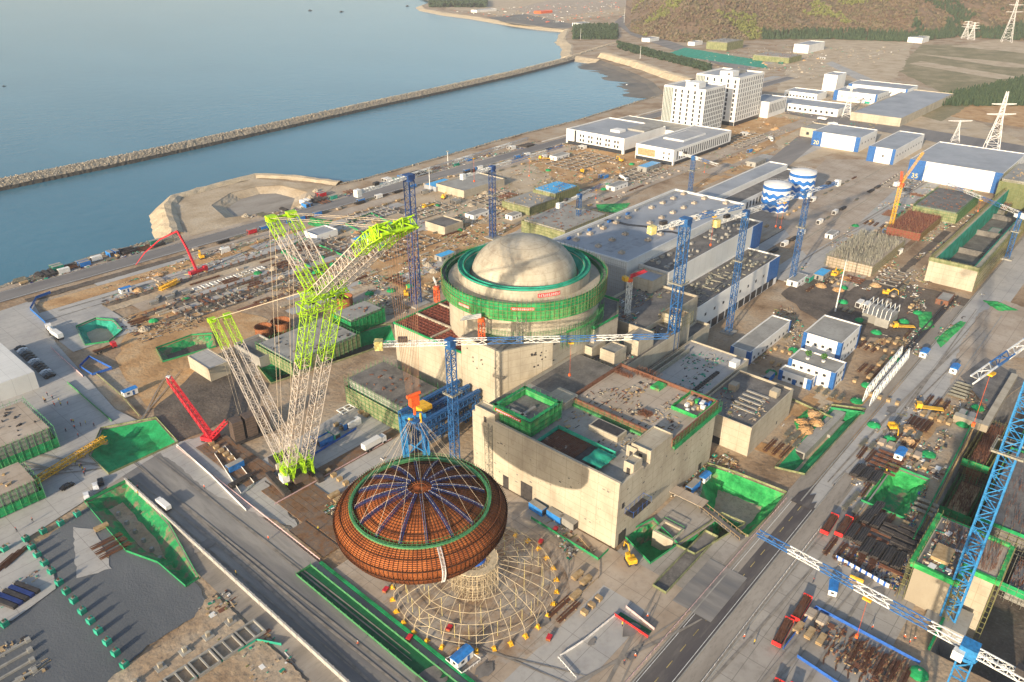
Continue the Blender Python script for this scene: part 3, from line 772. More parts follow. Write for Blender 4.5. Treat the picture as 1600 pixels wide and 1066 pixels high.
MB().lathe(DX,DY,[(32.9,46.5),(33.05,47.6),(32.9,49.6)],96).build('safety_net','net_green',r)
MB().lathe(DX,DY,[(30.5,47.7),(31.2,47.8),(31.25,48.9)],96).build('safety_net','green_dark',r)
MB().lathe(DX,DY,[(26.45,51.8),(26.5,52.5),(26.2,52.5),(26.1,51.7),(24.6,51.65),(24.4,52.4),(24.1,52.4),(24.05,51.4),(23.6,50.2),(21.8,48.9)],96).build('green_walkway','net_teal',r)
s=MB()
for k in range(14):
    for i in range(60): pass
for z in (42.6,): s.ring(DX,DY,z,30.8,.35,96,4)
s.build('timber_edge','timber',r)
# stair tower at the front
fx,fy=DX-31*FW[0]-1,DY-31*FW[1]+1
s=MB();s.lattice((fx-1.6,fy-1.5,33.5),(fx-1.6,fy-1.5,44.5),2.4,2.4,6,.12,.07);s.build('stair_tower','scaffold_grey',r)
# red banners on the ring (their writing is too small to read)
def arcbanner(parent,cx,cy,rr,a0,a1,z0,z1):
    mb=MB();n=8
    for i in range(n):
        b0=a0+(a1-a0)*i/n;b1=a0+(a1-a0)*(i+1)/n
        P=[(cx+q*math.cos(b),cy+q*math.sin(b),z) for z in (z0,z1) for q in (rr,rr+.05) for b in (b0,b1)]
        mb.add(P,[(0,1,5,4),(2,6,7,3),(0,2,3,1),(4,5,7,6)])
    o=mb.build('banner','paint_red',parent)
    t=MB();k=11
    for i in range(k):
        b=a0+(a1-a0)*(i+.8)/(k+.6);dz=(z1-z0)
        for j in range(3):
            bb=b+random.uniform(-.3,.3)*(a1-a0)/k;zz=z0+dz*(.25+.25*j)
            p=Vector((cx+(rr+.08)*math.cos(bb),cy+(rr+.08)*math.sin(bb),zz));tt=Vector((-math.sin(b),math.cos(b),0))
            t.bar(p-tt*.3,p+tt*.3,.07,3)
        p0=(cx+(rr+.08)*math.cos(b),cy+(rr+.08)*math.sin(b))
        t.bar((*p0,z0+dz*.2),(*p0,z0+dz*.8),.07,3)
    t.build('banner_writing','paint_white',o)
front=math.atan2(-FW[1],-FW[0])
arcbanner(r,DX,DY,26.5,front+.18,front+.52,48.9,50.5)
arcbanner(r,DX,DY,33.1,front-.16,front+.1,47.,48.2)
arcbanner(r,DX,DY,33.1,front-.85,front-.68,44.2,45.4)
# ================================================================= nuclear island blocks round the reactor
r=thing('auxiliary_building','tall bare concrete building with stepped top in front of the domed reactor','building',(190,170,0))
hb=[(178.5,183),(178.5,163.5),(190,158),(198,154.3),(212,154.5),(222,160),(222,183)]
MB().prism(hb,0,34.5).build('wall','concrete',r)
MB().prism(shrink(hb,.8),34.5,34.6).build('roof','slab_dark',r)
mb=MB().box(178.4,186,171.5,176.5,34.55,34.8);mb.build('roof_opening','steel_dark',r)
mb=MB()
for _ in range(16):
    t=random.random();x,y=199+ (206-199)*0,0
    x=190+9*t;y=158-3.7*t;z=random.uniform(24,33);mb.obox((x,y-.02,z),.6,.5,.6,-.39)
for _ in range(9): mb.box(178.42,178.6,165+random.uniform(0,16),0,0,0) if 0 else None
for _ in range(8):
    y=random.uniform(165,181);z=random.uniform(22,33);mb.box(178.4,178.6,y,y+.5,z,z+.5)
mb.build('wall_opening','steel_dark',r)
r=thing('rebar_roof_building','concrete block whose unfinished roof is a field of red brown rebar','building',(200,203,0))
MB().box(178.6,228,183.2,222,0,27).build('wall','concrete',r)
mb=MB()
for i in range(24): mb.box(179+i*2.,179.35+i*2.,183.6,221.6,27.16,27.34)
for i in range(19): mb.box(179,227,184+i*2.,184.35+i*2.,27.36,27.5)
for _ in range(900):
    x=random.uniform(179,227);y=random.uniform(184,221);mb.bar((x,y,27.1),(x,y,28.2),.04,3)
mb.build('rebar_mesh','rebar_roof',r)
MB().box(178.9,227.7,183.6,221.7,27.,27.12).build('roof','rebar_roof',r)
mb=MB();mb.box(190,190.8,184,221,27.1,28);mb.box(203,203.8,184,221,27.1,28);mb.box(179,227,200,200.8,27.1,27.9);mb.build('concrete_beam','concrete',r)
mb=MB();roofring(mb,178.3,228.2,183,222.3,26.9,.8,.5);mb.build('edge_net','net_green',r)
hb=[(222.1,152.5),(238,152.3),(250,160),(250,183),(222.1,183)]
r=thing('auxiliary_building','dark roofed concrete block tucked against the right foot of the reactor','building',(236,165,0))
MB().prism(hb,0,31).build('wall','concrete',r);MB().prism(shrink(hb,.8),31,31.1).build('roof','slab_dark',r)
q=MB()
for a_,b_ in zip(hb,hb[1:]+hb[:1]): q.add([(a_[0],a_[1],30.6),(b_[0],b_[1],30.6),(b_[0],b_[1],32.1),(a_[0],a_[1],32.1)],[(0,1,2,3)])
q.build('edge_net','net_green',r)
r=thing('auxiliary_scaffold','green netted scaffold skirt hugging the foot of the domed reactor','scaffold',(216,184,0))
a0_=math.atan2(-FW[1],-FW[0])
q=MB()
for i in range(60):
    t=a0_-.5+2.0*i/60
    for rr in (31.2,32.6): q.bar((216+rr*math.cos(t),184+rr*math.sin(t),29),(216+rr*math.cos(t),184+rr*math.sin(t),37.2+(i%3)*.5),.06,3)
for z in (31,33,35,37):
    for rr in (31.2,32.6):
        q.path([(216+rr*math.cos(a0_-.5+.1*i),184+rr*math.sin(a0_-.5+.1*i),z) for i in range(21)],.05,3)
q.build('scaffold_frame','scaffold_green',r)
MB().lathe(216,184,[(31.4,35.4),(32.5,35.5),(32.6,36.6)],40,a0_+.5,a0_+1.5).build('safety_net','net_band',r)
# blocks right of the reactor
def pxblock(name,label,cat,pts,h,**k):
    return block(name,label,cat,rc(*pts,z=h),h,**k)
pl=block('concrete_podium','flat concrete podium between the domed reactor and the long white hall','building',(250.5,296,147,176),21,wall='concrete',roof='slab_dark',par=1.2)
pl2=block('concrete_podium','lower concrete podium with small rooms behind the big concrete hall','building',(214.4,262,136.3,152),20,wall='concrete',roof='slab_dark',par=.6)
for pts,h in ((((905,540),(945,535),(925,548)),4.5),(((943,548),(978,548),(960,560)),5.5),(((975,535),(1000,520),(1010,535)),6)):
    b=rc(*pts,z=24);o=block('roof_house','small pale concrete stair house on the lower podium','stair house',b,20.1+h,wall='concrete',roof='concrete_grey',par=.5,z0=20.07,group='stair houses on the podium')
o=block('concrete_tower','narrow tall concrete block with timber formwork beside the blue mast','building',rc((1048,480),(1080,490),(1062,498),z=24),24,wall='concrete',roof='timber',par=.4)
s=MB();b=o['_b'];poles(s,b[0]-.6,b[1]+.6,b[2]-.6,b[3]+.6,19,25,r=.07);s.build('scaffold_frame','scaffold_olive',o)
# low walls with fresh rebar behind the main hall
r=thing('rebar_wall','green topped wall of fresh rebar behind the concrete hall','wall',(205,150,0))
b=rc((862,578),(905,600),(895,570),z=14);MB().box(b[0],b[1],b[2],b[2]+1.5,0,14).build('formwork_panel','timber',r)
s=MB()
for i in range(26):
    x=b[0]+(b[1]-b[0])*i/25
    for y in (b[2]-.4,b[2]+1.9): s.bar((x,y,6),(x,y,16.5),.09,3)
s.build('rebar_bar','scaffold_green',r)
# ================================================================= the big concrete hall in the middle
X0,X1,Y0,Y1=154.8,214.2,94.4,154.4;HZ=25.
r=thing('concrete_hall','big bare concrete hall with cluttered flat roof beside the lifted dome','building',((X0+X1)/2,(Y0+Y1)/2,0))
r['_b']=[X0,X1,Y0,Y1,HZ]
mb=MB();mb.box(X0,X1,Y0,Y1,0,22.6)
mb.box(X0,X0+.9,Y0,Y1,22.6,25);mb.box(X0+.9,X1,Y1-.6,Y1,22.6,24);mb.box(X0+.9,168,Y0,Y0+.9,22.6,23.8)
mb.box(184,X1,Y0+.9,134,22.6,24.2);mb.box(184,X1,Y0,Y0+.9,22.6,25)
mb.build('wall','concrete',r)
MB().box(X0+.9,184,Y0+.9,Y1-.6,22.6,22.68).build('roof','concrete_grey',r,label='front roof slab grey and dusty')
MB().box(184.4,X1-.4,Y0+.9,133.6,24.2,24.28).build('roof','pad_warm',r,label='raised rear roof slab with rusty starter bars')
MB().box(184.4,X1-.4,134,Y1-.6,22.6,22.68).build('roof','slab_dark',r)
mb=MB()
for y in (0,): pass
mb.box(183.2,184,Y0+.9,134,22.7,25.4);mb.box(184,X1,133.9,134.5,24.2,25.6);mb.box(X1-.1,X1+.4,Y0,134,21,25.6);mb.box(184,X1,Y0-.4,Y0-.02,22.5,25.6)
mb.build('formwork_edge','rebar',r)
mb=MB();mb.box(184,X1+1.2,Y0-1.3,Y0-.45,22.2,22.7);mb.box(182.2,183.15,Y0+4,134,22.7,23.6)
poles(mb,184,X1+1,Y0-1.3,Y0-.5,21,25,r=.05);poles(mb,182.1,183.1,Y0+4,134,22.7,25,r=.05);mb.build('edge_scaffold','scaffold_green',r)
mb=MB();mb.box(X0+.95,X0+1.1,100,150,22.7,24.2);mb.box(184,X1+1.2,Y0-1.35,Y0-1.31,21.6,23.4);mb.build('edge_net','net_green',r)
def rbx(parent,pts,z,h,m,name): 
    b=rc(*pts,z=z+h);return MB().box(*b,z,z+h).build(name,m,parent),b
# corner rooms
for pts,h in ((((1021,667),(1052,680),(1000,700)),4.2),(((979,697),(1000,700),(1010,690)),3.4),(((975,722),(990,713),(1004,718),(988,728)),3.6),(((744,634),(777,648),(765,655),(752,632)),4.4)):
    b=rc(*pts,z=22.7+h);x0_,x1_,y0_,y1_=b;x0_=max(x0_,X0);y0_=max(y0_,Y0)
    if y1_>Y1: y1_=Y1
    if x1_-x0_<3: x1_=x0_+4
    if y1_-y0_<3: y0_=y1_-4
    q=MB();q.box(x0_+.01,x1_,y0_+.01,y1_-.01,22.69,22.7+h);roofring(q,x0_+.01,x1_,y0_+.01,y1_-.01,22.7+h,.5,.3)
    o=q.build('roof_room','concrete',r);MB().box(x0_-.06,x0_+.04,(y0_+y1_)/2-.6,(y0_+y1_)/2+.6,22.7,24.9).build('doorway','steel_dark',o)
o,b=rbx(r,((926,663),(935,653),(975,672),(965,684)),22.7,2.,'concrete','roof_trough')
MB().box(b[0]+.5,b[1]-.5,b[2]+.5,b[3]-.5,24.6,24.75).build('opening','steel_dark',o)
rbx(r,((858,615),(878,606),(900,619),(883,630)),22.7,3,'concrete','roof_room')
# doors and stains
for (y0_,y1_,z1_) in ((127.5,132.5,6.5),(138,140.5,5)): MB().box(X0-.08,X0+.1,y0_,y1_,0,z1_).build('doorway','steel_dark',r)
for (x0_,x1_,z0_,z1_) in ((156.5,160.5,0,4.5),(206,208,0,3.2),(157,158.2,14,16)): MB().box(x0_,x1_,Y0-.08,Y0+.1,z0_,z1_).build('doorway','steel_dark',r)
mb=MB()
for _ in range(30):
    y=random.uniform(Y0+2,Y1-2);z=random.uniform(3,23);mb.box(X0-.03,X0+.02,y,y+.2,z,z+.2)
for _ in range(30):
    x=random.uniform(X0+2,X1-2);z=random.uniform(3,21);mb.box(x,x+.3,Y0-.03,Y0+.02,z,z+.3)
mb.build('tie_holes','steel_dark',r)['kind']='stuff'
mb=MB()
for _ in range(22):
    y=random.uniform(Y0+2,Y1-2);z=random.choice((5,8,11,14,17,20))+random.uniform(-.3,.3);mb.box(X0-.02,X0+.02,y,y+random.uniform(.3,1.2),z,z+random.uniform(.3,.6))
for _ in range(18):
    x=random.uniform(X0+2,X1-2);z=random.choice((5,8,11,14,17,20))+random.uniform(-.3,.3);mb.box(x,x+random.uniform(.3,1.2),Y0-.02,Y0+.02,z,z+random.uniform(.3,.6))
mb.build('embedded_plates','slab_dark',r)['kind']='stuff'
q=MB();q.box(X0+4,X0+14,Y0-3.2,Y0-.1,11,11.3);q.build('balcony','steel_dark',r)
q=MB();poles(q,X0+4,X0+14,Y0-3.2,Y0-.2,11.3,13,r=.05);q.build('balcony_rail','fence_blue',r)
q=MB();q.lattice((X0-1.2,146,0),(X0-1.2,146,23),1.8,1.8,12,.1,.05);tag(q.build('access_tower','scaffold_grey'),'slim scaffold access tower against the sunlit face of the concrete hall','scaffold')
# --- things standing on the hall's roof
ZR=22.72
b=rc((775,634),(820,604),(868,633),(829,662),z=29)
g=thing('scaffold_enclosure','green netted scaffold enclosure with red banner on the concrete hall roof','scaffold',((b[0]+b[1])/2,(b[2]+b[3])/2,ZR))
q=MB();poles(q,*b,ZR,29.5,r=.08);poles(q,b[0]+1.4,b[1]-1.4,b[2]+1.4,b[3]-1.4,ZR,29.3,r=.08);q.build('scaffold_frame','scaffold_green',g)
q=MB();q.box(b[0]+.1,b[0]+1.3,b[2],b[3],29.3,29.4);q.box(b[0]+1.3,b[1],b[2]+.1,b[2]+1.3,29.3,29.4);q.box(b[1]-1.3,b[1]-.1,b[2],b[3],29.3,29.4);q.box(b[0],b[1],b[3]-1.3,b[3]-.1,29.3,29.4)
q.build('safety_net','net_green',g)
q=MB();q.box(b[0]+.12,b[0]+.17,b[2]+.2,b[3]-.2,23.4,28.8);q.box(b[0]+.2,b[1]-.2,b[2]+.12,b[2]+.17,23.4,28.8);q.box(b[0]+1.4,b[1]-1.4,b[3]-1.5,b[3]-1.45,27,29.2);q.box(b[1]-1.5,b[1]-1.45,b[2]+1.4,b[3]-1.6,27,29.2);q.build('side_net','net_band',g)
MB().box(b[0]+2,b[1]-2,b[2]+2,b[3]-2,ZR,27.2).build('concrete_core','slab_dark',g)
q=MB();c0=(b[0]+b[1])/2;q.box(c0-5,c0+2,b[2]+6,b[2]+7,27.2,28);q.box(c0-5,c0-4,b[2]+5,b[3]-5,27.2,28);q.build('core_wall','concrete_grey',g)
MB().box(b[0]-.12,b[0]-.06,b[2]+4,b[3]-1,27.6,28.6).build('banner','paint_red',g)
q=MB()
for i in range(12): y=b[2]+4.6+i*((b[3]-b[2]-6)/12.);q.box(b[0]-.16,b[0]-.13,y,y+.5,27.85,28.35)
q.build('banner_writing','paint_white',g)
b=rc((848,683),(877,668),(958,706),(926,737),z=ZR+1)
g=thing('roof_opening','green fenced opening full of rebar in the concrete hall roof','opening',((b[0]+b[1])/2,(b[2]+b[3])/2,ZR))
q=MB();roofring(q,*b,ZR,1.5,.15);q.build('net_fence','net_teal',g)
MB().box(b[0]+.3,b[1]-.3,b[2]+.3,b[3]-.3,ZR,ZR+.15).build('dark_floor','steel_dark',g)
q=MB()
for i in range(26): x=b[0]+.6+(b[1]-b[0]-1.2)*i/25;q.box(x,x+.12,b[2]+9,b[3]-1,ZR+.2,ZR+.32)
for i in range(20): y=b[2]+9+(b[3]-b[2]-10)*i/19;q.box(b[0]+.6,b[1]-.6,y,y+.12,ZR+.34,ZR+.44)
q.build('rebar_grid','rebar',g)
b2=rc((915,722),(935,700),(958,712),(945,728),z=ZR+1.4)
q=MB();N_=10
P=[(b2[0]+(b2[1]-b2[0])*i/N_,b2[2]+(b2[3]-b2[2])*j/N_,ZR+1.6+.25*math.sin(i*1.1)+random.uniform(-.05,.05)) for i in range(N_+1) for j in range(N_+1)]
q.add(P,[(i*(N_+1)+j,(i+1)*(N_+1)+j,(i+1)*(N_+1)+j+1,i*(N_+1)+j+1) for i in range(N_) for j in range(N_)]);q.build('teal_tarpaulin','net_teal',g)
# columns in red rows on the raised slab and stacks
for k,(pts,m_) in enumerate(((((985,580),(1010,575),(1030,590)),'rebar'),(((995,645),(1015,650),(1005,638)),'rebar'),(((960,575),(985,590),(975,580)),'rebar'))):
    b=rc(*pts,z=25)
    q=MB()
    for _ in range(240):
        x=random.uniform(b[0],b[1]);y=random.uniform(b[2],b[3]);q.bar((x,y,24.3),(x,y,25.4),.06,3)
    stuff(q.build('starter_bars',m_),'cluster of rusty starter bars standing on the raised roof slab','rebar')
b=rc((1058,640),(1080,612),(1118,628),(1092,650),z=25)
g=thing('material_pen','bright green fenced pen of tools and crates on the raised roof slab','pen',((b[0]+b[1])/2,(b[2]+b[3])/2,24.3))
q=MB();roofring(q,*b,24.3,1.4,.12);q.build('net_fence','net_bright',g)
for i in range(14):
    x=random.uniform(b[0]+1,b[1]-2.5);y=random.uniform(b[2]+1,b[3]-2.5)
    MB().obox((x,y,24.3),random.uniform(1,2.4),random.uniform(.8,1.5),random.uniform(.6,1.5),random.choice((0,.1,1.57))).build('crate',random.choice(['white_wall','timber','blue_panel','concrete_grey','net_bright']),g)
g=tag(MB().box(*rc((1020,600),(1035,597),(1030,608),z=25.4),24.3,25.2).build('covered_hatch','net_bright'),'small hatch under bright green netting on the raised roof slab','hatch')
# ================================================================= turbine hall group
TX0,TX1,TY0,TY1,TH=290,413,182.5,229.5,30
r=block('turbine_hall','very large hall with flat pale blue grey roof right behind the dome','industrial hall',(TX0,TX1,TY0,TY1),TH,wall='white_panel',roof='roof_grey',par=1.2,t=.8)
for i in range(10):
    for j in range(3):
        x=TX0+9+i*12;y=TY0+9+j*14
        if (i*3+j)%7==3: continue
        o=MB().box(x,x+2.6,y,y+2.6,TH+.06,TH+1.1).build('roof_vent','pad_warm',r)
        MB().cyl(x+1.3,y+1.3,TH+1.1,TH+1.8,.8,10).build('vent_cap','concrete_grey',o)
mb=MB();pp=[(336,230),(337,214),(341,205),(339,196),(343,190),(343,183.4),(346,183.4),(345.5,191),(342,197),(344,206),(340,215),(339.5,230)]
mb.prism([(x,y) for x,y in pp[::1]],TH+.07,TH+.12);mb.build('roof_joint','steel_dark',r)
q=MB()
for i in range(40): q.bar((TX0-1.5,TY0+i*1.2,8),(TX0-1.5,TY0+i*1.2,TH+1),.06,3)
for z in range(9,32,2): q.bar((TX0-1.5,TY0,z),(TX0-1.5,TY1,z),.07,3);
for i in range(104): q.bar((TX0+i*1.2,TY1+1,10),(TX0+i*1.2,TY1+1,TH+1.5),.06,3)
q.build('facade_scaffold','scaffold_grey',r)
MB().box(TX0-1.35,TX0-1.3,TY0,TY1,8,28).build('facade_net','roof_grey',r)
r=block('intermediate_bay','long grey roofed bay full of pipework between the two white halls','industrial hall',(300,400,165.3,182.3),26.5,wall='white_panel',roof='slab_dark',par=1)
for i in range(12): win(r,'-y',306+i*8,14.5,2.2,1.3)
panel(r,'-y',388,400,13,27.4)
mb=MB()
for _ in range(60):
    x=random.uniform(302,398);y=random.uniform(167,180);mb.box(x,x+random.uniform(.6,3),y,y+random.uniform(.4,2),26.6,26.6+random.uniform(.4,1.6))
mb.build('roof_equipment','concrete_grey',r)['kind']='stuff'
r2=block('annex_hall','low white annex with pipe covered roof in front of the long white hall','industrial hall',(296,385,146.5,165.1),15.5,wall='white_wall',roof='slab_dark',par=.8)
winrow(r2,'-y',300,380,9,9.3,1.6,1.4);panel(r2,'-y',372,385,4,16.2)
for i in range(12): MB().box(298+i*7,303.6+i*7,146.38,146.5,.3,4.6).build('bay_opening','window_dark',r2)
mb=MB()
for _ in range(90):
    x=random.uniform(298,380);y=random.uniform(148,163);a=random.random()
    if a<.5: mb.box(x,x+random.uniform(3,9),y,y+.25,15.7,16)
    else: mb.box(x,x+.25,y,y+random.uniform(1,6) if y<157 else y+1,15.7,16.1)
mb.build('pipework','scaffold_grey',r2)['kind']='stuff'
mb=MB()
for _ in range(50):
    x=random.uniform(298,380);y=random.uniform(148,162);mb.box(x,x+random.uniform(.6,2),y,y+random.uniform(.6,1.6),15.7,16.6)
mb.build('roof_equipment','scaffold_grey',r2)['kind']='stuff'
r3=block('stair_tower_building','white block with dark roof recess at the near corner of the big hall','building',rc((1000,425),(1035,432),(1018,440),(1005,418),z=27),26,wall='concrete',roof='roof_grey',par=1.2)
for z in (12,16,20): winrow(r3,'-x',r3['_b'][2]+1,r3['_b'][3]-1,3,z,1.2,1.6)
# ================================================================= mid-right concrete boxes
r=block('concrete_box_building','square unfinished concrete box with dark open roof right of the concrete hall','building',(226,262,85.5,108),11.5,wall='concrete',roof='slab_dark',par=.9)
mb=MB()
for i in range(5): mb.box(236+i*3.4,237+i*3.4,90,99,11.6,12)
mb.build('roof_beam','concrete_grey',r)
for p in ((246,102),(252,88)): roofbox(r,p[0],p[0]+3.5,p[1],p[1]+3,11.56,2.6,'concrete')
win(r,'-y',250,2,1,1.4);win(r,'-x',98,0,3,3,name='doorway')
r=block('pump_house','long low concrete house with pale roof deck behind the concrete box','building',(222,272,109,136),12,wall='concrete',roof='pad',par=.7)
mb=MB()
for i in range(18): mb.box(226+i*1.6,227+i*1.6,113,114.5,12.1,12.9)
mb.build('roof_anchor','steel_dark',r)
mb=MB();mb.box(224,262,131,131.6,12.1,14);mb.box(224,262,133.4,134,12.1,14);mb.build('pipe_rack','scaffold_grey',r)
roofbox(r,225,228,112,115,12.1,2.4);roofbox(r,262,266,110,113,12.1,2.4)
r=block('basement_walls','long half sunk concrete gallery beside the tall blue mast','building',(262,296,139.5,146.2),9,wall='concrete',roof='slab_dark',par=1.2)
# ================================================================= white and blue offices
def office(label,b,h,nw,nwx,floors=1,group=None,blue=True,z0=1.2):
    r=block('office_building',label,'office',b,h,wall='white_wall',roof='concrete_grey',par=.6,group=group)
    x0,x1,y0,y1=b;fh=h/floors
    for f in range(floors):
        winrow(r,'-x',y0+2.6,y1-1,nw,z0+f*fh,1.3,1.2)
        winrow(r,'-y',x0+2.6,x1-1,nwx,z0+f*fh,1.3,1.2)
    if blue:
        panel(r,'-x',y0,y0+1.8,0,h+.6);panel(r,'-x',y1-1.8,y1,0,h+.6);panel(r,'-y',x0,x0+1.8,0,h+.6);panel(r,'-y',x1-1.8,x1,0,h+.6)
    MB().box(x0-.15,x0-.08,(y0+y1)/2-.8,(y0+y1)/2+.8,0,2.4).build('door','blue_panel',r)
    return r
office('low white office with blue corners and green edged roof beside the annex',(290,333,116,125.5),5.6,2,9)
office('two storey white office with blue corners and dark roof deck',(292.5,305,80,100),7.6,5,3,2)
office('single storey white office with blue corners in front of the dark roofed office',(286.5,292.3,87,101),4.2,4,1,1)
office('white two storey office with grey roof and blue corner stripes behind the roof garden',(314,338,86,103),11,4,5,2)
# small trees in pots on the office roof
def tree(label,x,y,z,h,r_,leaf='leaf_green',name='potted_tree',group=None,n=60,pot=True):
    t=thing(name,label,'tree',(x,y,z),0,group)
    q=MB();q.bar((x,y,z),(x,y,z+h*.5),.14,5,.08)
    for k in range(4):
        a=k*1.6;q.bar((x,y,z+h*.4),(x+math.cos(a)*r_*.6,y+math.sin(a)*r_*.6,z+h*.75),.07,4,.03)
    q.build('trunk','bark',t)
    q=MB()
    for _ in range(n):
        a=random.uniform(0,6.28);e=random.uniform(-1,1);rr=r_*random.uniform(.4,1)
        clump(q,x+math.cos(a)*rr*math.sqrt(1-e*e),y+math.sin(a)*rr*math.sqrt(1-e*e),z+h*.7+e*h*.28,.55,.6,3)
    q.build('crown',leaf,t)
    if pot: MB().cyl(x,y,z,z+.7,.7,10,.9).build('planter','white_wall',t)
    return t
tree('round green tree in a white planter on the office roof, left one',294.9+3,94,7.66,3.6,1.5,group='roof trees')
tree('round green tree in a white planter on the office roof, right one',294.9+5,88,7.66,3.6,1.5,group='roof trees')
# ================================================================= far white towers and office block
def slab_tower(label,b,h,group='white office towers'):
    r=block('office_tower',label,'office tower',b,h,wall='white_wall',roof='roof_grey',par=1.4,group=group,t=.8)
    x0,x1,y0,y1=b
    mb=MB();mb.box(x0-.1,x0+.1,y0+.3,y1-.3,.2,4);mb.box(x0+.3,x1-.3,y0-.1,y0+.1,.2,4);mb.build('dark_podium','window_dark',r)
    fl=9;fh=(h-5.5)/fl;cnt=0;rest=MB()
    ys=[y0+4+(y1-y0-17)*i/4. for i in range(5)];xs=[x0+2.5+(x1-x0-5)*i/10. for i in range(11)]
    for f in range(fl):
        z=5+f*fh
        for y in ys: win(r,'-x',y,z+.6,1.9,fh*.72)
        for k,x in enumerate(xs):
            if k%2==0: win(r,'-y',x,z+.6,1.5,fh*.72)
            else: rest.box(x-.75,x+.75,y0-.07,y0+.05,z+.6,z+.6+fh*.72)
    o=rest.build('window','window_dark',r);o['kind']='stuff'
    MB().box(x0-.05,x0+.02,y1-10.5,y1-.3,4.5,h-.3).build('glass_wall','glass_green',r)
    mb=MB()
    for k in range(7): y=y1-10.3+k*1.65;mb.box(x0-.6,x0-.06,y,y+.35,4.5,h+.8)
    mb.build('facade_fin','white_wall',r)
    q=roofbox(r,x0+8,x0+22,y0+12,y0+26,h+.06,5.,'white_wall','plant_room')
    MB().box(x0+7.9,x0+8.05,y0+15,y0+17,h+1.5,h+3.5).build('window','window_dark',q)
    roofbox(r,x0+22.1,x1-6,y0+18,y0+30,h+.06,3.,'concrete_grey','roof_plant')
    return r
slab_tower('nearer of the two white office towers, with glass fins on its left end',(676,716,354,398.5),43)
slab_tower('farther of the two white office towers, taller and to the right',(744,800,354,402),46)
r=block('office_wing','low white office wing with dark ground floor nearest the sea','office',(571,640,372,436),13,roof='roof_grey',par=1.,t=.6)
MB().box(570.9,571.2,374,434,.1,3.4).build('dark_podium','window_dark',r);MB().box(573,640,371.85,372.1,.1,3.4).build('dark_podium','window_dark',r)
for i in range(5):
    for z in (4.6,8.6):
        for d_ in (-1.6,1.6): win(r,'-x',380+i*9.5+d_,z,1.8,2.3)
roofbox(r,590,600,390,400,13.1,2,'white_wall');roofbox(r,606,640,374,392,13.1,1.6,'concrete_grey','roof_plant')
MB().box(570.8,571,424.5,426.5,3,13.6).build('recess','window_dark',r)
r=block('office_wing','low white office wing with brown screen panel below the towers','office',(566,668,319,356.5),12.3,roof='roof_grey',par=1.,t=.6)
MB().box(565.9,566.1,320,356,.1,3.2).build('dark_podium','window_dark',r);MB().box(568,668,318.85,319.1,.1,3.).build('dark_podium','window_dark',r)
MB().box(565.8,566,337,354,4.4,10.2).build('screen','timber',r)
for z in (4.6,8.4): winrow(r,'-x',321,331,2,z,1.4,1.8)
winrow(r,'-y',570,664,24,4.2,1.6,7.,m='window_dark')
roofbox(r,600,640,330,350,12.4,1.3,'white_wall','skylight_frame');roofbox(r,601,639,331,349,13.72,.1,'roof_grey','skylight')
r=block('link_block','grey roofed link block behind the white office wing','office',(640.3,675,357,436),10,roof='concrete_grey',par=.6)
r=block('office_annex','low block with white fins right of the farther tower','office',(805,850,346,372),16,roof='roof_grey')
winrow(r,'-y',808,848,10,5,1.6,9)
# ================================================================= far white blue stores
def store(label,b,h,num=None,group='white stores with blue corner panels',bw=9,nw=0,roof='roof_grey'):
    r=block('storehouse',label,'warehouse',b,h,wall='white_wall',roof=roof,par=.6,group=group);x0,x1,y0,y1=b
    panel(r,'-x',y1-bw,y1,0,h+.6);panel(r,'-x',y0,y0+bw*.45,0,h+.6)
    if nw: winrow(r,'-x',y0+bw*.6,y1-bw-1,nw,h*.45,1.5,1.6)
    winrow(r,'-y',x0+3,x1-2,max(3,int((x1-x0)/8)),h*.5,1.6,1.4)
    if num:
        cu=bpy.data.curves.new('n','FONT');cu.body=num;cu.size=5.2;cu.extrude=.05;cu.align_x='CENTER'
        to=bpy.data.objects.new('n',cu);C.objects.link(to);dg=bpy.context.evaluated_depsgraph_get();me=bpy.data.meshes.new_from_object(to.evaluated_get(dg))
        bpy.data.objects.remove(to);me.materials.clear();me.materials.append(M('yellow_pale'))
        o=bpy.data.objects.new('store_number',me);C.objects.link(o);o.parent=r
        me.transform(Matrix.Rotation(R(-90),4,'Z')@Matrix.Rotation(R(90),4,'X'))
        o.location=(x0-.2-r.location.x,y1-bw/2-r.location.y,1.6)
    return r
store('white store with blue corners and number 20 behind the striped tanks',(716,760,219,262),12.5,'20',nw=0,bw=9)
store('narrow white store with blue corners and sawtooth roof',(690,770,181,203),12.5,None,bw=6,nw=1)
store('largest white store with number 35 on its blue panel at the right edge',(655,735,95,160),15,'35',bw=12)
store('white store with blue corners and a row of windows by the access road',(960,1000,285,335),11,None,bw=5,nw=5)
store('pale long store behind the windowed blue cornered one',(1020,1060,270,340),11,None,bw=5,nw=6)
block('gatehouse','small white tower block with blue corner beyond the long shed','building',(1020,1050,355,372),19)
r=block('long_shed','long low white shed with a row of square windows along the access road','warehouse',(860,900,292,380),7.5);winrow(r,'-x',295,378,14,2.5,2.4,2.4)
r=block('long_shed','low white shed with flat roof left of the windowed long shed','warehouse',(935,965,345,385),8);winrow(r,'-x',347,383,9,3,2,2)
r=block('workshop','old grey stone workshop with dark windows beside the pylon','workshop',(745,775,235,285),8,wall='concrete',roof='concrete_grey');winrow(r,'-x',238,282,5,2.5,2.6,2.6)
r=block('depot','grey walled depot with two flat bluish roofs on the right','warehouse',(*rc((1360,180),(1415,183),(1478,150),(1420,140),z=8),),8,wall='concrete',roof='roof_grey',par=.8)
r=block('white_long_building','long white two ridged building with vertical windows behind the big hall','industrial hall',(432,590,231,246),11,roof='roof_grey');winrow(r,'-y',436,588,30,3,2.2,5)
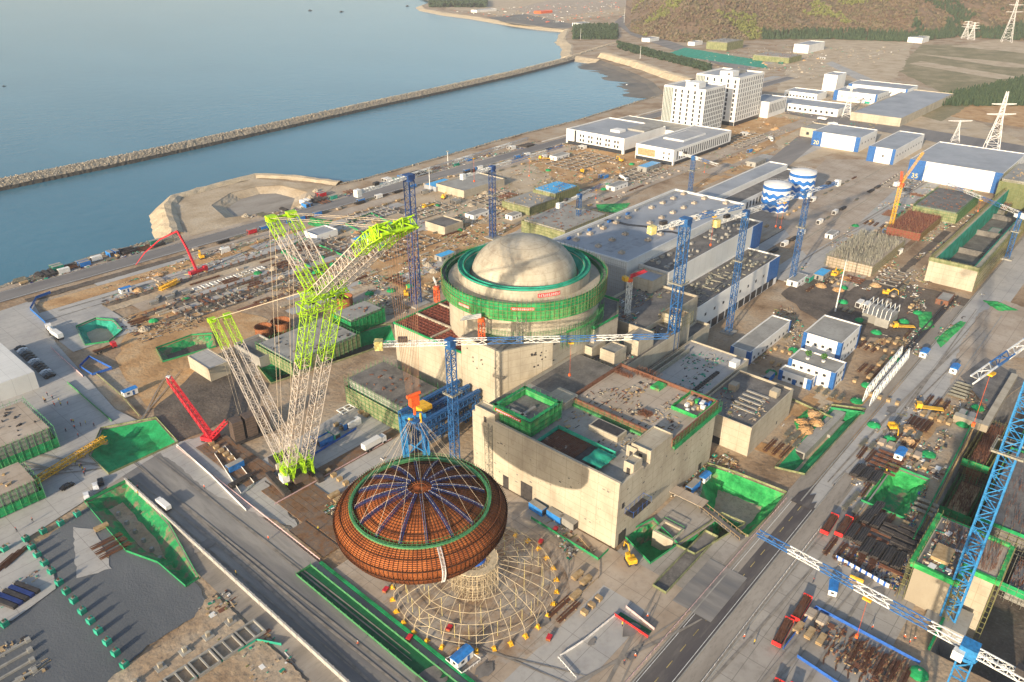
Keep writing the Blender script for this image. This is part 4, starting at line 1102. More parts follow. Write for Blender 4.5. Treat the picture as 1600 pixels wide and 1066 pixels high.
r=block('white_long_building','second long white building with dark roof strip beside the tanks','industrial hall',(450,585,216,229),9,roof='slab_dark');winrow(r,'-y',454,583,26,2.5,2,4.5)
r=block('hall_annex','low roofed annex with blue end wall behind the big hall','building',(417,450,197,228),12,roof='roof_grey');panel(r,'-y',418,449,0,12.6)
# ================================================================= striped tanks
for lab,(px,py),rr,h in (('left blue and white wave striped storage tank',(1214,333),9.4,18.5),('right blue and white wave striped storage tank behind its twin',(1254,311),9.4,18.5)):
    p=at(px,py);x,y=p.x+6,p.y+5
    t=thing('storage_tank',lab,'tank',(x,y,0),0,'wave striped tanks')
    MB().lathe(x,y,[(rr,0),(rr,h),(rr*.5,h+1.3),(.01,h+1.8)],48).build('tank_shell','white_wall',t)
    for k,(z,th) in enumerate(((1.2,2.6),(5.2,3.2),(10,3.),(h-3.2,2.2))):
        q=MB();n=72;V=[]
        for i in range(n):
            a=2*math.pi*i/n;dz=.7*math.sin(a*11+k) if k<3 else 0
            for zz in (z+dz,z+th+dz*.5+(.5*math.sin(a*11+k+1) if k<3 else 0)): V.append((x+(rr+.06)*math.cos(a),y+(rr+.06)*math.sin(a),zz))
        q.add(V,[(2*i,2*((i+1)%n),2*((i+1)%n)+1,2*i+1) for i in range(n)]);q.build('wave_stripe','wave_blue',t)
    q=MB();q.ring(x,y,h+.9,rr-.3,.07,48,3)
    for i in range(24): a=i*math.pi/12;q.bar((x+(rr-.3)*math.cos(a),y+(rr-.3)*math.sin(a),h),(x+(rr-.3)*math.cos(a),y+(rr-.3)*math.sin(a),h+.9),.05,3)
    q.build('roof_rail','fence_white',t)
# ================================================================= the lifted dome
DC=Vector((98.2,117.2));ZB=32.4   # plan centre, height of the lower edge
r=thing('steel_dome','rust orange steel dome with green ring and blue beams hanging from the lime crane','dome',(DC.x,DC.y,ZB))
x,y=DC
prof=[(20.9,0),(21.7,1.6),(22.3,3.2),(22.65,4.8),(22.7,6.2),(22.3,7.6),(21.3,8.8),(19.9,9.9),(18.4,10.7)]
prof=[(a,b*.9+.4) for a,b in prof]
NA=120
MB().lathe(x,y,[(a,ZB+b) for a,b in prof],NA).build('lower_shell','rust_dome',r)
cap=[(17.5,10.7),(15.6,12.0),(13.4,13.2),(11,14.2),(8.4,15.0),(5.6,15.6),(2.8,15.95),(.05,16.1)]
cap=[(a,b*.88-.2) for a,b in cap]
MB().lathe(x,y,[(a,ZB+b) for a,b in cap],NA).build('cap_shell','rust_dome',r)
q=MB()
for prf,nn,off in ((prof,120,.12),(cap[:-1],96,.12)):
    for i in range(nn):
        a=2*math.pi*i/nn;P=[(x+(rr+off)*math.cos(a),y+(rr+off)*math.sin(a),ZB+zz+off*.5) for rr,zz in prf];q.path(P,.075,3)
    for (r1,z1),(r2,z2) in zip(prf,prf[1:]):
        for k in range(3):
            t=k/3;q.ring(x,y,ZB+z1+(z2-z1)*t+off,r1+(r2-r1)*t+off,.06,96,3)
q.build('rib_grid','rust_dark',r)
q=MB()
for rr,zz in ((22.4,3.4),(22.6,6.3),(20.8,8.7)):
    for i in range(180):
        a=2*math.pi*i/180;q.bar((x+rr*math.cos(a),y+rr*math.sin(a),ZB+zz),(x+(rr+.45)*math.cos(a),y+(rr+.45)*math.sin(a),ZB+zz+.75),.09,3)
    q.ring(x,y,ZB+zz,rr+.18,.16,96,4)
for rr,zz in ((14.5,10.9),(9.7,12.5),(5.,13.5)):
    q.ring(x,y,ZB+zz,rr,.2,72,4)
    for i in range(100):
        a=2*math.pi*i/100;q.bar((x+rr*math.cos(a),y+rr*math.sin(a),ZB+zz),(x+rr*math.cos(a),y+rr*math.sin(a),ZB+zz+.5),.08,3)
q.build('stiffener_band','rust_dark',r)
MB().lathe(x,y,[(17.75,ZB+9.4),(17.75,ZB+10.3),(17.85,ZB+10.4),(18.5,ZB+10.4),(18.6,ZB+10.3),(18.6,ZB+9.6)],96).build('ring_walkway','ring_green',r)
q=MB()
for i in range(96):
    a=2*math.pi*i/96
    for rr in (17.6,18.6): q.bar((x+rr*math.cos(a),y+rr*math.sin(a),ZB+10.6),(x+rr*math.cos(a),y+rr*math.sin(a),ZB+11.6),.04,3)
for rr in (17.6,18.6): q.ring(x,y,ZB+11.6,rr,.05,96,3)
q.build('ring_rail','scaffold_green',r)
def capz(rr):
    for (r1,z1),(r2,z2) in zip(cap,cap[1:]):
        if r2<=rr<=r1: return z1+(z2-z1)*(r1-rr)/(r1-r2)
    return cap[0][1]
for i in range(16):
    a=2*math.pi*(i+.35)/16;u=Vector((math.cos(a),math.sin(a),0));q=MB()
    pts=[Vector((x,y,ZB))+u*rr+Vector((0,0,capz(rr)+.9)) for rr in (3.3,6,9,12,14.5,17)]
    sd=Vector((-u.y,u.x,0))*.27
    for s_ in (-1,1):
        q.path([p+sd*s_ for p in pts],.1,4)
        q.path([p+sd*s_-Vector((0,0,.7)) for p in pts],.06,4)
    for p in pts: q.bar(p-sd,p+sd,.07,3);q.bar(p+sd,p+sd-Vector((0,0,.7)),.06,3);q.bar(p-sd,p-sd-Vector((0,0,.7)),.06,3)
    o=q.build('radial_beam','beam_navy',r)
    q=MB()
    for p0,p1 in zip(pts,pts[1:]):
        for t in (0,.5): c=p0.lerp(p1,t);q.bar(c-sd,c-sd+Vector((0,0,.4)),.03,3)
    q.path([p-sd+Vector((0,0,.4)) for p in pts],.022,3)
    q.build('beam_rail','fence_white',o)
MB().cyl(x,y,ZB+13.6,ZB+14.,3.2,32).build('hub','rust_dark',r)
q=MB()
for i in range(24): a=2*math.pi*i/24;q.bar((x,y,ZB+14.15),(x+3.2*math.cos(a),y+3.2*math.sin(a),ZB+14.),.06,3)
q.ring(x,y,ZB+14.1,2.,.06,24,3);q.build('hub_rib','rust_dome',r)
# stair on the shell
a=math.atan2(-FW[1],-FW[0])+.34;u=Vector((math.cos(a),math.sin(a),0));sd=Vector((-u.y,u.x,0))
q=MB();P=[Vector((x,y,ZB+zz))+u*(rr+.5) for rr,zz in prof[::-1]]
for s_ in (-.4,.4): q.path([p+sd*s_ for p in P],.08,4);q.path([p+sd*s_+u*.5+Vector((0,0,.7)) for p in P],.05,3)
for p0,p1 in zip(P,P[1:]):
    for t in range(5): c=p0.lerp(p1,t/5);q.bar(c-sd*.4,c+sd*.4,.06,3)
q.build('shell_ladder','fence_white',r)
r.scale=(.955,.955,.9)
# ================================================================= assembly jig under it
JX,JY=(lambda v:(v.x,v.y))(at(742,914))
r=thing('assembly_frame','round pale yellow frame standing on yellow feet, left empty below the lifted dome','frame',(JX,JY,0))
jp=[(23.6,.9),(23.3,2.8),(22.2,4.4),(19.8,5.7),(16.8,6.8),(13.2,7.8),(9.8,8.6),(7,9.2)]
q=MB();n=32
for i in range(n):
    a=2*math.pi*i/n;q.path([(JX+rr*math.cos(a),JY+rr*math.sin(a),zz) for rr,zz in jp],.085,4)
for rr,zz in jp[1:]: q.ring(JX,JY,zz,rr,.085,64,4)
for i in range(n):
    if i%4==0:
        a=2*math.pi*i/n;b=2*math.pi*(i+1)/n
        for (r1,z1),(r2,z2) in zip(jp[1:],jp[2:]): q.bar((JX+r1*math.cos(a),JY+r1*math.sin(a),z1),(JX+r2*math.cos(b),JY+r2*math.sin(b),z2),.07,3)
q.build('frame_ribs','jig_tan',r)
q=MB()
for i in range(n):
    a=2*math.pi*(i+.5)/n
    for rr,zz in ((19.8,5.6),(14.6,7.4)):
        if rr<16 and i%2: continue
        q.bar((JX+rr*math.cos(a),JY+rr*math.sin(a),0),(JX+rr*math.cos(a),JY+rr*math.sin(a),zz),.07,3)
q.build('props','yellow_pale',r)
q=MB()
for rr in (4.6,5.7,6.8):
    for i in range(28):
        a=2*math.pi*i/28;q.bar((JX+rr*math.cos(a),JY+rr*math.sin(a),0),(JX+rr*math.cos(a),JY+rr*math.sin(a),10.2 if rr<6 else 9.6),.07,3)
    for z in (2,4,6,8,9.8): q.ring(JX,JY,z,rr,.06,28,3)
for i in range(28):
    a=2*math.pi*i/28;b=2*math.pi*(i+1)/28
    for z in (0,4,8): q.bar((JX+6.8*math.cos(a),JY+6.8*math.sin(a),z),(JX+6.8*math.cos(b),JY+6.8*math.sin(b),z+3),.05,3)
    q.bar((JX+4.6*math.cos(a),JY+4.6*math.sin(a),9.8),(JX+6.8*math.cos(a),JY+6.8*math.sin(a),9.8),.06,3)
q.build('centre_scaffold','jig_tan',r)
MB().lathe(JX,JY,[(6.9,9.95),(6.9,10.1),(4.6,10.15),(4.6,10)],40).build('centre_deck','jig_tan',r)
MB().cyl(JX,JY,10.2,10.8,3.4,24,2.8).build('blue_cover','fence_blue',r)
f=None
for i in range(n):
    a=2*math.pi*i/n
    if f is None:
        f=MB();f.box(-.8,.8,-.5,.5,0,.5);f.box(-.35,.35,-.35,.35,.5,1.3);f.bar((-.9,-.7,.1),(.1,0,1.2),.1,4);f.bar((-.9,.7,.1),(.1,0,1.2),.1,4);f.bar((.9,-.7,.1),(-.1,0,1.2),.1,4)
        f=f.build('foot','crane_yellow',r,local=True);o=f
    else: o=f.copy();C.objects.link(o)
    o.location=(23.8*math.cos(a),23.8*math.sin(a),0);o.rotation_euler=(0,0,a)
# ================================================================= the lime crawler crane
LB=Vector((109.6,197.0));gd=Vector((DC.x-LB.x,DC.y-LB.y,0)).normalized();gs=Vector((-gd.y,gd.x,0))
if gs.x<0: gs=-gs
def lp(s,z,o=0): return Vector((LB.x,LB.y,0))+gd*s+gs*o+Vector((0,0,z))
r=thing('crawler_crane','giant lime green crawler crane with twin lattice booms lifting the dome','crane',(LB.x,LB.y,0))
# crawlers and body
for o_ in (-6.2,6.2):
    q=MB();a=math.atan2(gd.y,gd.x)
    q.obox(lp(0,.15,o_),15,2.2,2.2,a);q.build('crawler_track','steel_dark',r)
    q=MB();q.obox(lp(0,.6,o_),13.5,2.4,1.,a);q.build('track_frame','weight_brown',r)
q=MB();q.obox(lp(0,1.6),5,11,1.2,a);q.obox(lp(0,2.8),12,5,1.8,a);q.build('car_body','weight_brown',r)
q=MB();q.obox(lp(-7,3.0),8,8.5,2.6,a);q.obox(lp(-8,5.6),3,6,1.2,a);q.build('machinery_deck','steel_dark',r)
MB().obox(lp(3.5,4.4,-5),3.2,2.4,2.6,a).build('operator_cab','crane_white',r)
def boom(s0,z0,s1,z1,w,h,off,parts,nb,taper_ends=3.,names='boom_section',mats=('lattice_cream','lime'),sp=None):
    """a lattice boom split in coloured sections: parts = [(t0,t1,'lime'|'cream')]"""
    A=lp(s0,z0,off);B=lp(s1,z1,off if sp is None else sp)
    for t0,t1,c in parts:
        q=MB();n=max(2,round(nb*(t1-t0)))
        th=(.15,.07) if c=='lime' else (.15,.075)
        q.lattice(A.lerp(B,t0),A.lerp(B,t1),w,h,n,th[0],th[1],side=gs);q.build(names,'lime' if c=='lime' else 'lattice_cream',r)
for o_ in (-3.1,3.1):
    boom(2.5,5,39,81,3.1,3.1,o_,[(0,.1,'lime'),(.1,.72,'cream'),(.72,1,'lime')],27,names='main_boom',sp=o_*1.18)
    boom(41,85,73.5,109.6,2.7,2.7,o_*.95,[(0,.12,'lime'),(.12,.8,'cream'),(.8,1,'lime')],18,names='jib',sp=o_*.95)
    boom(39,86,20.5,100,2.4,2.4,o_*.8,[(0,.3,'lime'),(.3,.75,'cream'),(.75,1,'lime')],10,names='strut',sp=o_*.9)
    boom(0.5,4.5,-47,45,2.5,2.5,o_*.8,[(0,.13,'lime'),(.13,.82,'cream'),(.82,1,'lime')],22,names='derrick_mast',sp=o_*.8)
# boom head frames
q=MB();A=lp(38,79,-6);B=lp(38,79,6)
q.lattice(lp(38.5,81,-6.6),lp(38.5,81,6.6),2.8,3.2,6,.16,.08,side=gd);q.lattice(lp(41,85,-6.2),lp(41,85,6.2),2.4,2.4,6,.15,.08,side=gd)
for o_ in (-6,-2,2,6):
    q.bar(lp(37,78,o_),lp(43,88,o_),.2);q.bar(lp(38,86,o_),lp(43,84,o_),.17);q.bar(lp(36,82,o_),lp(42,82,o_),.17)
q.build('boom_head','lime',r)
q=MB()
for o_ in (-3,3): q.lattice(lp(73,109.2,o_),lp(79.5,113,o_),3.,2.8,5,.15,.1,side=gs);q.obox(lp(76,110,o_+1.2),2.6,.25,2.6,a);q.obox(lp(76,110,o_-1.2),2.6,.25,2.6,a);q.bar(lp(74,112,o_),lp(80.5,112.5,o_),.18)
q.bar(lp(79.6,112,-4.4),lp(79.6,112,4.4),.4,8);q.bar(lp(75,109.6,-4.4),lp(75,109.6,4.4),.3,8)
q.build('jib_head','lime',r)
q=MB()
for s_,z_ in ((20.5,100.3),(-47,45.3)):
    q.bar(lp(s_,z_,-4.4),lp(s_,z_,4.4),.35,8)
    for o_ in (-2.9,2.9): q.obox(lp(s_,z_-.8,o_),1.8,2.6,1.6,a)
q.build('mast_head','lime',r)
q=MB()
for o_ in (-5,-2.2,2.2,5): q.obox(lp(3,3.4,o_),3.8,.7,4.8,a);q.bar(lp(5.5,3.5,o_),lp(2,9,o_),.22);q.bar(lp(0,3.5,o_),lp(3,10,o_),.2)
q.bar(lp(2,6,-5),lp(2,6,5),.35,6);q.bar(lp(3,9,-4.6),lp(3,9,4.6),.25,6);q.build('boom_foot','lime',r)
q=MB();q.obox(lp(-3,5,0),.9,9.5,2.,a);q.lattice(lp(-4.5,6,3.),lp(-17,8.5,3.),2.6,2.6,7,.16,.09,side=gs);q.build('counter_frame','lattice_cream',r)
# ropes and pendants
q=MB()
for o_ in (-3.4,-2,2,3.4):
    q.bar(lp(20.5,100.5,o_),lp(76,112.5,o_*1.1),.06,3)           # strut to jib head
    q.bar(lp(20.5,100.5,o_),lp(-4,6.5,o_*.8),.06,3)             # strut down to deck
    q.bar(lp(-47,45.4,o_*.8),lp(39.5,86,o_),.09,3)                # derrick to boom head
    q.bar(lp(-46.8,45,o_*.8),lp(-38,9.5,o_*.8),.075,3)            # derrick to ballast
    q.bar(lp(-46.8,45,o_*.6),lp(-8,6.5,o_*.6),.06,3) if abs(o_)<3 else None
q.build('pendant_rope','rope_cream',r)
q=MB()
zh=ZB+38.5
for k in range(12):
    o_=-4.+k*.73;q.bar(lp(79.8,111.6,o_),lp(80.6,zh+1.5,o_*.42),.05,3)
q.build('hoist_rope','rope_brown',r)
q=MB()
for s0,z0 in ((38.5,82),(41.5,86.5),(20.5,100),(78,111.5)):
    for o_ in (-3.6,-2.4,2.4,3.6): c=lp(s0,z0,o_);q.bar(c-gs*.15,c+gs*.15,.75,12)
q.build('rope_sheave','steel_dark',r)
q=MB()
for o_ in (-4.2,-3.1,-1.6,1.6,3.1,4.2):
    q.bar(lp(38,84,o_),lp(2,6,o_*.7),.035,3);q.bar(lp(41,87,o_),lp(76,111.6,o_*.9),.03,3);q.bar(lp(20.5,100.2,o_*.8),lp(39,87,o_),.03,3)
q.build('luffing_rope','rope_brown',r)
# ballast stacks
for k,(s_,o_) in enumerate(((-36,-5.2),(-36.,-.2),(-36,4.8))):
    q=MB();q.obox(lp(s_,.9,o_),4.6,3.9,8.2,a);q.build('counterweight_stack','weight_brown',r)
    q=MB()
    for i in range(8): q.obox(lp(s_,1.3+i*1.,o_),4.7,4.,.12,a)
    q.build('counterweight_edge','steel_dark',r)
MB().obox(lp(-36,.2,0),7,15,.7,a).build('counterweight_tray','steel_dark',r)
# hook block
q=MB();q.obox(lp(80.8,zh-1.5,0),1.4,2.2,2.6,a);q.bar(lp(80.8,zh+1.4,-1.8),lp(80.8,zh+1.4,1.8),.45,8);q.bar(lp(80.8,zh-1.5,0),lp(80.8,zh-4,0),.35,6);q.build('hook_block','crane_orange',r)
# sling ropes and spreader (their own thing, hung on the hook)
g=thing('lifting_sling','fan of pale sling ropes between the orange hook and the dome ring','sling',(DC.x,DC.y,zh-6))
q=MB();q.cyl(DC.x,DC.y,zh-6.2,zh-5.5,1.1,12);q.bar((DC.x,DC.y,zh-5.2),(DC.x,DC.y,zh-3.9),.3,6);q.build('spreader_plate','crane_blue',g)
q=MB()
for i in range(16):
    t=2*math.pi*(i+.35)/16;q.bar((DC.x+1.3*math.cos(t),DC.y+1.3*math.sin(t),zh-5.8),(DC.x+16.3*math.cos(t),DC.y+16.3*math.sin(t),ZB+9.3),.034,3)
q.build('sling_rope','rope_cream',g)
q=MB()
for o_ in (-1,1): q.bar((DC.x-1.8*o_,DC.y,zh-4.5),(DC.x+1.,DC.y+o_,zh-6.5),.3,8)
q.build('shackle','crane_yellow',g)
# ================================================================= tower cranes
def tower_crane(label,bpx,top_y,tip,cnt,z0=0,w=2.2,mastm='crane_blue',segs=None,alt=('crane_white','jib_blue'),jw=1.7,jh=2.,h=None,group='blue tower cranes',trolley=.5,start=0,wm='yellow_pale',r_=.14,luff=None,bxy=None,low=None):
    b=at(*bpx,z0) if bxy is None else Vector((*bxy,z0))
    if h is None:
        lo,hi=0,200
        for _ in range(40):
            m_=(lo+hi)/2
            if proj((b.x,b.y,m_))[1]>top_y: lo=m_
            else: hi=m_
        h=lo
    r=thing('tower_crane',label,'tower crane',(b.x,b.y,z0),0,group)
    MB().box(b.x-w*1.4,b.x+w*1.4,b.y-w*1.4,b.y+w*1.4,z0-.2 if z0 else -13,z0+.9).build('base_footing','concrete_grey',r)
    n=max(4,int((h-z0)/(w*1.0)))
    if low is None: MB().lattice((b.x,b.y,z0+.6),(b.x,b.y,h-2),w,w,n,r_*1.3,r_*.75,side=Vector((1,0,0))).build('mast',mastm,r)
    else:
        zs=z0+(h-z0)*low
        MB().lattice((b.x,b.y,z0+.6),(b.x,b.y,zs),w,w,max(3,int(n*low)),r_*1.6,r_*1.1,side=Vector((1,0,0))).build('mast',mastm,r)
        MB().lattice((b.x,b.y,zs+.05),(b.x,b.y,h-2),w,w,max(3,int(n*(1-low))),r_*1.25,r_*.7,side=Vector((1,0,0))).build('upper_mast',mastm,r)
    zc=z0+(h-z0)*.62
    q=MB();roofring(q,b.x-w*.95,b.x+w*.95,b.y-w*.95,b.y+w*.95,zc,.5,.3);poles(q,b.x-w,b.x+w,b.y-w,b.y+w,zc,zc+1.2,1.5,1,.06,0);q.build('mast_collar','scaffold_grey',r)
    q=MB();q.cyl(b.x,b.y,h-2,h-1.2,w*.75,12);q.box(b.x-w*.6,b.x+w*.6,b.y-w*.6,b.y+w*.6,h-1.2,h+jh*.6);q.build('slewing_unit',mastm,r)
    tp=at(*tip,h+jh*.5);cp=at(*cnt,h+jh*.5);T=Vector((tp.x-b.x,tp.y-b.y,0));Lj=T.length;u=T/Lj;side=Vector((-u.y,u.x,0))
    Lc=min((Vector((cp.x-b.x,cp.y-b.y,0))).length,Lj*.6)
    ca=b.copy()+u*1.2+side*(w*.8);ca.z=h-1.9;MB().obox(ca,1.9,1.5,2.1,math.atan2(u.y,u.x)).build('cab','crane_white',r)
    nsec=segs or max(2,int(Lj/10));c=Vector((b.x,b.y,h))
    for i in range(nsec):
        a0=c+u*(Lj*i/nsec+(.8 if i==0 else .03));a1=c+u*(Lj*(i+1)/nsec-.03);tap=jh*(1-.35*i/nsec)
        q=MB();q.lattice(a0,a1,jw*.9,tap,max(3,int(Lj/nsec/3.)),r_*.85,r_*.55,side=side,tri=True,x=False);q.build('jib_section',alt[(i+start)%2],r)
    q=MB();q.lattice(c-u*.8,c-u*Lc,jw,1.2,max(3,int(Lc/2)),r_,r_*.6,side=side);q.build('counter_jib',alt[start%2],r)
    q=MB();q.obox(c-u*(Lc-1.6)-Vector((0,0,1.8)),2.6,jw*1.5,3.2,math.atan2(u.y,u.x));q.build('counterweight',wm,r)
    q=MB();q.obox(c-u*(Lc*.62)+Vector((0,0,.8)),3.,1.6,1.4,math.atan2(u.y,u.x));q.build('winch','steel_dark',r)
    tr=c+u*(Lj*trolley)-Vector((0,0,jh*.5))
    o=MB().obox(tr-Vector((0,0,.5)),1.8,1.4,.4,math.atan2(u.y,u.x)).build('trolley','crane_yellow',r)
    q=MB();dz=min(12,h*.25);q.bar(tr,tr-Vector((0,0,dz)),.05,3);q.obox(tr-Vector((0,0,dz+.8)),.6,.6,.9,0);q.build('hook','crane_orange',o)
    return r
tower_crane('blue tower crane standing in front of the domed reactor with a level white jib',(712,735),535,(1045,522),(583,537),segs=6,w=2.3,trolley=.55,r_=.16)
tower_crane('dark thick masted tower crane by the shore just behind the lime jib head',(651,475),276,(825,214),(563,301),segs=6,w=3.6,low=.42,wm='crane_white',r_=.19,mastm='crane_navy',alt=('crane_white','roof_grey'))
tower_crane('blue tower crane behind the reactor dome, second from the sea side',(770,372),262,(880,226),(738,277),segs=4,w=2.8,low=.5,r_=.17,wm='crane_white',mastm='crane_navy')
tower_crane('small blue tower crane over the scaffolded buildings behind the dome',(903,358),306,(957,280),(840,334),segs=3,w=2.2,wm='crane_white')
tower_crane('small blue tower crane below the white office wing',(1078,300),246,(1122,256),(1057,237),segs=3,w=2.3,wm='crane_white')
tower_crane('thick blue tower crane between the reactor and the long white hall',(1045,585),345,(1160,319),(988,371),segs=4,w=3.2,low=.52,r_=.2)
tower_crane('slim blue tower crane in front of the long white hall',(1138,520),333,(1283,291),(1110,344),segs=5,w=2.2)
tower_crane('slim blue tower crane beside the striped tanks, jib pointing left',(1237,440),300,(1172,326),(1325,284),segs=4,w=2.3,start=1,wm='crane_white')
tower_crane('pale blue tower crane at the right edge above the long concrete basin',(1573,405),335,(1480,285),(1603,336),segs=4,w=2.2,wm='crane_white')
tower_crane('huge light blue tower crane leaning into view on the right, mast filling the edge',(1482,965),505,(1524,588),(1720,470),segs=5,w=3.6,mastm='crane_lightblue',low=.36,r_=.22,wm='yellow_pale',trolley=.8)
b_=at(1515,1014,44)
tower_crane('bright blue tower crane at the bottom edge with its long jib crossing the road',(0,0),0,(1185,829),(1650,1092),segs=6,w=2.6,mastm='crane_lightblue',h=44,bxy=(b_.x,b_.y),r_=.17,trolley=.43,low=.6)
# placing booms and small cranes
def placing(label,x,y,z0,h,adeg,mastm,armm,L_=9,cw=True):
    r=thing('placing_boom',label,'concrete placing boom',(x,y,z0))
    MB().lattice((x,y,z0),(x,y,z0+h),1.7,1.7,max(4,int(h/1.7)),.16,.1,side=Vector((1,0,0))).build('mast',mastm,r)
    MB().cyl(x,y,z0+h,z0+h+1.2,1.3,12).build('slewing_unit','crane_orange',r)
    u=Vector((math.cos(R(adeg)),math.sin(R(adeg)),0));c=Vector((x,y,z0+h+1.6))
    for k in range(3):
        q=MB();a0=c+u*0.2+Vector((0,0,k*.62));a1=c+u*(L_*(1-.08*k))+Vector((0,0,1.1+k*.5));q.bar(a0,a1,.34,4,.22);q.build('folded_arm',armm,r)
    if cw: MB().obox(c-u*2.6-Vector((0,0,.8)),1.8,2.4,1.9,R(adeg)).build('counterweight','crane_yellow',r)
    return r
p=at(979,505,17);placing('red placing boom with yellow counterweight on a white lattice mast right of the dome',p.x,p.y,17,hgt(979,505,440)-0 if 0 else 20,-20,'crane_white','crane_red')
p=at(735,545,34.6);placing('orange placing boom with white folded arm on the block in front of the dome',181.5,175,34.7,7.5,-195,'crane_orange','crane_white',9,False)
p=at(683,470,28);placing('slim orange placing boom at the green corner of the rebar roof',p.x,p.y,27.5,6,60,'crane_orange','crane_white',6,False)
# yellow luffing crane
p=at(1390,362);h_=hgt(1390,362,272)
r=thing('luffing_crane','yellow tower crane with raised boom among the unfinished foundations','tower crane',(p.x,p.y,0))
MB().lattice((p.x,p.y,0),(p.x,p.y,h_-8),2.,2.,16,.14,.08,side=Vector((1,0,0))).build('mast','crane_yellow',r)
MB().box(p.x-1.8,p.x+1.8,p.y-1.8,p.y+1.8,h_-8,h_-6).build('slewing_unit','crane_orange',r)
MB().lattice((p.x,p.y,h_-6),(p.x+14,p.y-5,h_+12),1.1,1.1,14,.09,.06,side=Vector((.3,1,0))).build('boom','crane_yellow',r)
MB().obox((p.x-4,p.y+1.5,h_-7),3,2.4,2.4,-.3).build('counterweight','crane_white',r)
MB().lattice((p.x,p.y,h_-6),(p.x-2,p.y+.7,h_+2),1,1,5,.1,.07,side=Vector((.3,1,0))).build('back_mast','crane_orange',r)
# floodlight mast
def light_mast(label,px,py,ty,group='floodlight masts'):
    p=at(px,py);h=hgt(px,py,ty);r=thing('floodlight_mast',label,'light mast',(p.x,p.y,0),0,group)
    MB().bar((p.x,p.y,0),(p.x,p.y,h),.38,8,.18).build('pole','crane_white',r)
    q=MB();q.ring(p.x,p.y,h-.5,.9,.08,10,3)
    for i in range(6): a=i*1.047;q.obox((p.x+.9*math.cos(a),p.y+.9*math.sin(a),h-.6),.5,.35,.5,a)
    q.build('lamp_head','scaffold_grey',r);return r
light_mast('tall white floodlight mast beside the white and blue offices',1305,487,406)
for k,(px,py,ty) in enumerate(((672,300,262),(577,402,357),(700,258,236),(1000,92,72),(907,62,45),(975,36,12),(1002,20,-4))): 
    light_mast('slim white lamp pole '+['on the quay left of the long jib','in the yard behind the lime strut','on the seafront between the two shore cranes','by the junction below the hill','on the wooded headland','on the hill road','farther up the hill road'][k],px,py,ty)
# red concrete pump
def pump(label,base,pts,z=0):
    p=at(*base);r=thing('concrete_pump',label,'concrete pump',(p.x,p.y,0))
    MB().obox((p.x,p.y,.9),9,2.4,1.6,.1).build('truck_bed','crane_red',r);MB().obox((p.x+5.4,p.y+.5,.6),2.2,2.4,2.6,.1).build('cab','crane_red',r)
    q=MB()
    for i in (-3,-1.5,3,5): 
        for s_ in (-1.1,1.1): q.bar((p.x+i,p.y+s_*.9,.5),(p.x+i,p.y+s_*1.15,.5),.5,8)
    q.build('wheel','rubber',r)
    q=MB()
    for s_ in (-1,1): q.bar((p.x-3,p.y,1),(p.x-6,p.y+4*s_,.2),.15,4);q.bar((p.x+3,p.y,1),(p.x+6,p.y+4*s_,.2),.15,4)
    q.build('outrigger','yellow_pale',r)
    P=[Vector((p.x,p.y,2.6))]+[Vector(v) for v in pts]
    for i,(a,b) in enumerate(zip(P,P[1:])): MB().bar(a,b,.85-.12*i,4,.7-.12*i).build('boom_arm','crane_red',r)
    return r
b0=at(308,428)
def vp(px,py,u,base=b0,d_=None):
    """point over the ground line base+u*d"""
    return None
hs=hgt(300,424,390);P1=Vector((b0.x+2,b0.y+6,hgt(307,428,392)));
def on_plane_y(px,py,Y):
    a=at(px,py,0);c=Vector((0,0,H));d=(Vector((a.x,a.y,0))-c);t=Y/d.y;return c+d*t
pump('red concrete pump truck with tall folded boom arched over the seafront road',(308,428),[on_plane_y(292,388,b0.y+5),on_plane_y(277,361,b0.y+9),on_plane_y(250,374,b0.y+16),on_plane_y(226,395,b0.y+22),on_plane_y(212,414,b0.y+26)])
# red crawler crane behind the ballast
pb=at(330,688);r=thing('red_crawler_crane','red crawler crane with its lattice boom laid low beside the brown ballast','crane',(pb.x,pb.y,0))
def over(px,py,z): return at(px,py,z)
MB().obox((pb.x,pb.y,1),5,5,1.6,.4).build('machinery_body','crane_red',r);MB().obox((pb.x,pb.y-2,.1),6.5,1.1,1.,.4).build('crawler_track','steel_dark',r);MB().obox((pb.x,pb.y+2,.1),6.5,1.1,1.,.4).build('crawler_track','steel_dark',r)
A=over(330,683,3);B=over(264,592,11)
MB().lattice(A,B,1.9,1.9,24,.22,.13).build('boom','crane_red',r);MB().obox(B,1.2,1.6,1.2,.5).build('boom_tip','crane_white',r)
MB().lattice(A,over(354,658,9),1.2,1.2,7,.16,.1).build('mast','crane_red',r)
# yellow boom lying across the lower left
r=thing('grounded_boom','long yellow lattice crane boom lying across the yard on the lower left','crane boom',tuple(at(80,740)))
A=at(-60,822,2.2);B=at(165,684,2.2)
MB().lattice(A,B,1.8,1.8,34,.17,.1).build('lattice_boom','crane_yellow',r)
q=MB()
for t in (.2,.4,.6,.8,.98): c=A.lerp(B,t);q.obox((c.x,c.y,0),1.,2.4,1.2,.8)
q.build('support_block','timber',r)
r=thing('truck_crane','orange truck crane folded low on the pale strip near the shore','crane',tuple(at(262,448)))
A=at(250,452,2.4);B=at(279,437,2.6);MB().lattice(A,B,2.2,1.6,9,.2,.1).build('boom','crane_yellow',r);c=at(262,450);MB().obox((c.x,c.y,.5),9,2.6,1.3,.1).build('carrier','crane_yellow',r)
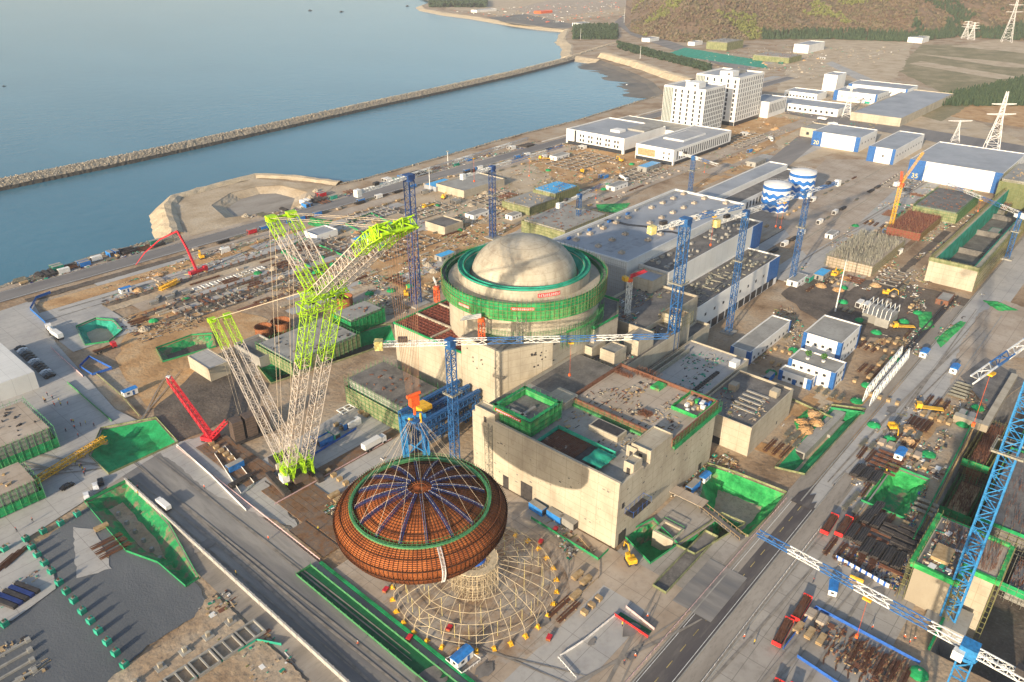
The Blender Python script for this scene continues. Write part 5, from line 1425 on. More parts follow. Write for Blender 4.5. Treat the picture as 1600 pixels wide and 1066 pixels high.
# pylons
def pylon(label,px,py,ty,arms=3,w=9,m='fence_white'):
    p=at(px,py);h=hgt(px,py,ty);r=thing('electricity_pylon',label,'pylon',(p.x,p.y,0),0,'electricity pylons')
    a=math.radians(20);u=Vector((math.cos(a),math.sin(a),0));tw=.2 if h>25 else .12
    MB().lattice((p.x,p.y,0),(p.x,p.y,h*.62),w,w,6,tw*1.8,tw,side=u,taper=.28).build('tower_legs',m,r)
    MB().lattice((p.x,p.y,h*.62),(p.x,p.y,h),w*.28,w*.28,8,tw*1.5,tw,side=u,taper=.4).build('tower_top',m,r)
    s_=Vector((RT[0],RT[1],0))
    for k in range(arms):
        z=h*(.66+.15*k) if arms>1 else h*.96;L_=w*(.95-.15*k) if arms>1 else w*1.6
        q=MB()
        for d_ in (-1,1): q.lattice(Vector((p.x,p.y,z)),Vector((p.x,p.y,z+.4))+s_*L_*d_,1.4,1.2,6,tw,tw*.6,side=Vector((FW[0],FW[1],0)),taper=.25)
        q.build('cross_arm',m,r)
pylon('large white pylon with wide top arm at the right, nearest of the big pylons',1545,246,143,2,13)
pylon('tall white pylon on the hillside in the top right corner',1572,66,-6,2,17)
pylon('pale pylon standing over the grey workshop',1322,183,136,3,9)
pylon('small pylon on the wooded slope, left one of a pair',1507,60,33,3,12)
pylon('small pylon on the wooded slope, right one of a pair',1517,62,35,3,12)
pylon('low white pylon beside the large one, carrying a beam towards it',1492,222,188,1,7)
# ================================================================= small builders
def gname(o,g):
    o['group']=g;return o
def fence(label,pts,h=1.3,m='fence_green',name='site_fence',cat='fence',z=0,px=True,solid=.75,step=2.5,group='site fences',t=.05,closed=False):
    P=[at(p[0],p[1],z) for p in pts] if px else [Vector((p[0],p[1],z)) for p in pts]
    if closed: P.append(P[0])
    q=MB()
    for a,b in zip(P,P[1:]):
        d=b-a;L_=d.length
        if L_<.1: continue
        n=max(1,int(L_/step));u=d/L_;s_=Vector((-u.y,u.x,0))*t/2
        for i in range(n+1):
            c=a.lerp(b,i/n);q.bar(c,c+Vector((0,0,h+.12)),.06,4)
        z0=h*(1-solid)
        q.add([a-s_+Vector((0,0,z0)),b-s_+Vector((0,0,z0)),b+s_+Vector((0,0,z0)),a+s_+Vector((0,0,z0)),a-s_+Vector((0,0,h)),b-s_+Vector((0,0,h)),b+s_+Vector((0,0,h)),a+s_+Vector((0,0,h))],
            [(0,3,2,1),(4,5,6,7),(0,1,5,4),(1,2,6,5),(2,3,7,6),(3,0,4,7)])
    return tag(q.build(name,m),label,cat,group)
pitname={'culvert':'the trench that holds the concrete culvert','netpit_east':'the bright netted pit right of the hall','basin_a':'the deep basin at the corner of the concrete hall','basin_b':'the small netted basin beside the road','west_net':'the big dark netted slope on the left','found_pit':'the netted foundation trench on the left','pond':'the small eight sided basin in the upper left yard','north_pit':'the long netted pit above the red crane','road_pit':'the bright netted pit by the pipe storage','mid_pit':'the long netted slope behind the lime crane'}
for nm,poly,dp,ins,wm,fm in PITS:
    if nm in pitname: fence('low green fence around '+pitname[nm],shrink(poly,-.5),1.1,'net_olive' if nm in('culvert','netpit_east','basin_b','mid_pit','west_net') else 'fence_green',px=False,closed=True,t=.03)
# ---- trench contents
q=MB();A=at(1247,716,-3.4);B=at(1311,652,-3.4)
def obox2(mb,A,B,w,h,z):
    c=(A+B)/2;d=B-A;mb.obox((c.x,c.y,z),math.hypot(d.x,d.y),w,h,math.atan2(d.y,d.x))
r=thing('concrete_culvert','long grey concrete box culvert lying in the green netted trench','culvert',tuple(A))
q=MB();obox2(q,A,B,4.2,3.2,-3.45);q.build('culvert_body','concrete_grey',r)
q=MB();obox2(q,A.lerp(B,.55),A.lerp(B,.9),6.5,1.2,-3.4);obox2(q,A.lerp(B,.5),A.lerp(B,.8),.3,.9,-.2);q.build('side_slab','concrete_grey',r)
q=MB();obox2(q,A.lerp(B,-.02),A.lerp(B,-.001),3.2,2.2,-3.0);q.build('opening','steel_dark',r)
r=thing('open_basin','square concrete basin standing in the netted pit beside the hall corner','basin',tuple(at(1045,840)))
b=rc((1020,829),(1052,845),(1067,826),z=1.2)
q=MB();roofring(q,*b,-5,6.2,.8);q.build('basin_wall','concrete',r);MB().box(b[0]+.8,b[1]-.8,b[2]+.8,b[3]-.8,-4.9,-4.5).build('basin_floor','steel_dark',r)
fence('thin green rail on top of the square concrete basin',[(b[0],b[2]),(b[1],b[2]),(b[1],b[3]),(b[0],b[3])],1,'scaffold_green',z=1.25,px=False,closed=True,solid=.2)
r=thing('footbridge','narrow timber edged footbridge crossing the netted pits to the road','footbridge',tuple(at(1140,805)))
A=at(1085,782,1.2);B=at(1160,842,1.2);q=MB();obox2(q,A,B,2.4,.3,.9);q.build('deck','slab_dark',r)
for o_ in (-1.3,1.3):
    d=(B-A).normalized();s_=Vector((-d.y,d.x,0))*o_;q=MB();q.bar(A+s_+Vector((0,0,1)),B+s_+Vector((0,0,1)),.1,4)
    for i in range(12): c=A.lerp(B,i/11)+s_;q.bar(c,c+Vector((0,0,1)),.07,4)
    q.build('railing','timber',r)
r=thing('netted_channel','long green edged channel with a dusty floor beside the dark road','channel',tuple(at(1080,890)))
b=(at(1027,922).x,at(1118,840).x,at(1040,930).y,at(1040,930).y+4.5)
MB().box(b[0],b[1],b[2],b[3],.25,.32).build('floor','slab_dark',r)
q=MB();roofring(q,*b,.2,1.,.15);q.build('net_edge','net_olive',r)
r=thing('netted_walkway','long dark green netted walkway with bright green edges in the foreground','walkway',tuple(at(600,1000)))
b=(83.2,88.4,60,158)
MB().box(b[0],b[1],b[2],b[3],.3,.36).build('floor','green_dark',r)
q=MB();roofring(q,*b,.25,.95,.08);q.build('net_edge','ring_green',r);
q=MB()
for i in range(34):
    y=b[2]+(b[3]-b[2])*i/33
    for x in (b[0],b[1]): q.bar((x,y,.3),(x,y,1.9),.07,4)
q.build('edge_post','scaffold_green',r)
q=MB();q.box(90.6,91.6,66,157,.3,.7);q.build('kerb_strip','net_green',r)
# boundary walls
q=MB();q.box(69.8,70.3,95,240,0,1.9)
for i in range(48): q.box(69.7,70.4,95+i*3.05,95.4+i*3.05,0,2.0)
q.box(64.8,65.3,40,90,0,1.9);q.box(65.3,70.3,90,90.5,0,1.9);q.box(69.8,70.3,90.5,95,0,1.9)
tag(q.build('boundary_wall','pad'),'long white concrete wall along the left side of the dark road','wall')
fence('red and white barrier line between the mat road and the dark road',[(91.6,158),(91.6,246)],1.,'fence_pink',px=False,step=1.5,solid=.5)
fence('pink and white barrier line along the crawler mats behind the dome',[(430,790),(520,740),(612,688)],1,'fence_pink',step=1.5,solid=.5)
fence('white panel fence of the pen at the bottom centre, sea side',[(875,1028),(912,1004),(960,965)],1.2,'fence_white')
fence('dotted white barrier at the lower left edge of the bottom pen',[(872,1030),(900,1062)],1.,'fence_white',step=1,solid=.3)
fence('red banner fence in front of the green strip in the bottom pen',[(960,963),(1012,998)],1.2,'paint_red')
fence('pale pink fence behind the green strip in the bottom pen',[(978,951),(1022,986)],1.2,'fence_pink')
tag(MB().box(*rc((966,962),(1014,992),(1018,988)),.2,.5).build('green_strip','green_dark'),'narrow dark green netted strip between red and pink fences','strip')
fence('pink and white barrier along the sea side of the dark road',[(88,64.6),(212,64.6)],1,'fence_pink',px=False,step=2,solid=.4)
fence('white barrier rail along the dusty side of the dark road',[(88,50.4),(206,50.4)],.9,'fence_white',px=False,step=2,solid=.3)
fence('blue fence along the road side of the rebar yard',[(172,38.5),(171.4,11)],1.4,'fence_blue',px=False)
fence('blue fence at the left end of the rebar yard',[(172,38.5),(152.5,39.3)],1.4,'fence_blue',px=False)
fence('blue fence along the lower side of the rebar yard',[(152.5,35.5),(151,22)],1.4,'fence_blue',px=False)
fence('long green fence bordering the parking yard beside the pale hall',[(106,600),(175,660)],1.3,'scaffold_green')
fence('pink fence bordering the upper left yard',[(80,545),(130,590)],1.2,'fence_pink')
fence('blue fenced rectangular pen edge in the left yard',[(125,575),(145,588),(176,578),(140,560)],1.5,'fence_blue',closed=True)
fence('pale fence line running down to the netted slope',[(150,585),(190,620),(218,652)],1.1,'net_olive')
fence('blue hoarding around the corner of the seafront yard',[(80,460),(58,468),(48,486),(72,508)],2,'wave_blue')
fence('white wall bordering the crawler pad on its near side',[(277,698),(330,745),(385,800)],1.2,'white_wall')
fence('grey green low fence beside the two storey office',[(1180,600),(1300,655)],1.2,'net_olive')
fence('green fence of the ground beside the white trusses',[(1298,640),(1350,648),(1340,650)],1.2,'fence_green')
fence('green hoarding corner by the two dark cars',[(136,786),(200,754)],1.6,'fence_green')
for i,(y,x0,x1) in enumerate(((129,400,720),(162,395,760),(183,560,760),(108,470,700))):
    fence(['row of grey posts beside the lower pale strip on the right','row of grey posts along the middle pale strip on the right','row of posts beyond the tanks','row of posts beside the unfinished foundations'][i],[(x0,y),(x1,y)],1.6,'scaffold_grey',px=False,step=3,solid=.12)
fence('white wall along the seafront road below the office wing',[(560,456),(1000,458)],1.2,'white_wall',px=False,step=12,solid=1)
fence('white fence posts along the access road beside the long shed',[(855,286),(1010,276)],2,'fence_white',px=False,step=4,solid=.3)
# ================================================================= scaffolded and other buildings
def rcz(z,*p): return rc(*p,z=z)
scaffbuild('olive scaffolded block with grey roof behind the dome',rcz(9,(840,340),(883,362),(925,328),(882,318)),9)
scaffbuild('olive scaffolded block with bright blue roof sheet',rcz(9,(840,293),(868,303),(892,290),(870,282)),9,roof='sky_blue_roof')
scaffbuild('small olive scaffolded block left of the blue roofed one',rcz(6,(804,310),(828,325),(853,310),(830,298)),6)
x=rcz(8,(530,492),(548,503),(588,478),(570,468));scaffbuild('netted block with pale flat roof just behind the lime boom',x,8,net='net_green',frame='scaffold_green')
x=rcz(7,(428,545),(455,568),(530,508),(505,495));scaffbuild('long netted building with pale roof strip below the two rust tanks',x,7,net='net_olive',frame='scaffold_green')
x1_,y0_=at(84,668,9).x,at(84,668,9).y;scaffbuild('green scaffolded building with pale pink roof at the left edge, upper one',(x1_-62,x1_,y0_,at(42,622,9).y),9,net='net_green',frame='scaffold_green',roof='pad_warm',nettop=.5)
x1_,y0_=at(62,750,8).x,at(62,750,8).y;scaffbuild('green scaffolded building with pale roof at the left edge, lower one',(x1_-50,x1_,y0_,at(36,716,8).y),8,net='net_green',frame='scaffold_green',roof='pad_warm',nettop=.5)
scaffbuild('concrete block with steep pale face in green nets behind the blue gantry',rcz(12,(552,590),(628,640),(668,602),(600,562)),12,net='net_olive',frame='scaffold_green',roof='slab_dark',nettop=.7)
scaffbuild('distant olive scaffolded building at the foot of the hill',(lambda p:(p.x,p.x+62,p.y,p.y+40))(at(1135,80)),14)
scaffbuild('low olive scaffolded building in front of the distant white block',(lambda p:(p.x,p.x+48,p.y,p.y+60))(at(1232,100)),9)
scaffbuild('long green scaffolded frame building in the upper right',rcz(8,(1430,318),(1490,332),(1530,305),(1470,293)),8,net='net_olive',frame='scaffold_green',roof='slab_dark')
scaffbuild('tall olive netted tower at the right edge above the basins',rcz(20,(1578,270),(1600,285),(1640,262),(1590,255)),20)
block('distant_block','distant white building with flat roof at the foot of the hill','building',(lambda p:(p.x,p.x+70,p.y,p.y+26))(at(1262,84)),13)
block('seafront_house','pale flat roofed house by the shore cranes','building',rcz(5,(702,290),(725,300),(765,277),(745,270)),5,wall='concrete',roof='concrete_grey')
block('seafront_shed','small pale blue shed beside the shore crane','shed',rcz(3.5,(675,288),(681,293),(700,284),(694,279)),3.5,wall='roof_grey',roof='sky_blue_roof',par=.1)
block('ruined_house','half built pale house among rubble behind the dome','building',rcz(5,(680,345),(695,357),(708,348),(693,338)),5,wall='concrete',roof='slab_dark')
block('white_site_house','low white house beyond the lime strut','building',rcz(3.5,(487,365),(495,370),(515,357),(508,353)),3.5)
block('retaining_wall','pale concrete block wall above the netted slope','wall',rcz(6,(303,556),(326,578),(345,560),(325,545)),6,wall='concrete',roof='pad',par=.3)
block('concrete_bund','open concrete bund left of the rust tanks','wall',rcz(5,(382,537),(405,560),(425,540),(405,522)),4,wall='concrete_grey',roof='slab_dark',par=1.2)
p=at(62,607);block('ribbed_hall','big pale ribbed roof hall at the left edge','warehouse',(p.x-75,p.x,p.y,at(0,548,8).y+10),8,wall='white_panel',roof='white_panel',par=.05)
for (px,py),rr,lab in (((414,528),4,'rust brown open steel tank in the bund, left one'),((441,519),4.6,'rust brown open steel tank in the bund, right one'),((540,480),4,'rust brown open tank behind the netted block'),((1,1),0,'')):
    if not rr: continue
    p=at(px,py);t=thing('steel_tank',lab,'tank',(p.x,p.y,0),0,'rust brown open tanks')
    MB().lathe(p.x,p.y,[(rr,0),(rr,6.2),(rr-.15,6.2),(rr-.15,1)],32).build('tank_shell','rust_tank',t);MB().cyl(p.x,p.y,.9,1.05,rr-.2,24).build('tank_floor','steel_dark',t)
    q=MB();q.ring(p.x,p.y,6.1,rr+.1,.12,32,4);q.ring(p.x,p.y,2.,rr+.1,.12,32,4);q.build('stiffener','rust_dark',t)
# long concrete basins on the right
def basin(label,x0,x1,y0,y1,h,label_end='bright bare concrete end wall'):
    r=thing('concrete_basin',label,'basin',((x0+x1)/2,(y0+y1)/2,0),0,'long concrete basins')
    MB().box(x0,x0+2,y0,y1,0,h).build('end_wall','concrete',r);MB().box(x1-2,x1,y0,y1,0,h).build('end_wall','concrete',r)
    for a,b_ in ((y0,y0+2.5),(y1-2.5,y1)): MB().box(x0+2,x1-2,a,b_,0,h-.3).build('side_wall','concrete',r)
    MB().box(x0+2.02,x1-2.02,y0+2.52,y1-2.52,.3,1.2).build('floor','slab_dark',r)
    for i in range(5): 
        x=x0+14+(x1-x0-28)*i/4;MB().box(x,x+1,y0+2.6,y1-2.6,1.21,h*.35).build('cross_wall','slab_dark',r)
    q=MB();q.box(x0-.4,x0-.1,y0,y1,h-1.2,h+.9);q.box(x0,x1,y1+.1,y1+.4,h-2,h+.8);q.box(x0,x1,y0-.5,y0-.2,h-3,h+.9);q.build('edge_net','net_olive',r)
    q=MB();q.box(x0+2.1,x1-2.1,y1-2.9,y1-2.6,2,h+.4);q.box(x0+2.1,x1-2.1,y0+2.6,y0+2.9,2,h+.2);q.build('inner_net','net_teal',r)
    q=MB();poles(q,x0-.4,x1+.4,y0-.9,y0-.1,0,h+1,3,2.5,.07,.6);poles(q,x0+.2,x1,y1-1.4,y1-.4,h-.2,h+1.6,2,1.2,.07,1);poles(q,x0-.3,x0+.3,y0,y1,h-1.4,h+1,2,1.2,.07,.8);q.build('scaffold_frame','scaffold_olive',r)
basin('long deep concrete basin with bright end wall and green netted sides',443,640,62.5,86.5,13)
basin('second long concrete basin at the right edge beyond the first',520,700,22,44,9)
# falsework: forests of poles
def falsework(label,b,h,m,deck,n=900,top=3.,mm='timber'):
    r=thing('falsework',label,'falsework',((b[0]+b[1])/2,(b[2]+b[3])/2,0),0,'falsework fields')
    MB().box(b[0]+.6,b[1]-.6,b[2]+.6,b[3]-.6,0,h).build('formed_block',deck,r)
    q=MB();poles(q,*b,0,h+.8,2.2,1.7,.08);q.build('scaffold_frame','scaffold_olive',r)
    q=MB()
    for _ in range(n):
        x=random.uniform(b[0]+1,b[1]-1);y=random.uniform(b[2]+1,b[3]-1);q.bar((x,y,h),(x+random.uniform(-.2,.2),y+random.uniform(-.2,.2),h+top*random.uniform(.6,1)),.09,3)
    o=q.build('standing_bar',m,r);o['kind']='stuff'
falsework('tall field of pale standing bars over an olive scaffold base',rcz(6,(1302,395),(1352,415),(1405,385),(1345,362)),6,'scaffold_grey','pad_warm',1200,3.6)
falsework('red brown field of rebar over a scaffold base by the yellow crane',rcz(5,(1395,350),(1440,366),(1470,340),(1420,328)),5,'rebar','rebar_roof',800,2)
falsework('lower brown field of standing bars beyond the basin',rcz(4,(1545,320),(1570,330),(1590,312),(1565,305)),4,'rebar','slab_dark',300,2)
# white trusses
for i,(A,B,lab) in enumerate((((1347,630),(1408,557),'white steel bridge truss lying beside the road, left of the pair'),((1358,636),(1419,561),'white steel bridge truss lying beside the road, right of the pair'))):
    a=at(*A,0);b=at(*B,0);r=thing('steel_truss',lab,'truss',tuple(a),0,'white bridge trusses')
    L_=(b-a).length;n=12;up=Vector((0,0,6.2));q=MB();d=(b-a)
    q.bar(a+Vector((0,0,.6)),b+Vector((0,0,.6)),.32,4);q.build('bottom_chord','crane_white',r)
    q=MB();q.bar(a+d*.06+up,a+d*.94+up,.32,4);q.build('top_chord','crane_white',r);q=MB()
    for k in range(n):
        p0=a+d*(k/n)+Vector((0,0,.6));p1=a+d*((k+.5)/n)+up;p2=a+d*((k+1)/n)+Vector((0,0,.6));q.bar(p0,p1,.22,4);q.bar(p1,p2,.22,4)
    q.build('web_bars','crane_white',r)
# gantries by the hall
r=thing('blue_portal_frame','light blue steel portal frame rising just behind the lifted dome','gantry',tuple(at(655,722)))
A=at(636,722);B=at(668,716)
for k,c in enumerate((A,B)):
    q=MB();q.lattice(c,c+Vector((1.5,3,17)),1.6,1.2,7,.34,.2);q.bar(c,c+Vector((1.5,3,17)),.7,4);q.build('leg','crane_lightblue',r)
q=MB();q.bar(A+Vector((1.5,3,17)),B+Vector((1.5,3,17)),.9,4);q.build('crossbeam','crane_lightblue',r)
q=MB();q.bar(A+Vector((.3,.6,2)),B+Vector((.8,1.5,8)),.3,4);q.bar(B+Vector((.3,.6,2)),A+Vector((.8,1.5,8)),.3,4);q.build('cross_brace','crane_lightblue',r)
r=thing('blue_gantry','dark blue heavy lifting gantry with long girders between the two concrete buildings','gantry',(162,178,0))
for y in (172.8,178.2,183.6):
    q=MB();q.lattice((147,y,14),(177,y,14),1.6,2.4,13,.3,.18,side=Vector((0,1,0)));q.box(147,177,y-.6,y+.6,15.2,15.9);q.build('girder','crane_blue',r)
    q=MB();q.lattice((149,y,7.5),(176,y,7.5),1.3,1.6,12,.24,.14,side=Vector((0,1,0)));q.build('lower_girder','crane_blue',r)
for x in (149,162,175):
    for y in (172.8,178.2,183.6): MB().lattice((x,y,0),(x,y,12.6),1.5,1.5,6,.24,.14,side=Vector((1,0,0))).build('leg','crane_blue',r)
for x in (149,162,175): MB().box(x-.5,x+.5,173.6,182.8,10.5,11.4).build('cross_girder','crane_blue',r)
q=MB();q.box(151,156,176,181,16.,17.8);q.build('trolley','crane_yellow',r)
# ================================================================= prototypes for the clutter
PROTO={}
def proto(kind,cat,fn):
    r=thing(kind,'','');fn(r);r['category']=cat;PROTO[kind]=r
def mk(kind,cat,parts):
    """parts: list of (name,material,function filling a MB)"""
    r=bpy.data.objects.new(kind,None);C.objects.link(r);r['category']=cat;r.empty_display_size=.5
    for nm,m_,fn in parts:
        q=MB();fn(q);q.build(nm,m_,r,local=True)
    PROTO[kind]=r;return r
def bars(q,L_,n,w,h,rr):
    for _ in range(n):
        y=random.uniform(-w/2,w/2);z=.25+random.uniform(0,h);q.bar((-L_/2+random.uniform(-.4,.4),y,z),(L_/2+random.uniform(-.4,.4),y+random.uniform(-.1,.1),z),rr,3)
def bearer(x): return lambda q:q.box(x-.12,x+.12,-1.1,1.1,0,.22)
mk('rebar_bundle','rebar',[('bars','rebar',lambda q:bars(q,9,26,1.6,.6,.07)),('bearer','timber',bearer(-2.5)),('bearer','timber',bearer(2.5))])
mk('pipe_stack','pipes',[('pipes','steel_dark',lambda q:[q.bar((-4,-1.2+.6*i+(k%2)*.3,.5+.5*k),(4,-1.2+.6*i+(k%2)*.3,.5+.5*k),.28,6) for k in range(3) for i in range(5-k)]),('bearer','timber',bearer(-2.)),('bearer','timber',bearer(2.))])
mk('tube_stack','scaffold tubes',[('tubes','scaffold_grey',lambda q:bars(q,6,30,1.4,.9,.08)),('bearer','timber',bearer(-1.5)),('bearer','timber',bearer(1.5))])
mk('timber_stack','timber',[('boards','timber',lambda q:[q.obox((0,0,.22+k*.22),4+random.uniform(-.3,.3),1.6,.2,random.uniform(-.05,.05)) for k in range(5)]),('bearer','steel_dark',bearer(-1.2)),('bearer','steel_dark',bearer(1.2))])
mk('formwork_stack','formwork',[('panels','pad_warm',lambda q:[q.obox((0,0,.22+k*.18),3.4,2.2,.16,random.uniform(-.06,.06)) for k in range(6)]),('bearer','timber',bearer(-1.)),('bearer','timber',bearer(1.))])
def cont(q): q.box(-3,3,-1.2,1.2,.1,2.7);[q.box(-2.9+i*.5,-2.7+i*.5,-1.26,-1.21,.2,2.6) for i in range(12)]
for c_,m_ in (('blue','blue_roof'),('white','white_wall'),('grey','concrete_grey'),('rust','crane_red'),('green','net_teal')):
    mk(c_+'_container','container',[('body',m_,cont),('door','steel_dark',lambda q:q.box(-3.06,-3.01,-1,1,.3,2.5)),('roof',m_ if c_ in('white','grey') else 'concrete_grey',lambda q:q.box(-2.95,2.95,-1.15,1.15,2.71,2.78))]);PROTO[c_+'_container'].name='container'
mk('site_cabin','cabin',[('wall','white_wall',lambda q:q.box(-2.8,2.8,-1.4,1.4,.2,2.7)),('roof','blue_roof',lambda q:q.add([(-3,-1.6,2.7),(3,-1.6,2.7),(3,1.6,2.7),(-3,1.6,2.7),(-3,0,3.3),(3,0,3.3)],[(0,1,5,4),(2,3,4,5),(0,4,3),(1,2,5),(0,3,2,1)])),('window','window_dark',lambda q:q.box(-1.6,-.6,-1.46,-1.39,1.2,2)),('window','window_dark',lambda q:q.box(-2.86,-2.79,-.5,.5,1.2,2)),('door','blue_panel',lambda q:q.box(.6,1.4,-1.46,-1.39,.25,2.2))])
mk('crate','crate',[('box','timber',lambda q:q.box(-.9,.9,-.7,.7,.12,1.2)),('lid','timber',lambda q:q.box(-.95,.95,-.75,.75,1.21,1.3)),('bearer','steel_dark',lambda q:q.box(-.7,.7,-.6,.6,0,.11))])
mk('netted_pile','netted pile',[('green_net','net_green',lambda q:q.lathe(0,0,[(2.6,0),(2.1,.7),(1.2,1.2),(.02,1.5)],9)),('weight','concrete_grey',lambda q:q.box(-.2,.3,-.2,.3,1.4,1.6))])
mk('concrete_beam','concrete beam',[('beam','concrete',lambda q:q.box(-3.5,3.5,-.4,.4,.2,1.)),('bearer','timber',bearer(-2.)),('bearer','timber',bearer(2.))])
mk('precast_slab','precast slab',[('frame','white_wall',lambda q:(q.box(-2.2,2.2,-.2,.2,.2,.6),q.box(-2.2,2.2,2.8,3.2,.2,.6),q.box(-2.2,-1.8,.2,2.8,.2,.6),q.box(1.8,2.2,.2,2.8,.2,.6),q.box(-.2,.2,.2,2.8,.2,.6))),('bearer','timber',lambda q:q.box(-2,2,1.3,1.5,0,.19))])
def rub(q):
    q.lathe(0,0,[(3,0),(2.2,.7),(1.1,1.3),(.02,1.6)],10)
    for _ in range(30): a=random.uniform(0,6.28);rr=random.uniform(0,3);q.obox((rr*math.cos(a),rr*math.sin(a),1.5-rr*.5),random.uniform(.3,.9),random.uniform(.3,.7),random.uniform(.2,.6),a)
mk('soil_heap','soil heap',[('heap','earth_orange',rub)])
mk('rubble_heap','rubble heap',[('heap','rock_pale',rub)])
def car(col,kind):
    def body(q):
        prof=[(-2.3,.35),(-2.35,.8),(-1.7,.95),(-1.0,1.45),(.7,1.48),(1.35,1.0),(2.2,.85),(2.3,.4)]
        for w_,s_ in ((.88,0),):
            n=len(prof);P=[(x,-w_*(1 if z<1.1 else .82),z) for x,z in prof]+[(x,w_*(1 if z<1.1 else .82),z) for x,z in prof]
            q.add(P,[(i,n+i,n+i+1,i+1) for i in range(n-1)]+[tuple(range(n)),tuple(range(2*n-1,n-1,-1)),(0,n-1,2*n-1,n)])
    P=[('body',col,body),('window','glass',lambda q:(q.box(-.95,.6,-.8,.8,1.0,1.43),q.add([(.72,-.66,1.44),(1.3,-.78,1.04),(1.3,.78,1.04),(.72,.66,1.44)],[(0,1,2,3)])))]
    for x in (-1.4,1.4):
        for y in (-.85,.85): P.append(('wheel','rubber',(lambda X,Y:lambda q:q.bar((X,Y-.1,.34),(X,Y+.1,.34),.34,12))(x,y)))
    mk(kind,'car',P)
car('car_black','black_car');car('car_white','white_car');car('car_grey','grey_car')
def truck(kind,cabm,bedm,load=None,tank=False):
    P=[('cab',cabm,lambda q:(q.box(3.,5.,-1.2,1.2,.7,2.9),q.box(5.,5.15,-1.1,1.1,.5,1.2))),('windscreen','glass',lambda q:q.box(5.0,5.06,-1.,1.,1.7,2.6)),('chassis','steel_dark',lambda q:q.box(-4.8,3.6,-.5,.5,.6,1.)),
       ('flatbed',bedm,lambda q:q.box(-5,2.8,-1.25,1.25,1.02,1.25))]
    if load=='rebar': P.append(('load','rebar',lambda q:[q.bar((-5,random.uniform(-1,1),1.4+random.uniform(0,.5)),(2.6,random.uniform(-1,1),1.4+random.uniform(0,.5)),.07,3) for _ in range(30)]))
    if load=='box': P.append(('box_body','white_wall',lambda q:q.box(-4.9,2.7,-1.24,1.24,1.26,3.4)))
    if load=='drum': P.append(('mixer_drum','white_wall',lambda q:(q.bar((-4.2,0,2.9),(-1,0,2.4),.7,12,1.25),q.bar((-1,0,2.4),(2,0,2.1),1.25,12,.6))))
    for x in (-3.8,-2.4,3.9):
        for y in (-1.1,1.1): P.append(('wheel','rubber',(lambda X,Y:lambda q:q.bar((X,Y-.16,.5),(X,Y+.16,.5),.5,12))(x,y)))
    mk(kind,'truck',P)
truck('flatbed_truck','crane_red','steel_dark','rebar');mk('rebar_trailer','trailer',[('bed','steel_dark',lambda q:q.box(-5,5,-1.25,1.25,.7,.95)),('end_frame','paint_red',lambda q:q.box(-5.2,-5.,-1.25,1.25,.5,1.9)),('end_frame','paint_red',lambda q:q.box(5.,5.2,-1.25,1.25,.5,1.9)),('load','rebar',lambda q:[q.bar((-5,random.uniform(-1.1,1.1),1+random.uniform(0,.9)),(4.9,random.uniform(-1.1,1.1),1+random.uniform(0,.9)),.08,3) for _ in range(60)]),('side_rail','paint_red',lambda q:q.box(-5,5,-1.32,-1.26,.75,1.1))]+[('wheel','rubber',(lambda X,Y:lambda q:q.bar((X,Y-.16,.45),(X,Y+.16,.45),.45,12))(x,y)) for x in (-3.5,-2.3,3.2) for y in (-1.,1.)])
truck('box_truck','car_white','steel_dark','box');truck('mixer_truck','car_white','steel_dark','drum');truck('yellow_truck','crane_yellow','crane_yellow')
mk('excavator','excavator',[('track','steel_dark',lambda q:q.box(-1.8,1.8,-1.4,-.8,0,.8)),('track','steel_dark',lambda q:q.box(-1.8,1.8,.8,1.4,0,.8)),('body','crane_yellow',lambda q:(q.box(-1.9,1.1,-1.3,1.3,.95,2.1),q.box(-1.9,-1.,-1.2,1.2,2.1,2.5))),('cab','crane_yellow',lambda q:q.box(.1,1.4,.2,1.3,2.12,3.1)),('boom','crane_yellow',lambda q:q.path([(1,-.3,1.7),(3.2,-.3,4.2),(5.4,-.3,3.4)],.25,4)),('stick','crane_yellow',lambda q:q.bar((5.4,-.3,3.4),(5.9,-.3,1.2),.18,4)),('bucket','steel_dark',lambda q:q.box(5.2,6.2,-.8,.2,.2,1.1))])
mk('netted_column','column starter',[('net_cover','net_teal',lambda q:q.box(-.85,.85,-.85,.85,.1,1.7)),('column_stub','concrete_grey',lambda q:q.box(-.45,.45,-.45,.45,1.71,1.85)),('starter_bars','rebar',lambda q:[q.bar((random.uniform(-.4,.4),random.uniform(-.4,.4),1.8),(random.uniform(-.4,.4),random.uniform(-.4,.4),2.5),.05,3) for _ in range(10)])])
def plate(q): q.box(-3.,3.,-1.1,1.1,0,.22)
mk('steel_plate','road plate',[('plate','mat_brown',plate)])
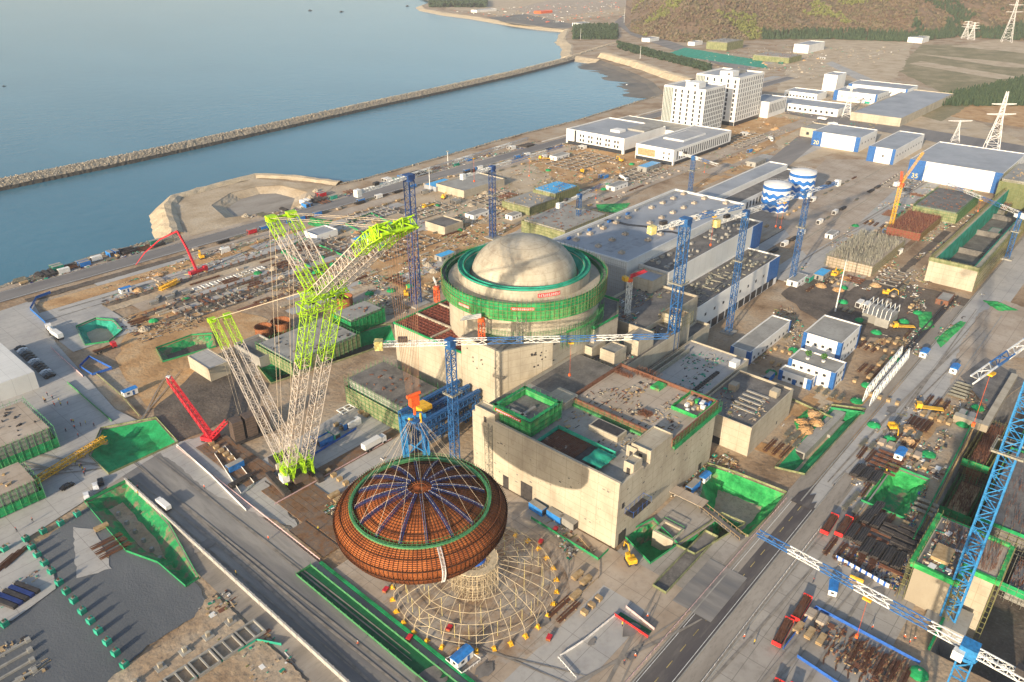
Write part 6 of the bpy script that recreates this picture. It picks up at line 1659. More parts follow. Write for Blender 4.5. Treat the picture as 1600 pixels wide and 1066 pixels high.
# persons: one continuous skinned body each, three poses
def make_person(kind,step,arm,top,hat):
    V=[(0,0,.95),(0,0,1.2),(0,0,1.42),(0,0,1.52),(.02,0,1.66),(0,.1,.92),(step,.11,.5),(step*.6,.11,.07),(step*.6+.16,.11,.04),(0,-.1,.92),(-step,-.11,.5),(-step*1.3,-.11,.08),(-step*1.3+.16,-.11,.04),(0,.2,1.40),(arm,.26,1.13),(arm*2.2,.24,.9),(0,-.2,1.40),(-arm,-.26,1.13),(-arm*1.4+.05,-.24,.88)]
    E=[(0,1),(1,2),(2,3),(3,4),(0,5),(5,6),(6,7),(7,8),(0,9),(9,10),(10,11),(11,12),(2,13),(13,14),(14,15),(2,16),(16,17),(17,18)]
    rad=[.15,.16,.15,.06,.11,.1,.075,.05,.045,.1,.075,.05,.045,.07,.05,.035,.07,.05,.035]
    me=bpy.data.meshes.new('b');me.from_pydata(V,E,[]);o=bpy.data.objects.new('b',me);C.objects.link(o)
    o.modifiers.new('s','SKIN');o.modifiers.new('u','SUBSURF').levels=1
    for i,v in enumerate(me.skin_vertices[0].data): v.radius=(rad[i],rad[i]*(.75 if i<3 else 1));v.use_root=(i==0)
    dg=bpy.context.evaluated_depsgraph_get();m2=bpy.data.meshes.new_from_object(o.evaluated_get(dg));bpy.data.objects.remove(o)
    m2.materials.clear();m2.materials.append(M('cloth_dark'));m2.materials.append(M('skin'));m2.materials.append(M(top))
    for p in m2.polygons:
        c=p.center;p.material_index=1 if c.z>1.5 or (abs(c.y)>.2 and c.z<.95 and c.z>.8) else (2 if c.z>.97 else 0)
        p.use_smooth=True
    r=bpy.data.objects.new(kind,None);C.objects.link(r);r['category']='person'
    b=bpy.data.objects.new('body',m2);C.objects.link(b);b.parent=r
    MB().lathe(0.02,0,[(.15,1.7),(.14,1.76),(.09,1.83),(.01,1.86)],12).build('helmet',hat,r,local=True)
    PROTO[kind]=r
make_person('walker',.16,.1,'cloth_dark','helmet_red');make_person('stander',.04,.03,'hivis','crane_yellow');make_person('worker',.1,.16,'crane_orange','car_white')
USED={}
CLUT=[]
def put(kind,x,y,label,rz=0,z=0,group=None,name=None,s=1):
    c=copy_tree(PROTO[kind]);c.location=(x,y,z);c.rotation_euler=(0,0,rz);c['label']=label
    if s!=1: c.scale=(s,s,s)
    if group: c['group']=group
    nm={'black_car':'parked_car','white_car':'parked_car','grey_car':'parked_car','walker':'person','stander':'person','worker':'person'}.get(kind,kind)
    if kind.endswith('_container'): nm='container'
    c.name=name or nm;CLUT.append(c);return c
DESC={'rebar_bundle':'rusty rebar bundle','pipe_stack':'dark pipe stack','tube_stack':'grey scaffold tube stack','timber_stack':'pale timber stack','formwork_stack':'tan formwork stack','blue_container':'blue container','white_container':'white container','grey_container':'grey container','rust_container':'red container','green_container':'green container','site_cabin':'white cabin with blue roof','crate':'timber crate','netted_pile':'heap under green net','concrete_beam':'pale concrete beam','precast_slab':'white precast frame','soil_heap':'orange soil heap','rubble_heap':'pale rubble heap','excavator':'yellow excavator','flatbed_truck':'red truck loaded with rebar','box_truck':'white box truck','mixer_truck':'white mixer truck','yellow_truck':'yellow flatbed truck','netted_column':'green netted column starter'}
def zone(where,quad,counts,ang=0,z=0,world=False,seed=1):
    """scatter clutter in a pixel quad; grid aligned; where = phrase that places it"""
    rnd=random.Random(seed);Q=[at(p[0],p[1],z) for p in quad] if not world else [Vector((p[0],p[1],z)) for p in quad]
    placed=[]
    for kind,n in counts.items():
        left=n;loose=kind in('soil_heap','rubble_heap','netted_pile','excavator','yellow_truck','box_truck','mixer_truck')
        wid=3.1 if not kind.startswith(('crate','grey_c','white_c','blue_c','rust_c','green_c')) else 3.4
        while left>0:
            run=1 if loose else min(left,rnd.choice((2,3,4,5)));ok=False
            for _try in range(14):
                u,v=rnd.uniform(.04,.96),rnd.uniform(.06,.94)
                p=(Q[0].lerp(Q[1],u)).lerp(Q[3].lerp(Q[2],u),v)
                a=0 if rnd.random()<.75 else math.pi/2
                pts_=[(p.x,p.y+k*wid) if a==0 else (p.x+k*wid,p.y) for k in range(run)]
                if any(inside(pt,pp[1]) for pp in PITS for pt in pts_): continue
                if all((x-c)**2+(y-d)**2>20 for x,y in pts_ for c,d in placed): ok=True;break
            left-=run
            if not ok: continue
            for x,y in pts_:
                placed.append((x,y));aa=rnd.uniform(0,6) if loose else a+rnd.uniform(-.03,.03)
                put(kind,x,y,DESC[kind].replace('stack of ','')+' '+where,aa,.24 if not z else z,group=DESC[kind]+'s '+where)
DEB={}
def debris(quad,n,mats=('timber','steel_dark','concrete_grey','rebar','earth_pale'),z=0,size=1.,world=False,seed=3):
    rnd=random.Random(seed);Q=[at(p[0],p[1],z) for p in quad] if not world else [Vector((p[0],p[1],z)) for p in quad]
    k=0;n=int(n*.8) if not z else n
    while k<n:
        u,v=rnd.random(),rnd.random();p=(Q[0].lerp(Q[1],u)).lerp(Q[3].lerp(Q[2],u),v);k+=1
        if vnoise(p.x/16.+seed,p.y/5.)<.52: continue
        if any(inside((p.x,p.y),pp[1]) for pp in PITS): continue
        m_=rnd.choice(mats);q=DEB.setdefault(m_,MB());a=rnd.choice((0,0,0,1.57))+rnd.gauss(0,.12)
        t=rnd.random();zz=z+(.26 if not z else .02);size_=size*(.72 if not z else 1)
        if t<.5: q.obox((p.x,p.y,zz),rnd.uniform(1,4)*size_,rnd.uniform(.15,.4)*size_,rnd.uniform(.15,.4)*size_,a)
        elif t<.9: q.obox((p.x,p.y,zz),rnd.uniform(.4,1.4)*size_,rnd.uniform(.3,1.)*size_,rnd.uniform(.2,.8)*size_,a)
        else: q.obox((p.x,p.y,zz),rnd.uniform(1.5,3.5)*size_,rnd.uniform(1,2.4)*size_,rnd.uniform(.1,.5)*size_,a)
GM=('timber','earth_pale','concrete_grey','rebar','earth_pale','scaffold_olive','steel_dark','pad_warm','rebar','concrete_grey','timber','net_teal','white_wall')
# ---- seafront strip between road and shore
n=0
for k,(x0,x1,ph) in enumerate(((110,150,'at the near seafront'),(150,200,'left of the dry basin'),(255,330,'beside the dry basin road'),(330,420,'beyond the dry basin'),(420,560,'on the far seafront strip'))):
    zone(ph,[(x0,454),(x1,454),(x1,463),(x0,463)],{'pipe_stack':4,'rebar_bundle':3,'white_container':2 if k>1 else 1,'blue_container':2,'tube_stack':3,'green_container':2 if k==0 else 1,'timber_stack':1},world=True,seed=20+k)
    debris([(x0,453),(x1,453),(x1,464),(x0,464)],500,('steel_dark','concrete_grey','navy','white_wall','rebar','net_teal') ,world=True,seed=k)
zone('beside the dry basin',[(360,345),(470,330),(520,300),(480,290)],{'rubble_heap':4,'pipe_stack':3,'rust_container':3,'rebar_bundle':5},seed=31)
# upper left working strips
zone('in the strip by the yellow truck crane',[(170,460),(330,395),(350,405),(190,475)],{'timber_stack':3,'formwork_stack':3,'soil_heap':2,'site_cabin':1,'excavator':1,'crate':3},seed=41)
for k in range(9):
    put('precast_slab',172+k*4.9,376.5,'white precast frame lying in a row left of the lime strut',1.57,.3,group='white precast frames',name='precast_slab')
for k in range(5):
    put('grey_container',146+k*4.4,375+(k%2)*3.6,'grey precast box beside the white frames',.7 if k%2 else 0,.3,group='grey precast boxes',s=.7)
for lab,y,x0,x1 in (('dark earth berm with rusty stubs just inland of the long pale strip',392,128,250),('dark earth berm with rusty stubs inland of the white frames',365,135,300),('short earth berm with rusty stubs near the lime derrick mast',352,140,250)):
    r=thing('earth_berm',lab,'berm',((x0+x1)/2,y,0),0,'earth berms with stubs')
    q=MB();n_=int((x1-x0)/2);V_=[]
    for i in range(n_+1):
        for o_,z_ in ((-2.2,.1),(-.9,1.1),(.9,1.),(2.2,.1)): V_.append((x0+i*2+random.uniform(-.4,.4),y+o_+random.uniform(-.4,.4),z_+random.uniform(-.05,.4)))
    q.add(V_,[(i*4+j,(i+1)*4+j,(i+1)*4+j+1,i*4+j+1) for i in range(n_) for j in range(3)]);q.build('berm','earth_dark',r)
    q=MB()
    for i in range(int((x1-x0)/5)):
        x=x0+2+i*5
        for _ in range(9): u=x+random.uniform(-.6,.6);v=y+random.uniform(-.6,.6);q.bar((u,v,.8),(u,v,2.6),.09,3)
    q.build('rusty_stub','rebar',r)['kind']='stuff'
zone('above the red crawler crane',[(190,505),(460,400),(470,430),(220,530)],{'rebar_bundle':12,'concrete_beam':6,'formwork_stack':5,'tube_stack':6,'rubble_heap':3,'netted_pile':3},seed=42)
debris([(170,505),(470,395),(480,450),(230,540)],2600,('rebar','concrete_grey','earth_pale','steel_dark','timber'),seed=43)
debris([(150,455),(420,360),(440,385),(170,480)],1200,GM,seed=44)
zone('behind the lime strut',[(420,400),(600,330),(640,400),(480,450)],{'netted_pile':5,'timber_stack':5,'formwork_stack':6,'grey_container':3,'rebar_bundle':8,'tube_stack':5,'soil_heap':3,'crate':5},seed=45)
debris([(400,410),(620,320),(700,440),(480,480)],3800,GM,seed=46)
fence('green hoarding of the long enclosure below the white house',[(440,395),(475,375),(560,412),(522,440)],1.5,'fence_green',closed=True)
fence('green hoarding of the enclosure under the lime jib',[(540,352),(580,335),(620,355),(585,375)],1.5,'fence_green',closed=True)
zone('between the two shore cranes',[(660,320),(760,280),(820,320),(700,400)],{'precast_slab':3,'rubble_heap':5,'netted_pile':4,'timber_stack':4,'grey_container':2,'formwork_stack':5,'rebar_bundle':6,'excavator':1,'yellow_truck':1,'soil_heap':3},seed=47)
debris([(640,330),(780,270),(850,330),(700,420)],3600,GM+('rock_pale',),seed=48)
zone('in the yard below the office wing',[(800,260),(900,225),(1040,270),(930,320)],{'timber_stack':4,'formwork_stack':5,'soil_heap':5,'rebar_bundle':5,'blue_container':2,'white_container':2,'excavator':2,'netted_pile':4,'mixer_truck':1,'yellow_truck':1,'tube_stack':3},seed=49)
debris([(770,270),(890,220),(1060,265),(930,330)],3200,GM,seed=50)
debris([(1000,250),(1180,180),(1260,215),(1100,290)],2200,GM,seed=51)
zone('in the orange dirt yard beside the office towers',[(1100,230),(1200,190),(1240,215),(1150,265)],{'soil_heap':5,'timber_stack':3,'white_container':2,'blue_container':1,'formwork_stack':3,'box_truck':1},seed=52)
def strip(where,y,x0,x1,kinds,gap=11.,seed=1,dy=0):
    rnd=random.Random(seed);x=x0
    while x<x1:
        k=rnd.choice(kinds);put(k,x,y+rnd.uniform(-.3,.3),DESC[k]+' '+where,rnd.uniform(-.03,.03) if k!='crate' else 1.57,.26,group=DESC[k]+'s '+where);x+=gap*rnd.choice((.75,.8,1,1.6))
strip('in the first row of the left strips',384,175,300,('rebar_bundle','rebar_bundle','formwork_stack'),seed=1)
strip('in the second row of the left strips',345,180,330,('rebar_bundle','concrete_beam','tube_stack'),seed=2)
strip('in the third row of the left strips',337,185,330,('rebar_bundle','rebar_bundle','timber_stack'),seed=3)
strip('in the fourth row of the left strips',322,190,300,('concrete_beam','pipe_stack','rebar_bundle'),seed=4)
strip('beside the inner concrete road',416,210,640,('rebar_bundle','timber_stack','grey_container','tube_stack','white_container'),16,seed=5)
strip('along the sea side of the inner road',432.5,200,700,('pipe_stack','blue_container','tube_stack','white_container','formwork_stack'),18,seed=6)
strip('below the office wings',305,430,560,('formwork_stack','timber_stack','rebar_bundle'),14,seed=7)
strip('along the lower right pale strip',126,400,640,('tube_stack','rebar_bundle','timber_stack','netted_pile'),15,seed=8)
strip('along the middle right pale strip',168,430,640,('tube_stack','pipe_stack','white_container'),18,seed=9)
def cells(label,x0,y0,nx,ny,s_,h=.9,m='slab_dark',cat='foundation'):
    r=thing('foundation_grid',label,cat,(x0+nx*s_/2,y0+ny*s_/2,0))
    q=MB()
    for i in range(nx+1): q.box(x0+i*s_-.2,x0+i*s_+.2,y0,y0+ny*s_,.2,h)
    for j in range(ny+1): q.box(x0-.25,x0+nx*s_+.25,y0+j*s_-.2,y0+j*s_+.2,.2,h-.05)
    q.build('ground_beam',m,r);q=MB()
    for i in range(nx+1):
        for j in range(ny+1):
            x,y=x0+i*s_,y0+j*s_;q.box(x-.45,x+.45,y-.45,y+.45,h,h+.8)
    q.build('column_stub','concrete_grey',r)['kind']='stuff'
    q=MB()
    for i in range(nx+1):
        for j in range(ny+1):
            for _ in range(4): x,y=x0+i*s_+random.uniform(-.35,.35),y0+j*s_+random.uniform(-.35,.35);q.bar((x,y,h+.8),(x,y,h+2.),.05,3)
    q.build('starter_bar','rebar',r)['kind']='stuff'
for lab,px,py,nx,ny,s_ in (('low foundation grid with column stubs under the lime jib',560,352,6,3,6),('low foundation grid behind the lime strut',480,405,5,3,6),('wide foundation grid behind the reactor',600,410,7,3,6.5),('foundation grid beside the sea side tower crane',655,345,5,3,7),('foundation grid in front of the scaffolded blocks',770,325,5,3,7),('foundation grid in the yard below the office wing',900,268,7,4,8),('foundation grid left of the small blue crane',1000,285,5,3,8),('foundation grid beside the office towers',1160,232,7,3,9),('foundation grid beyond the white poles field',1420,300,6,3,7),('foundation grid right of the tall floodlight mast',1400,450,4,2,6),('foundation grid above the red crawler crane',300,500,5,3,6)):
    p=at(px,py);cells(lab,p.x,p.y,nx,ny,s_)
strip('along the tank side pale strip',191,470,640,('rebar_bundle','white_container','tube_stack','timber_stack'),14,seed=11)
strip('on the seaward side of the falsework',134,400,640,('formwork_stack','rebar_bundle','tube_stack','green_container'),12,seed=12)
strip('on the road side of the falsework',92,330,440,('rebar_bundle','tube_stack','formwork_stack'),9,seed=13)
strip('along the landward side of the coast road',434,230,640,('tube_stack','rebar_bundle','rust_container','blue_container','timber_stack'),12,seed=14)
strip('in the row behind the dome',250,250,420,('rebar_bundle','timber_stack','grey_container','formwork_stack'),10,seed=15)
strip('in the row behind the flat hall',238,300,420,('tube_stack','rebar_bundle','timber_stack'),10,seed=16)
strip('in the row beyond the rebar roof',262,220,400,('concrete_beam','rebar_bundle','netted_pile','formwork_stack'),10,seed=17)
for k_,(px_,py_,w_,d_,h_,m_,lab_) in enumerate(((560,385,14,7,3.2,'concrete_grey','long grey site shed under the lime jib'),(610,372,10,6,3,'white_wall','white site shed under the lime jib tip'),(740,345,16,8,3.4,'white_wall','long white shed behind the second shore crane'),(690,410,12,6,3,'concrete_grey','grey shed left of the dome ring'),(800,345,10,6,3,'white_wall','small white shed in front of the scaffolded blocks'),(960,300,18,8,3.5,'white_wall','white shed beside the green net behind the hall'),(1010,270,22,9,4,'concrete_grey','grey shed in front of the screen fronted wing'),(870,252,18,8,3.6,'white_wall','white shed near the end of the shore jib'),(1245,450,14,6,3.2,'white_wall','white shed at the foot of the slim tower crane'),(1285,440,12,6,3,'concrete_grey','grey shed below the falsework'),(1300,375,10,5,3,'white_wall','small white shed left of the falsework'),(1180,262,20,8,4,'concrete_grey','grey shed between towers and long white building'),(1450,270,20,9,4,'white_wall','white shed below the largest store'),(1480,480,12,6,3,'rebar','rusty red shed near the bright end wall'),(1555,375,16,6,3,'net_teal','green shed between the two long basins'))):
    p=at(px_,py_);o_=block('site_shed',lab_,'shed',(p.x,p.x+w_,p.y,p.y+d_),h_,wall=m_,roof='concrete_grey' if k_%3 else 'sky_blue_roof',par=.08,z0=0)
    for i_ in range(3): win(o_,'-y',p.x+w_*(.2+.3*i_),1.2,1.2,1.)
    win(o_,'-x',p.y+d_/2,.4,1.1,2.1,name='door')
# behind dome / around s buildings
debris([(560,440),(690,400),(700,470),(600,500)],1500,GM,seed=53)
zone('left of the rebar roof',[(560,450),(680,400),(695,460),(600,495)],{'rubble_heap':4,'netted_pile':3,'rebar_bundle':5,'timber_stack':3,'tube_stack':3,'excavator':1},seed=54)
# right side
zone('among the unfinished foundations',[(1290,345),(1420,290),(1500,360),(1400,430)],{'rebar_bundle':10,'tube_stack':8,'timber_stack':5,'netted_pile':6,'blue_container':2,'white_container':2,'formwork_stack':5},seed=55)
debris([(1230,430),(1430,280),(1540,330),(1430,470)],5200,GM,seed=56)
zone('in the muddy yard',[(1230,450),(1300,420),(1470,480),(1400,540)],{'white_container':2,'soil_heap':4,'tube_stack':4,'yellow_truck':2,'netted_pile':4,'rebar_bundle':4,'excavator':2,'crate':4},seed=57)
debris([(1350,540),(1440,470),(1540,460),(1450,560)],1500,GM,seed=58)
for a,y,m_ in ((0,0,0),):
    pass
zone('by the far road bend',[(1340,530),(1420,490),(1430,560),(1370,560)],{'rebar_bundle':4,'timber_stack':3,'netted_pile':2,'crate':3},seed=59)
for k,(px,py) in enumerate(((1362,478),(1382,485))):
    b=rcz(4.5,(px-9,py+12),(px+8,py+16),(px+2,py-4));r=thing('transformer_bay','grey switchgear bay with white portal frames, '+('left' if k==0 else 'right')+' one behind the offices','switchgear',((b[0]+b[1])/2,(b[2]+b[3])/2,0),0,'switchgear bays')
    MB().box(*b,0,4.5).build('bay_wall','concrete_grey',r)
    for i in range(4):
        y=b[2]+(b[3]-b[2])*i/3;q=MB();q.bar((b[0],y,4.5),(b[0]+1,y,8.5),.18,4);q.bar((b[1],y,4.5),(b[1]-1,y,8.5),.18,4);q.bar((b[0]+1,y,8.5),(b[1]-1,y,8.5),.18,4);q.build('portal_frame','crane_white',r)
zone('beside the switchgear bays',[(1380,500),(1400,492),(1420,510),(1400,520)],{'grey_container':2,'crate':3},seed=60)
zone('in the dirt yard right of the trench',[(1330,700),(1400,610),(1490,640),(1430,740)],{'soil_heap':2,'excavator':1,'yellow_truck':1,'crate':4,'rebar_bundle':2,'netted_pile':2,'tube_stack':2},seed=61)
debris([(1300,760),(1400,610),(1530,640),(1450,760)],900,GM,seed=62)
for lab,px,py,rz,s in (('white cabin with blue roof at the edge of the dirt yard',1405,716,.0,1.),('white cabin with blue roof inside a white railing near the frame',722,1034,.0,1.),('white cabin by the white trusses',1443,557,0,1),('white cabin on the far side of the main road',1490,582,0,1),('small white cabin with blue roof beside the netted pit',1101,751,0,.8),('white cabin above the red crane in the yard',204,618,0,1),('white cabin beside the road at the bottom of the small pen',1300,925,.3,.8)): put('site_cabin',px and at(px,py).x,at(px,py).y,lab,rz,.3,group='site cabins',s=s)
fence('white railing round the cabin near the assembly frame',[(696,1034),(722,1056),(752,1034),(728,1018)],1.2,'fence_white',closed=True,solid=.35,step=1.2)
for lab,px,py,rz in (('blue roofed equipment shelter beside the netted pit',1082,766,0),('blue container on the dusty lot below the lime boom',545,668,0)): put('blue_container',at(px,py).x,at(px,py).y,lab,rz,.3,group='blue shelters')
r=thing('open_shed','low open shed with striped roof between hall and netted pit','shed',tuple(at(1075,785)));b=rcz(3,(1045,765),(1095,792),(1105,785),(1060,760));q=MB();q.box(b[0],b[1],b[2],b[3],2.8,3);q.build('roof','pad_warm',r)
for i in range(5):
    for y in (b[2]+.2,b[3]-.2): x=b[0]+.3+(b[1]-b[0]-.6)*i/4;MB().bar((x,y,0),(x,y,2.8),.12,4).build('post','steel_dark',r)
# ---- rebar yard lower right
mk('curved_rebar','rebar cage',[('curved_bars','rebar',lambda q:[q.path([(4*math.cos(t)*1.8-7,4*math.sin(t)*1.8+o*.16,.3+random.uniform(0,.5)) for t in [-.6+.2*i for i in range(7)]],.06,3) for o in range(14)]),('bearer','timber',lambda q:q.box(-.3,.5,-2,2,0,.2))])
DESC['curved_rebar']='fan of curved rusty rebar'
rnd=random.Random(5);i=0

for u in range(4):
    for v in range(6):
        put('curved_rebar',157.5+u*3.7+rnd.uniform(-.2,.2),30-v*3.1+rnd.uniform(-.2,.2),'fan of curved rusty rebar in the blue fenced yard',1.57+rnd.uniform(-.06,.06),.36,group='curved rebar fans',s=.5)
zone('in the blue fenced rebar yard',[(155,36),(170,36),(170,32.5),(155,32.5)],{'timber_stack':3,'formwork_stack':2},world=True,seed=63)
zone('at the lower end of the blue fenced yard',[(1420,1045),(1440,1050),(1430,1090),(1400,1070)],{'rebar_bundle':8,'pipe_stack':3,'netted_pile':2},seed=64)
debris([(1250,985),(1280,965),(1420,1045),(1360,1080)],250,('rebar','rebar','timber','steel_dark'),seed=65)
zone('in the pier storage rows',[(1310,830),(1400,720),(1440,760),(1380,900)],{'pipe_stack':7,'rebar_bundle':12,'timber_stack':5,'tube_stack':7,'formwork_stack':4,'green_container':1,'crate':5},seed=66)
debris([(1310,850),(1400,710),(1450,760),(1400,930)],1600,('rebar','steel_dark','timber','net_teal','concrete_grey','navy'),seed=67)
zone('in the material lot beside the main road',[(1320,790),(1365,725),(1385,735),(1340,810)],{'rebar_bundle':6,'tube_stack':3,'pipe_stack':3},seed=68)
r=thing('white_banner_wall','long low hoarding with white and blue panels beside the pipe storage','hoarding',tuple(at(1340,890)));A=at(1305,874);B=at(1388,920)
q=MB();obox2(q,A,B,.2,1.6,.1);q.build('panel','white_wall',r);q=MB()
for i in range(9): obox2(q,A.lerp(B,i/9+.01),A.lerp(B,i/9+.05),.26,1.62,.1)
q.build('blue_stripe','fence_blue',r)
tag(MB().bar(at(1328,901,1),at(1349,910,1),.8,10).build('yellow_tank','crane_yellow'),'yellow cylindrical tank lying beside the white and blue hoarding','tank')
# trucks and cars
def V(kind,px,py,lab,rz,g): 
    p=at(px,py);put(kind,p.x,p.y,lab,rz,.3,group=g)
for x,y,rz,lab in ((157,41.5,.08,'red framed rebar trailer parked left of the blue fenced yard, nearer one'),(168.5,41.2,.06,'red framed rebar trailer parked left of the blue fenced yard, farther one'),(208,48.6,.05,'red framed rebar trailer beside the main road, nearer the fence'),(210,44.8,.03,'red framed rebar trailer beside the main road, farther from the fence'),(136.5,35,.1,'red framed rebar trailer at the bottom edge of the apron, left one'),(138,31.5,.1,'red framed rebar trailer at the bottom edge of the apron, right one')): put('rebar_trailer',x,y,lab,rz,.34,group='rebar trailers')
put('box_truck',at(257,794).x,at(257,794).y,'white box truck at the corner of the foundation trench',1.6,.34,group='lorries',s=.72);V('box_truck',90,528,'white truck in the upper left yard',1.6,'lorries')
V('mixer_truck',80,520,'white mixer truck parked by the blue hoarding',1.4,'lorries')
V('flatbed_truck',165,549,'red truck on the orange dirt above the fenced pen',0,'lorries')
for i in range(14):
    p=at(32+i*3.6,546+i*3.4);put(['black_car','white_car','grey_car','black_car','black_car'][i%5],p.x,p.y,['black','white','grey','black','black'][i%5]+' car in the parking row beside the ribbed hall',R(8),.25,group='cars parked beside the ribbed hall',name='parked_car')
V('black_car',106,763,'black car standing alone on the pale yard near the green posts',.15,'cars on the left yard');V('black_car',158,756,'black car beside the white pickup by the green hoarding',1.3,'cars on the left yard');V('white_car',150,763,'white car beside a black one by the green hoarding',1.3,'cars on the left yard');V('white_car',136,778,'white car at the corner of the green hoarding',1.3,'cars on the left yard')
for px,py,k,lab in ((840,800,'blue_container','blue open skip below the concrete hall, first one'),(868,812,'blue_container','blue skip below the concrete hall, second one'),(888,822,'grey_container','dark skip below the concrete hall, third one')): V(k,px,py,lab,1.5,'skips below the hall')
fence('green net fence in front of the skips below the hall',[(830,812),(935,877),(950,862)],1.3,'fence_green')
V('excavator',985,880,'yellow excavator beside the concrete hall corner',1,'excavators')
# people
PG=[((82,628),11,9,'in the upper yard cluster'),((118,668),8,9,'in the lower yard cluster'),((128,735),7,8,'by the yellow lattice boom'),((215,770),3,6,'by the white box truck'),((1100,860),0,6,'')]
rnd=random.Random(11);k=0
for (px,py),n,sp,wh in PG:
    for _ in range(n):
        p=at(px+rnd.gauss(0,sp),py+rnd.gauss(0,sp*.8));kind=('walker','stander','worker')[k%3];k+=1
        put(kind,p.x,p.y,{'walker':'person in dark clothes ','stander':'person in yellow vest ','worker':'person in orange jacket '}[kind]+wh,rnd.uniform(0,6),.3,group='people '+wh,name='person')
for px,py,kind,lab in ((975,1040,'walker','dark dressed person walking on the pavement at the bottom edge'),(992,1030,'worker','person in orange on the pavement beside the dark road'),(972,980,'stander','person in yellow vest inside the bottom pen'),(1011,968,'worker','person in orange by the pink fence end'),(1162,1000,'worker','person in orange alone on the apron, left one'),(1178,1008,'stander','person in yellow vest alone on the apron, right one'),(1270,912,'walker','dark dressed person near the cabin under the long jib'),(1362,985,'worker','person in orange on the road side of the rebar yard'),(1384,740,'stander','person in yellow vest at the cabin in the dirt yard'),(1404,668,'stander','person in yellow vest on the main road edge'),(320,765,'worker','person in orange on the crawler pad'),(498,830,'stander','person in yellow vest on the dark road by the mats'),(420,845,'worker','person in white helmet on the middle of the dark road'),(560,1010,'worker','person in white helmet beside the green walkway'),(370,900,'stander','person in yellow vest beside the white wall'),(52,817,'walker','dark dressed person on the dirt path, right one'),(27,832,'walker','dark dressed person on the dirt path, left one'),(1412,1000,'worker','person in orange near the pier crane, first'),(1420,1008,'worker','person in orange near the pier crane, second'),(1428,1003,'worker','person in orange near the pier crane, third')):
    p=at(px,py);put(kind,p.x,p.y,lab,rnd.uniform(0,6),.3,group='workers on foot',name='person')
# green netted column starters in the dark yard
for px,py in ((122,807),(96,821),(69,834),(42,846),(51,859),(60,871),(71,884),(82,897),(94,914),(105,928),(117,942),(130,959),(143,974),(155,990),(169,1007),(182,1024),(196,1043),(9,862),(9,979)):
    p=at(px,py);put('netted_column',p.x,p.y,'green netted column starter on the dark yard',.2,.25,group='green netted column starters')
for k in range(5):
    p=at(8+k*9,946-k*6);r=thing('steel_girder','long black steel girder stack on the pale slab at lower left','girder',(p.x,p.y,.3),0,'black girder stacks')
    MB().obox((p.x,p.y,.4),1.3,9,1.1,.35).build('girder',('steel_dark','navy')[k%2],r);MB().obox((p.x,p.y,.1),1.6,.4,.3,.35).build('bearer','timber',r)
patch('pale_slab','pad',[(-40,990),(20,972),(88,922),(85,900),(55,862),(40,846),(0,856),(-60,880)])
debris([(-10,960),(60,940),(70,860),(0,850)],350,GM,seed=70)
for k in range(3): V('rebar_bundle',5+k*10,885-k*6,'heap of orange rusty bars at the left edge of the pale slab',.5,'rusty heaps')
zone('around the bare trench end in the dark yard',[(150,820),(185,830),(205,880),(165,870)],{'rebar_bundle':3,'timber_stack':1,'crate':2},seed=71)
# foundation grid
q=None
for row in range(2):
    for k in range(6):
        c=Vector((at(392,992).x-k*6.6-row*1.5,at(392,992).y+row*7.5,0))
        r=thing('foundation_cell','open concrete foundation cell at the bottom left','foundation',(c.x,c.y,0),0,'concrete foundation cells') if row==0 else None
        if row==0:
            q=MB();roofring(q,c.x-3.,c.x+3.,c.y-3.,c.y+3.,.2,1.3,.4);q.box(c.x-.2,c.x+.2,c.y-2.6,c.y+2.6,.2,1.3);q.build('cell_wall','concrete_grey',r);MB().box(c.x-2.58,c.x+2.58,c.y-2.58,c.y+2.58,.2,.4).build('cell_floor','pad',r)
        else:
            r=thing('column_base','grey concrete column base with stub beside the foundation cells','foundation',(c.x,c.y,0),0,'column bases by the cells')
            MB().box(c.x-1.3,c.x+1.3,c.y-1.3,c.y+1.3,.2,.9).build('footing','concrete_grey',r);MB().box(c.x-.5,c.x+.5,c.y-.5,c.y+.5,.91,2.2).build('stub','concrete',r)
patch('dirt_band','earth',[(170,1066),(200,1040),(290,990),(320,940),(335,930),(480,1066),(420,1120),(150,1120)],rough=.8)
fence('green net edging below the foundation cells',[(300,1066),(402,1003),(440,1010)],1.2,'net_teal')
debris([(290,930),(330,900),(470,1040),(400,1080)],500,GM,seed=72)
debris([(0,1010),(60,990),(80,1066),(0,1090)],300,('concrete_grey','timber','steel_dark'),seed=73)
for k in range(4):
    p=at(15+k*3,1020+k*16);r=thing('ground_beam','long low concrete ground beam in the bottom left corner','foundation',(p.x,p.y,0),0,'ground beams in the corner');MB().box(p.x-5,p.x+4,p.y-.25,p.y+.25,.2,.9).build('beam','concrete_grey',r);MB().box(p.x+4.01,p.x+5.2,p.y-.6,p.y+.6,.2,1.3).build('pad','concrete_grey',r)
# foundation trench contents
for k in range(6):
    c=at(188+k*13,812+k*14,-5);r=thing('trench_footing','grey footing with column stubs down in the netted foundation trench','foundation',(c.x,c.y,-5),.0,'footings in the trench');MB().obox((c.x,c.y,-5),3,3,1.2,.5).build('footing','concrete_grey',r);MB().obox((c.x,c.y,-3.8),1,1,2.,.5).build('stub','concrete_grey',r)
debris([(190,800),(230,790),(300,890),(270,900)],1,GM,z=-4.9,seed=74)
